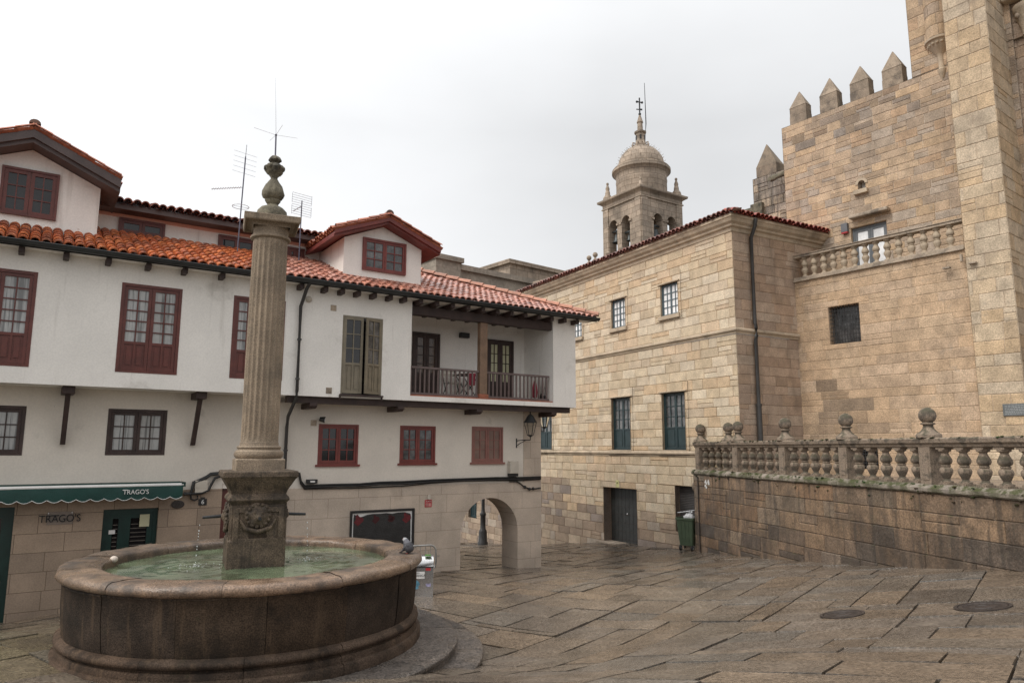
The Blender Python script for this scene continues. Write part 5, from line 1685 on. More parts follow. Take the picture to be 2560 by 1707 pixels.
palBt = palette([(.54, .43, .30), (.50, .38, .25), (.52, .46, .38), (.56, .47, .35), (.46, .41, .34), (.53, .38, .22), (.58, .51, .41)], .92, 1.05, .5, (1.0, .93, .84))
gw = D.rect((2069, 770), (2146, 755), (2153.4, 853), (2077, 861))
zbb = (D.uz(1982, 707.9)[1] + D.uz(2408.3, 625.7)[1]) / 2     # under the balcony
zrt = (D.uz(1984, 640.4)[1] + D.uz(2400.5, 546.5)[1]) / 2     # rail top
bu0 = D.uz(2450, 997)[0]; bu1 = (D.uz(2556, 861)[0] + D.uz(2513, 481)[0]) / 2
gl = .75
zgl = .85


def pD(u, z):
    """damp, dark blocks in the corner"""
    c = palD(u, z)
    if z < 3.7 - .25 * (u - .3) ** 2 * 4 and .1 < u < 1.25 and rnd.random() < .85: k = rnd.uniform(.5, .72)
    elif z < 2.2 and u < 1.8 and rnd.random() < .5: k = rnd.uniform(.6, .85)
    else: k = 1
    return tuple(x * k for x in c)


def pD1(u, z):
    c = palD1(u, z)
    if z > ZW - 1.3 and rnd.random() < .65: k = rnd.uniform(.6, .85); return (c[0] * k, c[1] * k * 1.03, c[2] * k * 1.1)
    return c


mb = MB()
vent = D.rect((2150, 1105), (2195, 1105), (2195, 1172), (2150, 1172))
masonry(mb, D, -.3, bu0 + .05, -1, zbb + .02, 0, [(*gw, -.35), (*vent, -.3)], (.24, .40), (.4, 1.15), pD, (.42, .32, .22), .010, .005)
mb.build('lower_wall', masonD, ca)
ZW = (D1.uz(2025.7, 295)[1] + D1.uz(2281, 195.6)[1]) / 2
dd = D1.rect((2130, 572), (2219, 548), (2222, 690), (2132, 705))
dd = (dd[0], dd[1], zbb + .2, dd[3])
ni = D1.rect((2145, 452), (2163, 450), (2163, 474), (2145, 476))
ul = -1.22
tw = D1.uz(2273, 100)[0]
mb = MB()
masonry(mb, D1, ul + .0, bu0 + 1.0, 5, ZW, 0, [(*dd, -.3), (*ni, -.3)], (.20, .35), (.26, .85), pD1, (.45, .37, .29), .014, .006, brk=.28)
mb.face([D1.P(ul, 0, 4), D1.P(ul, -1.0, 4), D1.P(ul, -1.0, ZW), D1.P(ul, 0, ZW)], (.36, .29, .22))
mb.face([D1.P(ul, 0, ZW), D1.P(8, 0, ZW), D1.P(8, -1.0, ZW), D1.P(ul, -1.0, ZW)], (.3, .26, .2))
mb.build('upper_wall', masonD, ca)
mb = MB()
masonry(mb, D1, tw, bu0 + 1.0, ZW + .004, 21, .03, (), (.3, .42), (.35, .8), palD1, (.45, .36, .27), .012, .005, brk=.25)
mb.face([D1.P(tw, .03, ZW), D1.P(tw, -4, ZW), D1.P(tw, -4, 21), D1.P(tw, .03, 21)], (.40, .33, .26))
mb.build('tower', masonD, ca)
mb = MB()
mb.face([D.P(-.2, .0, zbb + .02), D.P(bu0, .0, zbb + .02), D.P(bu0 + .0, -1.5, zbb + .02), D.P(-.2, -1.5, zbb + .02)], (.4, .33, .26))
mb.build('balcony_floor', granite, ca)
# merlons
mer = [((1966, 1992, 2022), 230.5, 258), ((2045.6, 2067, 2094.4), 200, 227), ((2121, 2143, 2172.5), 165.5, 194), ((2201.5, 2226, 2256), 132, 162)]
wm = []
for (xl, xa, xr), ya, ysd in mer:
    a = D1.uz(xl, ysd + 15)[0]; b = D1.uz(xr, ysd + 15)[0]
    wm.append((a, b, D1.uz(xa, ya, -.2)[1], D1.uz((xl + xr) / 2, ysd)[1]))
mw = sum(x[1] - x[0] for x in wm) / 4 * .9
for i, (a, b, za, zsd) in enumerate(wm):
    c = (a + b) / 2
    w = mw / 2
    za, zsd = ZW + 1.27 + .03 * (i % 2), ZW + .62
    mb = MB()
    k = rnd.uniform(.85, 1.05)
    t = (.78 * k, .76 * k, .74 * k)
    v0, v1 = -.38, .0
    h = ZW + .3
    mb.box(D1, c - w, c + w, v0, v1 - .002, ZW - .02, h, t, skip='t')
    mb.box(D1, c - w + .008, c + w - .008, v0 + .005, v1 - .01, h, zsd, tuple(x * .93 for x in t), skip='t')
    top = D1.P(c, (v0 + v1) / 2, za)
    q = [D1.P(c - w, v1, zsd), D1.P(c + w, v1, zsd), D1.P(c + w, v0, zsd), D1.P(c - w, v0, zsd)]
    for j in range(4): mb.face([q[j], q[(j + 1) % 4], top], tuple(x * 1.05 for x in t))
    bevel(mb.build('merlon', granite, ca), .015)
# lower corner turret, left of the wall
tl0 = D1.uz(1883, 480, -.6)[0]
tz = D1.uz(1910, 440, -.6)[1]
mb = MB()
palT = palette([(.32, .255, .19), (.36, .28, .21), (.26, .21, .165), (.38, .29, .2)], .8, 1.1)
masonry(mb, D1, tl0, ul + .02, 6, tz, -.6, (), (.26, .36), (.35, .6), palT, (.1, .085, .07), .02, .006)
mb.face([D1.P(tl0, -.6, 6), D1.P(tl0, -1.6, 6), D1.P(tl0, -1.6, tz), D1.P(tl0, -.6, tz)], (.16, .135, .115))
mb.face([D1.P(tl0, -.6, tz), D1.P(ul, -.6, tz), D1.P(ul, -1.6, tz), D1.P(tl0, -1.6, tz)], (.2, .17, .14))
tu = mb.build('corner_turret', masonE, ca)
mb = MB()
ma, mz = D1.uz(1893, 425, -.7)[0], D1.uz(1919, 358, -.85)[1]
mw2 = D1.uz(1944, 425, -.7)[0] - ma
q = [(ma, -.62), (ma + mw2, -.62), (ma + mw2, -1.2), (ma, -1.2)]
for j in range(4):
    a, b = q[j], q[(j + 1) % 4]
    mb.face([D1.P(*a, tz), D1.P(*b, tz), D1.P(*b, tz + .42), D1.P(*a, tz + .42)], (.6, .58, .56))
    mb.face([D1.P(*a, tz + .42), D1.P(*b, tz + .42), D1.P(ma + mw2 * .42, -.85, mz)], (.55, .53, .5))
bevel(mb.build('merlon', granite, tu), .02)
# gargoyle
gz = D1.uz(1935, 443, -.3)[1]
mb = MB()
gu = ul + .05
rows = []
for i in range(9):
    f = i / 8
    c = Vector(D1.P(gu - .0 - .75 * f, -.45 + .3 * f, gz + .06 * math.sin(f * 5) - .02))
    rr = .13 - .05 * f + .05 * math.exp(-((f - .85) / .12) ** 2)
    rows.append([c + Vector((C.n[0], C.n[1], 0)) * rr * math.cos(k * math.pi / 4) + Z * rr * math.sin(k * math.pi / 4) for k in range(8)])
mb.grid(rows, close=True); mb.face(rows[-1])
mb.build('gargoyle', fin_m, ca)
# stone waterspout with pipe at the roof edge
wz = D1.uz(1890, 525, -.6)[1]
mb = MB(); mb.box(D1, tl0 - .5, tl0 + .02, -1.0, -.5, wz - .1, wz + .12); mb.box(D1, tl0 - .05, tl0 + .45, -.9, -.42, wz - .9, wz + .2)
bevel(mb.build('waterspout', fin_m, ca), .02)
tube_obj('spout_pipe', [D1.P(tl0 - .45, -.75, wz - .05), D1.P(tl0 - .55, -.72, wz - .35), D1.P(tl0 - .3, -.7, wz - .75), D1.P(tl0 - .1, -.7, wz - 1.0)], .06, cream_m, ca)
# niche, hood, glazed door, alarm box
nc = (ni[0] + ni[1]) / 2
mb = MB()
mb.face([D1.P(ni[0], -.28, ni[2]), D1.P(ni[1], -.28, ni[2]), D1.P(ni[1], -.28, ni[3]), D1.P(ni[0], -.28, ni[3])], m=1)
mb.box(D1, ni[0] - .12, ni[1] + .1, .0, .14, ni[2] - .14, ni[2] - .0)
for k in range(8):
    a, b = math.pi * k / 8, math.pi * (k + 1) / 8
    r0, r1 = (ni[1] - ni[0]) / 2, (ni[1] - ni[0]) / 2 + .09
    mb.face([D1.P(nc + r0 * math.cos(a), .025, ni[3] - .12 + r0 * math.sin(a)), D1.P(nc + r1 * math.cos(a), .025, ni[3] - .12 + r1 * math.sin(a)), D1.P(nc + r1 * math.cos(b), .025, ni[3] - .12 + r1 * math.sin(b)), D1.P(nc + r0 * math.cos(b), .025, ni[3] - .12 + r0 * math.sin(b))])
mb.build('niche', [granite_lt, pane_sky], ca)
hd = D1.rect((2122, 541), (2219, 517), (2219, 524), (2122, 549), .2)
mb = MB(); mb.box(D1, hd[0], hd[1], .002, .26, hd[3] - .1, hd[3] + .02); bevel(mb.build('hood_moulding', granite, ca), .03)
window(D1, dd, -.12, ca, greyalu, pane_sky, 2, 1, 1, 0, .07, .08, 'glazed_door', 'pane')
u0a, z0a = D1.uz(2110.5, 571, .1)
mb = MB(); mb.box(D1, u0a - .11, u0a + .11, .002, .12, z0a - .13, z0a + .17); al2 = bevel(mb.build('alarm_box', mat('grey_plastic', (.12, .12, .13), .5, 4, .1)), .012)
tag(al2, 'grey alarm box with a red underside beside the balcony door', 'alarm')
mb = MB(); mb.box(D1, u0a - .1, u0a + .1, .01, .118, z0a - .175, z0a - .131); o = mb.build('red_lens', redsign); o.parent = al2
# balcony balustrade
ba = thing('balcony_balustrade', 'stone balustrade of small vase balusters on the cathedral balcony', 'balustrade', D.P(2.5, 0, zbb))
mb = MB(); bu_ = bu0 - .03
mb.box(D, -.02, bu_, -.3, .08, zbb, zbb + .05); mb.box(D, -.02, bu_, -.28, .035, zbb + .05, zbb + .15)
bevel(mb.build('base_course', granite, ba), .015)
mb = MB(); mb.box(D, -.05, bu_, -.26, .03, zrt - .10, zrt - .025); mb.box(D, -.05, bu_, -.28, .06, zrt - .025, zrt + .0); bevel(mb.build('rail', granite, ba), .012)


def baluster_prof(z0, z1, r):
    h = z1 - z0
    P2 = [(.8, 0), (.8, .06), (.5, .08), (.42, .13), (.62, .22), (.82, .31), (.86, .38), (.72, .44), (.5, .47), (.62, .49), (.62, .52), (.5, .54), (.72, .57), (.86, .63), (.82, .70), (.58, .80), (.44, .87), (.55, .91), (.8, .93), (.8, 1)]
    return [(q * r, z0 + s * h) for q, s in P2]


first = None
for i, px in enumerate((155, 275, 400, 525, 660, 800, 940, 1080, 1225, 1375, 1535, 1700, 1870, 2045)):
    u = D.uz(1980 + px / 5.113, 640, -.12)[0]
    if first is None:
        first_u = u
        mb = MB(); mb.lathe(D.P(u, -.12, 0), baluster_prof(zbb + .15, zrt - .10, .125), 16); first = mb.build('baluster', granite_lt, ba)
    else: pcopy(first, ba, Vector((D.d[0], D.d[1], 0)) * (u - first_u))
# grille window
mb = MB(); mb.face([D.P(gw[0], -.3, gw[2]), D.P(gw[1], -.3, gw[2]), D.P(gw[1], -.3, gw[3]), D.P(gw[0], -.3, gw[3])]); 
gwin = mb.build('grated_window', pane_mid, ca)
mb = MB()
for k in range(1, 11): u = gw[0] + (gw[1] - gw[0]) * k / 11; mb.tube([D.P(u, -.08, gw[2]), D.P(u, -.08, gw[3])], .012, 6)
for k in range(1, 9): z = gw[2] + (gw[3] - gw[2]) * k / 9; mb.tube([D.P(gw[0], -.07, z), D.P(gw[1], -.07, z)], .012, 6)
mb.build('iron_grille', iron_m, gwin)
mb = MB(); mb.face([D.P(vent[0], -.25, vent[2]), D.P(vent[1], -.25, vent[2]), D.P(vent[1], -.25, vent[3]), D.P(vent[0], -.25, vent[3])])
gv = mb.build('low_window', pane_dark, ca)
mb = MB()
for k in range(1, 8): u = vent[0] + (vent[1] - vent[0]) * k / 8; mb.tube([D.P(u, -.08, vent[2]), D.P(u, -.08, vent[3])], .012, 6)
for k in range(1, 9): z = vent[2] + (vent[3] - vent[2]) * k / 9; mb.tube([D.P(vent[0], -.07, z), D.P(vent[1], -.07, z)], .012, 6)
mb.build('iron_grille', iron_m, gv)
# buttress
mb = MB()
BV = .10
masonry(mb, D, bu0, bu1, -1, 21, BV, (), (.30, .48), (.38, .9), palBt, (.46, .37, .28), .014, .006)
side = Fr(D.P(bu1, BV, 0)[:2], D.az - 90)     # right return of the buttress, running back
masonry(mb, side, 0, 2.2, -1, 21, 0, (), (.33, .46), (.5, .8), palBt, (.36, .29, .21), .015, .005)
mb.face([D.P(bu0, BV, -1), D.P(bu0, -2.4, -1), D.P(bu0, -2.4, 21), D.P(bu0, BV, 21)], (.5, .4, .28))
mb.build('buttress', masonD, ca)
# recess beyond the buttress with engaged shafts
mb = MB()
masonry(mb, D, bu1 + .0, bu1 + 5, -1, 21, -1.5, (), (.33, .42), (.4, .8), palC, (.25, .19, .14), .012, .004)  # the flank's darker palette puts the recess's shade into the stone
mb.build('recessed_wall', masonD, ca)
for k, du in enumerate((.55, 1.15, 1.9)):
    mb = MB()
    c = D.P(bu1 + du, -1.45 + .02 * k, 0)
    zc_ = D.uz(2510, 70, -1.4)[1]
    mb.lathe(c, [(.16, -1), (.16, zc_ - .5), (.19, zc_ - .47), (.17, zc_ - .42), (.20, zc_ - .25), (.33, zc_ + .25), (.36, zc_ + .3), (.36, zc_ + .42), (.2, zc_ + .5), (.16, zc_ + .6)], 16, (.42, .34, .25))
    for a in range(7): mb.ball(c + Vector((.27 * math.cos(a), .27 * math.sin(a), zc_ + .12)), .09, 8, 6, (.4, .32, .24))
    mb.build('engaged_shaft', masonD, ca)
mb = MB(); zc_ = D.uz(2510, 45, -1.3)[1]; mb.box(D, bu1 + .01, bu1 + 5, -1.5, -1.1, zc_ + .4, zc_ + .62); bevel(mb.build('moulding', granite_lt, ca), .05)
# round turret corbelled out in the angle
c0 = D1.uz(2330, 120, .25)
tz0 = D1.uz(2325, 92, .4)[1]
cT = D1.P(bu0 + .42, -.05, 0)
cT = D1.P(D1.uz(2338, 60, .2)[0], -.02, 0)
mb = MB()
rT = .36
zz = tz0
seg = 20
ang0 = math.atan2(D1.d[1], D1.d[0])
while zz < 21:
    h = rnd.uniform(.32, .42)
    k = rnd.uniform(-.3, .3)
    a = 0
    while a < seg:
        n_ = rnd.randint(3, 5)
        b = min(seg, a + n_)
        t = palD1(0, 0)
        aa = [ang0 + 2 * math.pi * (a + .06 + (b - a - .12) * q / 4) / seg + k for q in range(5)]
        mb.grid([[(cT.x + rr * math.cos(x), cT.y + rr * math.sin(x), z) for x in aa] for rr, z in ((rT - .012, zz + .004), (rT, zz + .018), (rT, zz + h - .018), (rT - .012, zz + h - .004))], t, sm=False)
        a = b
    zz += h
mb.lathe(cT, [(rT - .014, tz0), (rT - .014, 21)], 32, (.42, .34, .25))
mb.build('round_turret', masonD, ca)
mb = MB()
mb.lathe((cT.x, cT.y, tz0), [(rT, 0), (rT + .06, -.04), (rT + .06, -.10), (rT, -.13), (rT - .03, -.2), (rT * .75, -.30), (rT * .5, -.42), (.13, -.48), (.09, -.55), (.09, -.95), (.13, -1.0), (.11, -1.08), (.06, -1.25), (.0, -1.35)], 24, (1, 1, 1))
for k in range(16):
    a = k * math.pi / 8
    mb.ball((cT.x + (rT * .86) * math.cos(a), cT.y + rT * .86 * math.sin(a), tz0 - .2), .055, 8, 6)
mb.build('turret_corbel', granite_lt, ca)
for (px, py) in ((2367, 670), (2432, 657), (2403, 645)):
    u, z = D.uz(px, py, BV + .05)
    mb = MB(); mb.box(D, u - .09, u + .09, BV, BV + .12, z - .025, z + .02) if py > 650 else mb.box(D, u - .02, u + .03, BV, BV + .1, z - .1, z + .1)
    mb.build('stone_peg', granite, ca)
# plaque
r = D.rect((2506.7, 1011), (2562, 1006), (2562, 1038), (2507, 1040), BV + .04)
pq = thing('wall_plaque', 'grey bronze plaque with lines of small writing on the cathedral wall', 'plaque', D.P(r[0], BV, r[2]))
mb = MB(); mb.box(D, r[0], r[0] + .75, BV + .002, BV + .035, r[2], r[3]); bevel(mb.build('plate', plaque_m, pq), .006)
mb = MB()
for k in range(6):
    z = r[3] - .05 - k * (r[3] - r[2] - .08) / 5.6
    u = r[0] + .05
    while u < r[0] + .68:
        w = rnd.uniform(.02, .07); mb.box(D, u, min(u + w, r[0] + .7), BV + .035, BV + .039, z - .012, z + .008); u += w + .015
mb.build('lettering', mat('raised_letters', (.30, .31, .31), .4, 5, .1), pq)

# ------------------------------------------------------------------ terrace wall and its balustrade
E_ = Fr((6.094, 23.3), 168.75)
WV = .17
tw_ = thing('terrace_wall', 'damp stained granite retaining wall with dark foot stones along the sloping square', 'wall', E_.P(6, 0, -1))
palE = palette([(.30, .215, .145), (.28, .20, .14), (.32, .225, .15), (.26, .195, .145), (.34, .24, .16), (.28, .225, .175), (.32, .205, .125)], .82, 1.12, .2, (.72, .665, .59))
palE2 = palette([(.17, .13, .10), (.13, .105, .09), (.20, .15, .11), (.10, .085, .075), (.23, .165, .115), (.25, .21, .18)], .75, 1.15, .2, (.85, .76, .66))


def gE(u): return g(*E_.P(u, WV, 0)[:2])


def pE(u, z):
    h = z - gE(max(-.2, min(12, u)))
    if h < .55 and rnd.random() < .8: return palE2(u, z)
    if z > .55 and rnd.random() < .6:
        c = palE2(u, z); return (c[0] * 1.35, c[1] * 1.4, c[2] * 1.35)
    return palE(u, z)


mb = MB()
masonry(mb, E_, -.25, 15, -2.3, .86, WV, (), (.29, .47), (.38, 1.2), pE, (.15, .115, .085), .02, .006, brk=.16)
mb.face([E_.P(-.25, WV, -2.3), E_.P(-.25, -.3, -2.3), E_.P(-.25, -.3, .86), E_.P(-.25, WV, .86)], (.22, .16, .11))
mb.build('wall', masonE, tw_)
mb = MB()
p = [(WV - .02, .855), (WV + .03, .86), (WV + .06, .89), (WV + .06, .95), (WV + .02, .99), (WV - .03, 1.02), (-.2, 1.02), (-.2, .84)]
n = 90
rows = []
for k in range(n + 1):
    u = -.28 + 15.2 * k / n
    rows.append([E_.P(u, v + .02 * mnoise.noise(Vector((u * 4, v * 9, z * 9))), z + .015 * mnoise.noise(Vector((u * 3, z * 5, 7)))) for v, z in p])
mb.grid(rows, sm=False)
mb.face(rows[0])
mb.build('coping', course_m, tw_)
tube_obj('drain_line', [E_.P(.1, WV + .02, .8), E_.P(.1, WV + .02, gE(.1) - .1)], .018, castiron, tw_, 6)
mb = MB()
u, z = E_.uz(1731, 1217, WV)
rows = []
for i in range(8):
    f = i / 7
    rr = .12 * math.sin(math.pi * (.15 + .75 * f))
    c = E_.P(-.18 - .22 * f, WV - .1, z + .03 - .02 * f)
    rows.append([c + Vector((E_.n[0], E_.n[1], 0)) * rr * 1.2 * math.cos(k * math.pi / 5) + Z * rr * 1.5 * math.sin(k * math.pi / 5) for k in range(10)])
mb.grid(rows, close=True); mb.face(rows[-1])
mb.build('corbel_stone', balust, tw_)
r = E_.rect((1762, 1200), (1773, 1200), (1773, 1219), (1762, 1219), WV + .01)
mb = MB()
for k in range(9):
    a = rnd.uniform(r[0], r[1]); c = rnd.uniform(r[2], r[3])
    mb.face([E_.P(a + .05 * math.cos(q * 1.05) * (1 + .5 * math.sin(q * 2 + k)), WV + .008 + k * .0008, c + .05 * math.sin(q * 1.05)) for q in range(6)])
tag(mb.build('torn_sticker', white_m), 'torn white sticker at the left end of the terrace wall', 'sticker')

bl_ = thing('terrace_balustrade', 'mossy granite balustrade with ball finials on top of the terrace wall', 'balustrade', E_.P(6, 0, 1.02))
mb = MB()
p = [(.10, 1.70), (.13, 1.72), (.14, 1.76), (.18, 1.79), (.19, 1.86), (.16, 1.885), (-.16, 1.885), (-.19, 1.86), (-.18, 1.79), (-.13, 1.72), (-.10, 1.70)]
rows = []
for k in range(n + 1):
    u = -.22 + 15.1 * k / n
    rows.append([E_.P(u, v + .008 * mnoise.noise(Vector((u * 5, v * 9, z * 9))), z + .008 * mnoise.noise(Vector((u * 4, z * 5, 3)))) for v, z in p])
mb.grid(rows, sm=False, close=True); mb.face(rows[0])
mb.build('rail', balust, bl_)
PS = 2.42
Ue = Vector((E_.d[0], E_.d[1], 0))
mb = MB(); mb.box(E_, -.14, .14, -.14, .14, 1.0, 1.71)
mb.box(E_, -.09, .09, .14, .15, 1.1, 1.62)
pier0 = bevel(mb.build('pier', balust, bl_), .012)
mb = MB()
prof = [(.0, 1.88), (.22, 1.882), (.225, 1.93), (.21, 1.96), (.17, 1.985), (.13, 2.02), (.10, 2.06), (.085, 2.11), (.09, 2.13), (.125, 2.145), (.125, 2.165), (.09, 2.175), (.09, 2.185)]
fz = 2.31
prof += [(.155 * math.cos(a), fz + .155 * math.sin(a)) for a in [(-.93 + k * (.93 + math.pi / 2) / 12) for k in range(13)]]
mb.lathe(E_.P(0, 0, 0), prof, 28, rf=lambda r_, z_, a: r_ + .006 * mnoise.noise(Vector((math.cos(a) * r_ * 18, math.sin(a) * r_ * 18, z_ * 18))))
fin0 = mb.build('ball_finial', balust, bl_)
for k in range(1, 6):
    pcopy(pier0, bl_, Ue * PS * k)
    pcopy(fin0, bl_, Ue * PS * k)
# a second pier and ball behind, closing the terrace on the far side
q_ = at(1821.8, 1103.5, 21.9) - E_.P(0, 0, 0)
off = Vector((q_.x, q_.y, 0))
pcopy(pier0, bl_, off); pcopy(fin0, bl_, off)
mb = MB()
fr2 = Fr(E_.P(0, 0, 0)[:2], 151.3)
mb2 = Fr((E_.O[0] + off.x, E_.O[1] + off.y), 61.3)
mb.box(mb2, -.1, 1.6, -.1, .1, 1.74, 1.87); mb.build('return_rail', balust, bl_)
first = None
for k in range(6):
    nb = 5
    for j in range(nb):
        du = PS * k + .14 + (PS - .28) * (j + .5) / nb
        if first is None:
            f0 = du
            mb = MB(); mb.squarelathe(E_.P(du, 0, 0), [(.105, 1.015), (.105, 1.06)], E_.az)
            mb.lathe(E_.P(du, 0, 0), [(q * .93, z) for q, z in baluster_prof(1.05, 1.68, .145)], 18)
            mb.squarelathe(E_.P(du, 0, 0), [(.105, 1.665), (.105, 1.705)], E_.az)
            first = mb.build('baluster', balust, bl_)
        else: pcopy(first, bl_, Ue * (du - f0))
mo_ = mat('dark_green_moss', (.045, .055, .014), .9, 12, .4, 60, .3, bump=(60, .8))
mb = MB()
for k in range(900):
    u = rnd.uniform(-.25, 14.5)
    if mnoise.noise(Vector((u * 1.3, 5, 2))) + rnd.uniform(-.25, .25) < -.02: continue
    zone = rnd.random()
    if zone < .55: c = E_.P(u, rnd.uniform(WV - .08, WV + .06), rnd.choice((1.0, .975, .93, .89)) + rnd.uniform(-.01, .01))
    elif zone < .85: c = E_.P(u, rnd.uniform(.10, .2), 1.883 + rnd.uniform(-.015, .004))
    else: c = E_.P(u, WV + .01, rnd.uniform(.70, .86))
    r_ = rnd.uniform(.012, .036)
    mb.ball(c, r_, 6, 4, sc=(1.3, 1.3, .6), t=tuple(rnd.uniform(.4, 1.1) * x for x in (1, .95, .9)))
tag(mb.build('moss', mo_), 'dark green moss growing along the coping and rail of the terrace wall', 'moss', kind='stuff')
mb = MB()
tf_ = [E_.P(-.25, -.2, .9), E_.P(15, -.2, .9), D.P(9, 1, .9), D.P(9, -1, .9), D.P(0, -.1, .9), B.P(0, -.2, .9)]
mb.face([Vector((p_.x, p_.y, .9)) for p_ in tf_], (.16, .13, .11))
tag(mb.build('terrace_floor', pave_m), kind='structure')

# ------------------------------------------------------------------ green wheelie bin
bx_ = at(1722, 1345, 24.0); bx0 = bx_.x; by0 = 24.0
BF = Fr((bx0, by0), 125)
gz_ = g(bx0, by0)
wb = thing('wheelie_bin', 'green plastic wheelie bin with an open lid at the end of the terrace wall', 'bin', (bx0, by0, gz_))
BP = lambda u, v, z: BF.P(u, v, gz_ + z)
mb = MB()
def rring(hu, hv, z, r_=.05, dv=0):
    out = []
    for (su, sv, a0_) in ((1, 1, 0), (-1, 1, 90), (-1, -1, 180), (1, -1, 270)):
        for k in range(4):
            a = R(a0_ + 30 * k)
            out.append(BP(su * (hu - r_) + r_ * math.cos(a), dv + sv * (hv - r_) + r_ * math.sin(a), z))
    return out
rows = [rring(.22, .25, .16), rring(.235, .27, .3), rring(.285, .34, .96), rring(.31, .365, .97), rring(.315, .37, 1.04), rring(.28, .335, 1.04), rring(.26, .31, .85)]
mb.grid(rows, close=True, sm=False); mb.face(list(reversed(rows[0]))); mb.face(rows[-1])
for s in (-.12, 0, .12): mb.prism([BP(s - .012, .258, .3), BP(s + .012, .258, .3), BP(s + .012, .335, .93), BP(s - .012, .335, .93)], [BP(s - .012, .278, .3), BP(s + .012, .278, .3), BP(s + .012, .352, .93), BP(s - .012, .352, .93)])
bevel(mb.build('body', binplastic, wb), .008)
mb = MB()
mb.prism([BP(-.3, -.38, 1.02), BP(.3, -.38, 1.02), BP(.3, -.46, .42), BP(-.3, -.46, .42)], [BP(-.3, -.41, 1.02), BP(.3, -.41, 1.02), BP(.3, -.49, .42), BP(-.3, -.49, .42)])
mb.build('lid', binplastic, wb)
for s in (-.2, .2):
    for v in (-.2, .22):
        c = BP(s, v, .085)
        mb = MB()
        ax = Vector((BF.d[0], BF.d[1], 0))
        mb.tube([c - ax * .025, c + ax * .025], .085, 16)
        o = mb.build('wheel', rubber, wb)
        mb = MB(); mb.tube([c - ax * .028, c + ax * .028], .035, 10); mb.prism([c + ax * .04 + Vector((0, 0, -.02)), c + ax * .04 + Vector((0, 0, .1)), c + ax * .03 + Vector((0, 0, .1)), c + ax * .03 + Vector((0, 0, -.02))], [c - ax * .04 + Vector((0, 0, -.02)), c - ax * .04 + Vector((0, 0, .1)), c - ax * .03 + Vector((0, 0, .1)), c - ax * .03 + Vector((0, 0, -.02))])
        mb.build('caster_fork', steel_m, o)
mb = MB()
rows = []
for i in range(10):
    ph = -.6 + (math.pi / 2 + .6) * i / 9
    rows.append([BP(.08, .1, 1.0) + Vector(((.17 * math.cos(ph) * (1 + .22 * math.sin(k * 2.4 + i))) * math.cos(k * math.pi / 8), (.17 * math.cos(ph) * (1 + .2 * math.cos(k * 3.1 + i * .7))) * math.sin(k * math.pi / 8), .12 * math.sin(ph) + .05 + .02 * math.sin(k * 1.7 + i))) for k in range(16)])
mb.grid(rows, close=True)
kn = BP(.1, .08, 1.17)
mb.ball(kn + Z * .02, .035, 8, 6)
for a in range(5): mb.face([kn, kn + Vector((.09 * math.cos(a * 1.3), .09 * math.sin(a * 1.3), .05)), kn + Vector((.08 * math.cos(a * 1.3 + .6), .08 * math.sin(a * 1.3 + .6), .07))])
tag(mb.build('rubbish_bag', bag_m), 'knotted white rubbish bag lying on top of the green wheelie bin', 'bag')
mb = MB(); mb.tube([at(1694, 1281, 23.9), at(1742, 1274, 23.8)], .014, 6)
tag(mb.build('stick', steel_m), 'thin pale stick lying across the open green bin', 'stick')

# ------------------------------------------------------------------ steel litter bin and barrier behind the fountain
lb_ = at(1055, 1478, 15.6)
LX, LY = lb_.x, lb_.y
lz = g(LX, LY)
LF = Fr((LX, LY), 84)
lt = thing('litter_bin', 'brushed steel litter bin with a rounded top and stickers, half hidden by the fountain', 'bin', (LX, LY, lz))
LP = lambda u, v, z: LF.P(u, v, lz + z)
bt = 1.65 - (1377 - 1121) / 1789 * 15.4 - lz
mb = MB()
mb.box(LF, -.26, .23, -.2, .2, lz - .15, lz + bt - .24)
rows = []
for u in (-.26, .23): rows.append([LP(u, .2 * math.cos(math.pi * k / 12), bt - .24 + .02 + .22 * math.sin(math.pi * k / 12)) for k in range(13)])
mb.grid(rows); mb.face(list(rows[0])); mb.face(list(reversed(rows[1])))
bevel(mb.build('body', steel_m, lt), .006)
mb = MB(); mb.box(LF, -.262, .236, -.205, .205, lz + bt - .245, lz + bt - .225); mb.build('rim', iron_m, lt)
mb = MB(); mb.box(LF, -.25, .05, .2, .203, lz + bt - .46, lz + bt - .32); lo = mb.build('label_panel', white_m, lt)
text('ORGÁNICA', LF, -.095, .205, lz + bt - .40, .062, black_m, 'lettering', lt, .001)
text('FRACCIÓN', LF, -.13, .205, lz + bt - .345, .03, black_m, 'lettering', lt, .001)
mb = MB()
mb.lathe((0, 0, 0), [(0, 0)], 3)
mb = MB(); cc_ = (-.15, bt - .58)
mb.face([LP(cc_[0] + .10 * math.cos(k * .42) * (1 + .25 * math.sin(k * 3)), .204, cc_[1] + .10 * math.sin(k * .42)) for k in range(15)])
mb.build('blue_sticker', mat('faded_blue_sticker', (.10, .25, .34), .5, 8, .4), lt)
mb = MB(); mb.box(LF, .07, .17, .2, .203, lz + bt - .30, lz + bt - .245); mb.build('red_sticker', redsign, lt)
mb = MB(); mb.box(LF, .08, .18, .2, .203, lz + bt - .62, lz + bt - .56); mb.build('violet_sticker', mat('violet_sticker', (.32, .30, .45), .5, 20, .5), lt)
mb = MB(); mb.box(LF, .05, .17, .1, .19, lz + bt + .0 - .012, lz + bt + .012); mb.build('green_tag', mat('green_tag', (.12, .28, .08), .5, 8, .3), lt)

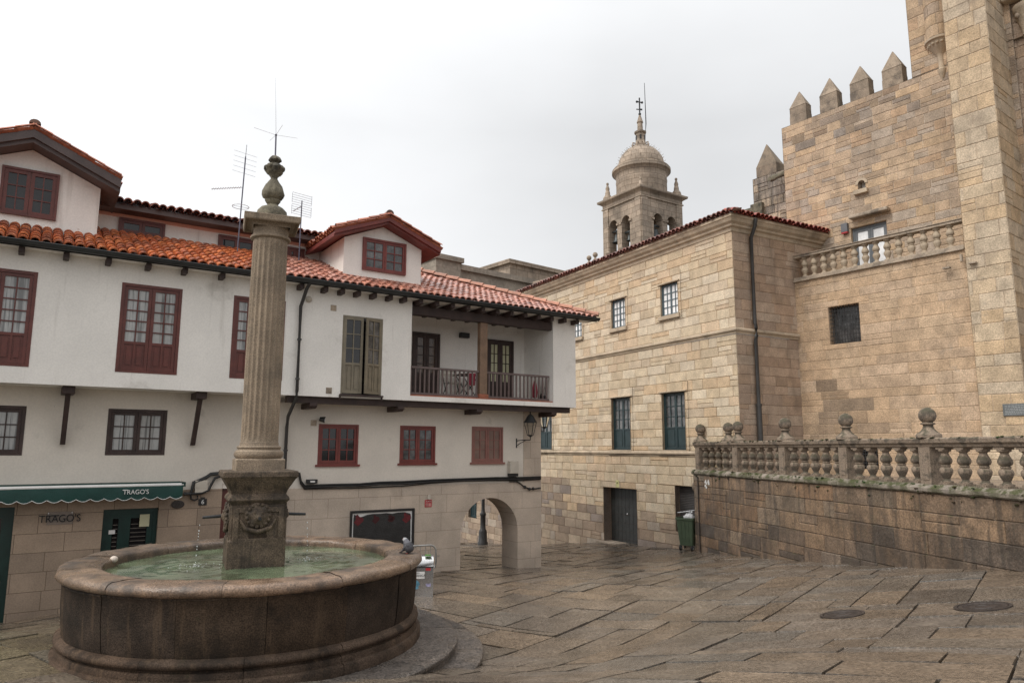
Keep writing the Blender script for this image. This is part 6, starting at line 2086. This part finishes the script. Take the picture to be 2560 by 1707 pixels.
bc = at(1090, 1390, 18.0)
br_ = thing('crowd_barrier', 'galvanised crowd barrier leaning by the stone wall behind the litter bin', 'barrier', gp(bc.x, bc.y))
KF = Fr((bc.x, bc.y), 66)
zt_, zb_ = at(1090, 1361, 18.0)[2], at(1090, 1423, 18.0)[2]
mb = MB()
path = [KF.P(-1.6, 0, zt_), KF.P(-.15, 0, zt_)] + [KF.P(-.15 + .15 * math.sin(a), 0, zt_ - .15 + .15 * math.cos(a)) for a in (R(20), R(45), R(70), R(90))] + [KF.P(0, 0, zb_ + .15)] + [KF.P(-.15 + .15 * math.cos(a), 0, zb_ + .15 - .15 * math.sin(a)) for a in (R(20), R(45), R(70), R(90))] + [KF.P(-1.6, 0, zb_)]
mb.tube(path, .024, 8)
mb.build('frame', galv_m, br_)
for k in range(12):
    tube_obj('bar', [KF.P(-.14 - .13 * k, 0, zt_ - .01), KF.P(-.14 - .13 * k, 0, zb_ + .01)], .009, galv_m, br_, 6)
for u in (-.35, -1.4):
    gg = g(*KF.P(u, 0, 0)[:2])
    tube_obj('foot', [KF.P(u, .0, zb_), KF.P(u, 0, gg + .15), KF.P(u, .25, gg + .01)], .02, galv_m, br_, 6)
tube_obj('hook', [KF.P(0, 0, zt_ - .28), KF.P(.08, 0, zt_ - .28), KF.P(.08, 0, zt_ - .24)], .01, galv_m, br_, 6)


# manhole covers
def manhole(x, y, r_, label):
    n_ = Vector((g(x - .3, y) - g(x + .3, y), g(x, y - .3) - g(x, y + .3), .6)).normalized()
    xa = n_.cross(Vector((0, 1, 0))).normalized(); ya = n_.cross(xa)
    c = gp(x, y, .027)
    P3 = lambda rr, a, h: c + (xa * math.cos(a) + ya * math.sin(a)) * rr + n_ * h
    t = thing('manhole_cover', label, 'manhole cover', c, 'manhole covers')
    mb = MB()
    mb.grid([[P3(rr, 2 * math.pi * k / 40, h) for k in range(40)] for rr, h in ((r_ + .05, -.02), (r_ + .05, .006), (r_ + .008, .006), (r_ + .004, -.01))], sm=False, close=True)
    mb.build('frame', castiron, t)
    mb = MB()
    mb.grid([[P3(rr, 2 * math.pi * k / 40, h) for k in range(40)] for rr, h in ((r_, -.01), (r_ - .004, .004), (r_ * .82, .004), (r_ * .8, -.002), (r_ * .55, -.002), (r_ * .53, .004), (r_ * .3, .004), (r_ * .28, -.002), (0, -.002))], sm=False, close=True)
    for k in range(16):
        a = 2 * math.pi * k / 16
        mb.face([P3(r_ * .58, a - .05, .003), P3(r_ * .78, a - .04, .003), P3(r_ * .78, a + .04, .003), P3(r_ * .58, a + .05, .003)])
    mb.build('lid', castiron, t)


manhole(6.22, 9.85, .29, 'larger round iron manhole cover, nearer the terrace wall')
manhole(4.76, 10.75, .255, 'smaller round iron manhole cover, nearer the fountain')

# lamp post seen through the arch
lp = at(1207, 1359, 31.0)
lg = g(lp.x, lp.y)
po = thing('lamp_post', 'black cast iron lamp post standing in the lane beyond the arch', 'street lamp', (lp.x, lp.y, lg))
mb = MB()
c = Vector((lp.x, lp.y, lg))
mb.lathe(c, [(.0, -.1), (.21, -.1), (.21, .12), (.18, .16), (.17, .55), (.15, .62), (.12, .66), (.105, .9), (.11, 1.2), (.13, 1.24), (.13, 1.3), (.085, 1.36), (.07, 1.5), (.06, 3.6), (.08, 3.65), (.05, 3.7)], 14)
mb.build('post', iron_m, po)
mb = MB(); mb.lathe(c, [(.1, 3.7), (.2, 4.2), (.22, 4.22), (.05, 4.5), (0, 4.55)], 6, sm=False); mb.build('lantern', iron_m, po)

# ------------------------------------------------------------------ bell tower
TD = 62
tc0 = at(1602.7, 520, TD)
T = Fr(tc0[:2], 57)                 # right face: u runs right from the near corner
TLf = Fr(tc0[:2], 147)              # left face: u negative to the left
towm = mat('tower_granite', (.37, .30, .235), .85, .6, .2, 5, .12, stain=((.14, .115, .09), .5, .48, .68, .65), bump=(8, .5))
tzv = lambda y, d=0: at(1602, y, TD + d)[2]
class _TT: d = (T.d[0] + TLf.d[0], T.d[1] + TLf.d[1])
add_joints(towm, _TT, 1.0, .5, (.5, .46, .42), .95, .03, (.78, .77, .76))
wR_ = T.uz(1700, 520)[0]; wL_ = -TLf.uz(1505, 520)[0]
wT = (wR_ + wL_) / 2
bt_ = thing('bell_tower', 'granite bell tower with arched belfry, round dome and iron cross', 'church tower', T.P(wT / 2, -wT / 2, 0))
z_c0, z_c1 = tzv(489), tzv(466)
z_lo = tzv(640)


def arched_face(mb, fr, u0, u1, z0, z1, ops, dep):
    """wall with arched openings (uc, r, zbottom, zspring)"""
    ops = sorted(ops)
    u = u0
    for (c_, r_, zb_, zs_) in ops:
        mb.face([fr.P(u, 0, z0), fr.P(c_ - r_, 0, z0), fr.P(c_ - r_, 0, z1), fr.P(u, 0, z1)])
        mb.face([fr.P(c_ - r_, 0, z0), fr.P(c_ + r_, 0, z0), fr.P(c_ + r_, 0, zb_), fr.P(c_ - r_, 0, zb_)])
        pts = [(c_ - r_ * math.cos(math.pi * k / 12), zs_ + r_ * math.sin(math.pi * k / 12)) for k in range(13)]
        for a, b in zip(pts, pts[1:]):
            mb.face([fr.P(a[0], 0, a[1]), fr.P(b[0], 0, b[1]), fr.P(b[0], 0, z1), fr.P(a[0], 0, z1)])
            mb.face([fr.P(a[0], 0, a[1]), fr.P(a[0], -dep, a[1]), fr.P(b[0], -dep, b[1]), fr.P(b[0], 0, b[1])])
        for s in (-r_, r_):
            mb.face([fr.P(c_ + s, 0, zb_), fr.P(c_ + s, -dep, zb_), fr.P(c_ + s, -dep, zs_), fr.P(c_ + s, 0, zs_)])
        mb.face([fr.P(c_ - r_, 0, zb_), fr.P(c_ + r_, 0, zb_), fr.P(c_ + r_, -dep, zb_), fr.P(c_ - r_, -dep, zb_)])
        u = c_ + r_
    mb.face([fr.P(u, 0, z0), fr.P(u1, 0, z0), fr.P(u1, 0, z1), fr.P(u, 0, z1)])


zsR, zsL = tzv(180 + 1108 / 3.135 - 0), tzv(180 + 1135 / 3.135)
zbo = tzv(637)
opx = lambda fr, pa, pb: (fr.uz(1400 + pa / 3.135, 580)[0], fr.uz(1400 + pb / 3.135, 580)[0])
a1_, b1_ = opx(T, 735, 808); a2_, b2_ = opx(T, 845, 910)
zsp_ = tzv(180 + 1075 / 3.135) - (b1_ - a1_) / 2
Rr = (b1_ - a1_ + b2_ - a2_) / 4
ops = [((a1_ + b1_) / 2, Rr, zbo, zsp_), ((a2_ + b2_) / 2, Rr, zbo, zsp_)]
mb = MB()
arched_face(mb, T, 0, wT, z_lo - 6, z_c0, ops, .9)
m_ = [(-c_, r_, zb_, zs_) for c_, r_, zb_, zs_ in ops]
arched_face(mb, TLf, -wT, 0, z_lo - 6, z_c0, m_, .9)
TB = Fr(T.P(0, -wT, 0)[:2], 57); TB2 = Fr(TLf.P(-wT, 0, 0)[:2], 57)
back1 = Fr(TLf.P(-wT, 0, 0)[:2], 57); 
arched_face(mb, back1, 0, wT, z_lo - 6, z_c0, ops, -.01)
back2 = Fr(T.P(wT, 0, 0)[:2], 147)
arched_face(mb, back2, -wT, 0, z_lo - 6, z_c0, m_, -.01)
mb.face([T.P(0, 0, z_c0), T.P(wT, 0, z_c0), T.P(wT, -wT, z_c0), T.P(0, -wT, z_c0)])
# corner pilasters
for fr, us in ((T, (0, wT - .75)), (TLf, (-.75, -wT))):
    for u in us: mb.box(fr, u, u + .75, .0, .09, z_lo - 6, z_c0 - .01)
for fr, uu in ((T, ops), (TLf, m_)):
    for c_, r_, zb_, zs_ in uu:
        for s in (-1, 1): mb.box(fr, c_ + s * (r_ + .12) - .14, c_ + s * (r_ + .12) + .14, .001, .13, zs_ - .12, zs_ + .08)
mb.build('belfry', towm, bt_)
mb = MB()
p = [(0, z_c0 - .05), (.14, z_c0), (.14, z_c0 + .1), (.06, z_c0 + .13), (.06, (z_c0 + z_c1) / 2), (.2, z_c1 - .32), (.42, z_c1 - .2), (.45, z_c1 - .05), (.45, z_c1)]
for hw_, zz_ in ((0, 0),):
    rows = [[T.P(-v, v, z), T.P(wT + v, v, z), T.P(wT + v, -wT - v, z), T.P(-v, -wT - v, z)] for v, z in p]
    mb.grid(rows, sm=False, close=True); mb.face(rows[-1])
mb.build('cornice', towm, bt_)
ctr = T.P(wT / 2, -wT / 2, 0)
ry = lambda yc, d=2.6: at(1602, 180 + yc / 3.135, ctr.y)[2]
rx = lambda w: w / 3.135 / 1789 * ctr.y * 1.0
mb = MB()
mb.lathe(ctr, [(rx(205), z_c1 - .2), (rx(205), ry(885)), (rx(208), ry(875)), (rx(208), ry(868)), (rx(205), ry(862)), (rx(206), ry(838)), (rx(209), ry(826)), (rx(216), ry(814)), (rx(226), ry(805)), (rx(238), ry(800)), (rx(238), ry(780)), (rx(230), ry(777)), (rx(228), ry(768)), (rx(188), ry(760)), (rx(186), ry(750))], 48)
mb.build('drum', towm, bt_)
mb = MB()
dz0, dz1 = ry(752), ry(592)
mb.lathe(ctr, [(rx(182) * math.cos(a) + rx(6), dz0 + (dz1 - dz0) * 1.03 * math.sin(a)) for a in [R(6 * k) for k in range(14)]], 48, rf=lambda r_, z_, a: r_ * (1 + .006 * math.cos(a * 16)))
for ring_ in range(1, 6):
    for k in range(16):
        a = 2 * math.pi * (k + .5 * ring_) / 16; e = R(13 * ring_)
        rr = rx(182) * math.cos(e) + rx(6)
        zz = dz0 + (dz1 - dz0) * 1.03 * math.sin(e)
        if rr > .5: mb.tube([(ctr.x + rr * math.cos(a), ctr.y + rr * math.sin(a), zz), (ctr.x + (rr + .2) * math.cos(a), ctr.y + (rr + .2) * math.sin(a), zz + .12)], .018, 4)
mb.build('dome', towm, bt_)
mb = MB()
mb.lathe(ctr, [(rx(48), ry(605)), (rx(50), ry(590)), (rx(46), ry(570)), (rx(40), ry(562)), (rx(38), ry(490)), (rx(48), ry(484)), (rx(50), ry(474)), (rx(24), ry(466)), (rx(21), ry(405)), (rx(27), ry(400)), (rx(25), ry(392)), (rx(17), ry(370)), (rx(9), ry(345)), (rx(5), ry(338))], 16)
for k in range(8):
    a = k * math.pi / 4 + .2
    d_ = Vector((math.cos(a), math.sin(a), 0))
    mb.tube([ctr + d_ * rx(46) + Z * ry(565), ctr + d_ * rx(66) + Z * ry(562), ctr + d_ * rx(70) + Z * ry(590), ctr + d_ * rx(78) + Z * ry(612)], rx(6), 6)
    mb.ball(ctr + d_ * rx(78) + Z * ry(612), rx(9), 8, 6)
lan = mb.build('lantern', towm, bt_)
mb = MB()
for k in range(6):
    a = k * math.pi / 3 + .4
    d_ = Vector((math.cos(a), math.sin(a), 0)); s_ = Vector((-d_.y, d_.x, 0))
    b_ = ctr + d_ * (rx(39) + .01)
    mb.face([b_ - s_ * rx(8) + Z * ry(540), b_ + s_ * rx(8) + Z * ry(540), b_ + s_ * rx(8) + Z * ry(505), b_ - s_ * rx(8) + Z * ry(505)])
mb.build('lantern_opening', black_m, lan)
mb = MB()
mb.ball(ctr + Z * ry(332), rx(12), 12, 8); mb.tube([ctr + Z * ry(332), ctr + Z * ry(205)], .07, 6)
ax = Vector((math.cos(.3), math.sin(.3), 0))
mb.tube([ctr + Z * ry(238) - ax * rx(24), ctr + Z * ry(238) + ax * rx(24)], .06, 6)
mb.tube([ctr + Z * ry(298) - ax * rx(30), ctr + Z * ry(294) + ax * rx(22)], .05, 6)
mb.box(Fr(ctr[:2], 75), rx(8), rx(24), -.02, .02, ry(300), ry(288))
for s in (-24, 24): mb.ball(ctr + Z * ry(238) + ax * rx(s), .12, 8, 6)
mb.build('cross', iron_m, bt_)
rb = at(1612, 357, ctr.y)
mb = MB(); mb.tube([rb, at(1615, 310, ctr.y), at(1611, 208, ctr.y)], [.06, .05, .025], 5); mb.build('lightning_rod', iron_m, bt_)
pinp = [(.0, z_c1 - .02), (.55, z_c1 - .01), (.55, z_c1 + .25), (.48, z_c1 + .55), (.3, z_c1 + .8), (.26, z_c1 + 1.2), (.2, z_c1 + 1.3), (.24, z_c1 + 1.5), (.2, z_c1 + 1.7), (.1, z_c1 + 1.95), (.16, z_c1 + 2.1), (.12, z_c1 + 2.25), (0, z_c1 + 2.3)]
for (u, v) in ((.3, -.3), (wT - .3, -.3), (wT - .3, -wT + .3), (.3, -wT + .3)):
    if (u, v) == (.3, -.3): s_ = .55
    else: s_ = .85
    c_ = T.P(u, v, 0)
    mb = MB(); mb.lathe((c_.x, c_.y, z_c1 * (1 - s_)), [(r_ * s_, z * s_) for r_, z in pinp], 14); mb.build('pinnacle', towm, bt_)


def bell(fr, u, v, z, s):
    c_ = fr.P(u, v, z)
    mb = MB()
    mb.lathe(c_, [(0, 0), (.18 * s, -.02 * s), (.3 * s, -.12 * s), (.34 * s, -.4 * s), (.42 * s, -.8 * s), (.58 * s, -1.08 * s), (.62 * s, -1.15 * s), (.55 * s, -1.15 * s), (.3 * s, -.7 * s)], 20)
    mb.tube([c_ + Z * .02, c_ + Z * .3], .06, 6); mb.box(Fr(c_[:2], fr.az), -Rr, Rr, -.08, .08, z + .25, z + .4)
    mb.tube([c_ - Z * .6 * s, c_ - Z * 1.3 * s], .05, 6); mb.ball(c_ - Z * 1.3 * s, .1 * s, 8, 6)
    mb.build('bell', bronze, bt_)


bell(T, ops[0][0], -.5, tzv(180 + 1190 / 3.135), 1.05); bell(T, ops[1][0], -.5, tzv(180 + 1215 / 3.135), .9)
bell(TLf, m_[1][0], -.45, tzv(180 + 1185 / 3.135), .72); bell(TLf, m_[0][0], -.45, tzv(180 + 1225 / 3.135), .5)

# parapet with balls on the roof line in front of the tower
pp = thing('roof_parapet', 'granite parapet with ball finials on the roof line below the bell tower', 'parapet', at(1530, 640, 52))
QF = Fr(at(1480, 660, 52)[:2], 151.3)
mb = MB()
zq = at(1480, 661, 52)[2]
mb.box(QF, -.9, 6, -.5, .3, zq - 6, zq - 1.0); mb.box(QF, -.9, 6, -.35, .15, zq - .28, zq); mb.box(QF, -1.0, .3, -.55, .35, zq - 1.0, zq + .1)
mb.build('wall', towm, pp)
bp = [(.0, 0), (.38, .01), (.38, .12), (.2, .32), (.16, .5), (.22, .55), (.2, .58)] + [(.42 * math.cos(a), .95 + .42 * math.sin(a)) for a in [-1.05 + k * (1.05 + math.pi / 2) / 10 for k in range(11)]]
f0_ = None
for (px, py, dep, s_) in ((1472.6, 645, 53.5, .46), (1488, 637, 51.5, .46), (1520, 634, 50.8, .36), (1552, 623, 50, .42), (1583, 613, 49, .42)):
    c_ = at(px, py, dep)
    mb = MB(); mb.lathe((c_.x, c_.y, c_.z - .95 * s_), [(r_ * s_, z * s_) for r_, z in bp], 18)
    mb.box(Fr(c_[:2], 151.3), -.36 * s_, .36 * s_, -.36 * s_, .36 * s_, c_.z - 2.4, c_.z - .95 * s_)
    mb.build('ball_finial', towm, pp)

# grey granite blocks beyond the corner house
blkm = mat('grey_granite_block', (.31, .265, .215), .85, .6, .2, 5, .15, stain=((.11, .095, .08), .5, .5, .72, .5), streak=((.05, .045, .038), 1.3, .12, .56, .74, .6), bump=(8, .3))
gb = thing('granite_wing', 'grey granite wing with a stepped parapet behind the corner house roof', 'building', at(1150, 700, 44))
G1 = Fr(at(1151, 662, 44)[:2], 50)
mb = MB()
zt1 = (G1.uz(1151, 662)[1] + G1.uz(1347, 703)[1]) / 2
ue_ = G1.uz(1349, 703)[0]
mb.box(G1, -.2, ue_ + .3, -3, 0, 0, zt1 - .35)
mb.box(G1, -.2, ue_ + .3, -.5, .22, zt1 - .35, zt1)
pL = G1.uz(1082, 650)[0]
zt0 = G1.uz(1137, 648)[1]
mb.box(G1, pL, -.2, -2.5, .35, 0, zt0 - .3); mb.box(G1, pL - .1, -.1, -2.6, .55, zt0 - .3, zt0)
mb.build('wall', add_joints(blkm, G1, 1.1, .55, (.6, .57, .54), .6, .02), gb)
G2 = Fr(at(1274.7, 649, 52)[:2], 50)
gb2 = thing('granite_attic', 'plain grey granite roof block, seen by its corner, behind the stepped wing', 'building', G2.P(0, 0, 5))
mb = MB()
zt2 = G2.uz(1274.7, 649)[1]
mb.box(G2, 0, 12, -12, 0, 3, zt2 - .3); mb.box(G2, -.25, 12, -12, .25, zt2 - .3, zt2)
mb.build('wall', towm, gb2)
G3 = Fr(at(1349, 703, 42)[:2], 140 )
gb3 = thing('granite_link', 'grey coped granite wall rising towards the bell tower behind the tiled eaves', 'wall', G3.P(0, 0, 5))
z3 = G3.uz(1349, 703)[1]
mb = MB(); z3b = G3.uz(1420, 676)[1]
mb.box(G3, -.3, 9, -.6, 0, 3, z3 - .3); mb.box(G3, -.4, 9, -.8, .2, z3 - .3, z3); mb.box(G3, 2.6, 3.6, -1.0, .35, z3 - .4, z3 + .12)
mb.build('wall', towm, gb3)
# lane walls that close the view beyond the arch
# ------------------------------------------------------------------ light
w = bpy.data.worlds.new('World'); scene.world = w
w.use_nodes = True
nt = w.node_tree; N = nt.nodes; Lk = nt.links
bg = N['Background']
sky = N.new('ShaderNodeTexSky'); sky.sky_type = 'NISHITA'; sky.sun_disc = False
SUN_EL, SUN_AZ = 48, -118          # degrees; azimuth from the view axis, clockwise
sky.sun_elevation = R(SUN_EL); sky.sun_rotation = R(SUN_AZ)
sky.air_density = 1.5; sky.dust_density = 4
tc = N.new('ShaderNodeTexCoord')
mp = N.new('ShaderNodeMapping'); mp.inputs['Scale'].default_value = (1, 1, 2.2)
Lk.new(tc.outputs['Generated'], mp.inputs[0])
nz = N.new('ShaderNodeTexNoise'); nz.inputs['Scale'].default_value = 1.7; nz.inputs['Detail'].default_value = 5; nz.inputs['Roughness'].default_value = .5
Lk.new(mp.outputs[0], nz.inputs['Vector'])
mr = N.new('ShaderNodeMapRange'); mr.inputs[1].default_value = .3; mr.inputs[2].default_value = .7; mr.inputs[3].default_value = -.7; mr.inputs[4].default_value = .7
Lk.new(nz.outputs['Fac'], mr.inputs[0])
sx = N.new('ShaderNodeSeparateXYZ'); Lk.new(tc.outputs['Generated'], sx.inputs[0])
mx = N.new('ShaderNodeMapRange'); mx.inputs[1].default_value = -.55; mx.inputs[2].default_value = .12; mx.inputs[3].default_value = 10.6; mx.inputs[4].default_value = 7.2
Lk.new(sx.outputs[0], mx.inputs[0])
ad = N.new('ShaderNodeMath'); ad.operation = 'ADD'; Lk.new(mr.outputs[0], ad.inputs[0]); Lk.new(mx.outputs[0], ad.inputs[1])
zen = N.new('ShaderNodeMapRange'); zen.inputs[1].default_value = .42; zen.inputs[2].default_value = 1; zen.inputs[3].default_value = 0; zen.inputs[4].default_value = 9
Lk.new(sx.outputs[2], zen.inputs[0])
ad2 = N.new('ShaderNodeMath'); ad2.operation = 'ADD'; Lk.new(ad.outputs[0], ad2.inputs[0]); Lk.new(zen.outputs[0], ad2.inputs[1])
cb = N.new('ShaderNodeVectorMath'); cb.operation = 'SCALE'; cb.inputs[0].default_value = (.975, .985, 1.0); Lk.new(ad2.outputs[0], cb.inputs['Scale'])
mix = N.new('ShaderNodeMix'); mix.data_type = 'RGBA'; mix.inputs[0].default_value = .96
Lk.new(sky.outputs[0], mix.inputs[6]); Lk.new(cb.outputs[0], mix.inputs[7])
Lk.new(mix.outputs[2], bg.inputs[0]); bg.inputs[1].default_value = .1
sl = bpy.data.lights.new('sun', 'SUN'); sl.energy = 1.75; sl.angle = R(25); sl.color = (1, .95, .87)
so = bpy.data.objects.new('sun', sl); COL.objects.link(so)
dv_ = Vector((math.sin(R(SUN_AZ)) * math.cos(R(SUN_EL)), math.cos(R(SUN_AZ)) * math.cos(R(SUN_EL)), math.sin(R(SUN_EL))))
so.rotation_euler = dv_.to_track_quat('Z', 'Y').to_euler()
scene.view_settings.view_transform = 'Standard'; scene.view_settings.look = 'None'
scene.view_settings.exposure = .12; scene.view_settings.gamma = 1
scene.render.engine = 'CYCLES'
scene.cycles.max_bounces = 8; scene.cycles.diffuse_bounces = 4
scene.cycles.use_denoising = True
scene.cycles.denoising_input_passes = 'RGB_ALBEDO_NORMAL'
scene.cycles.denoising_prefilter = 'NONE'
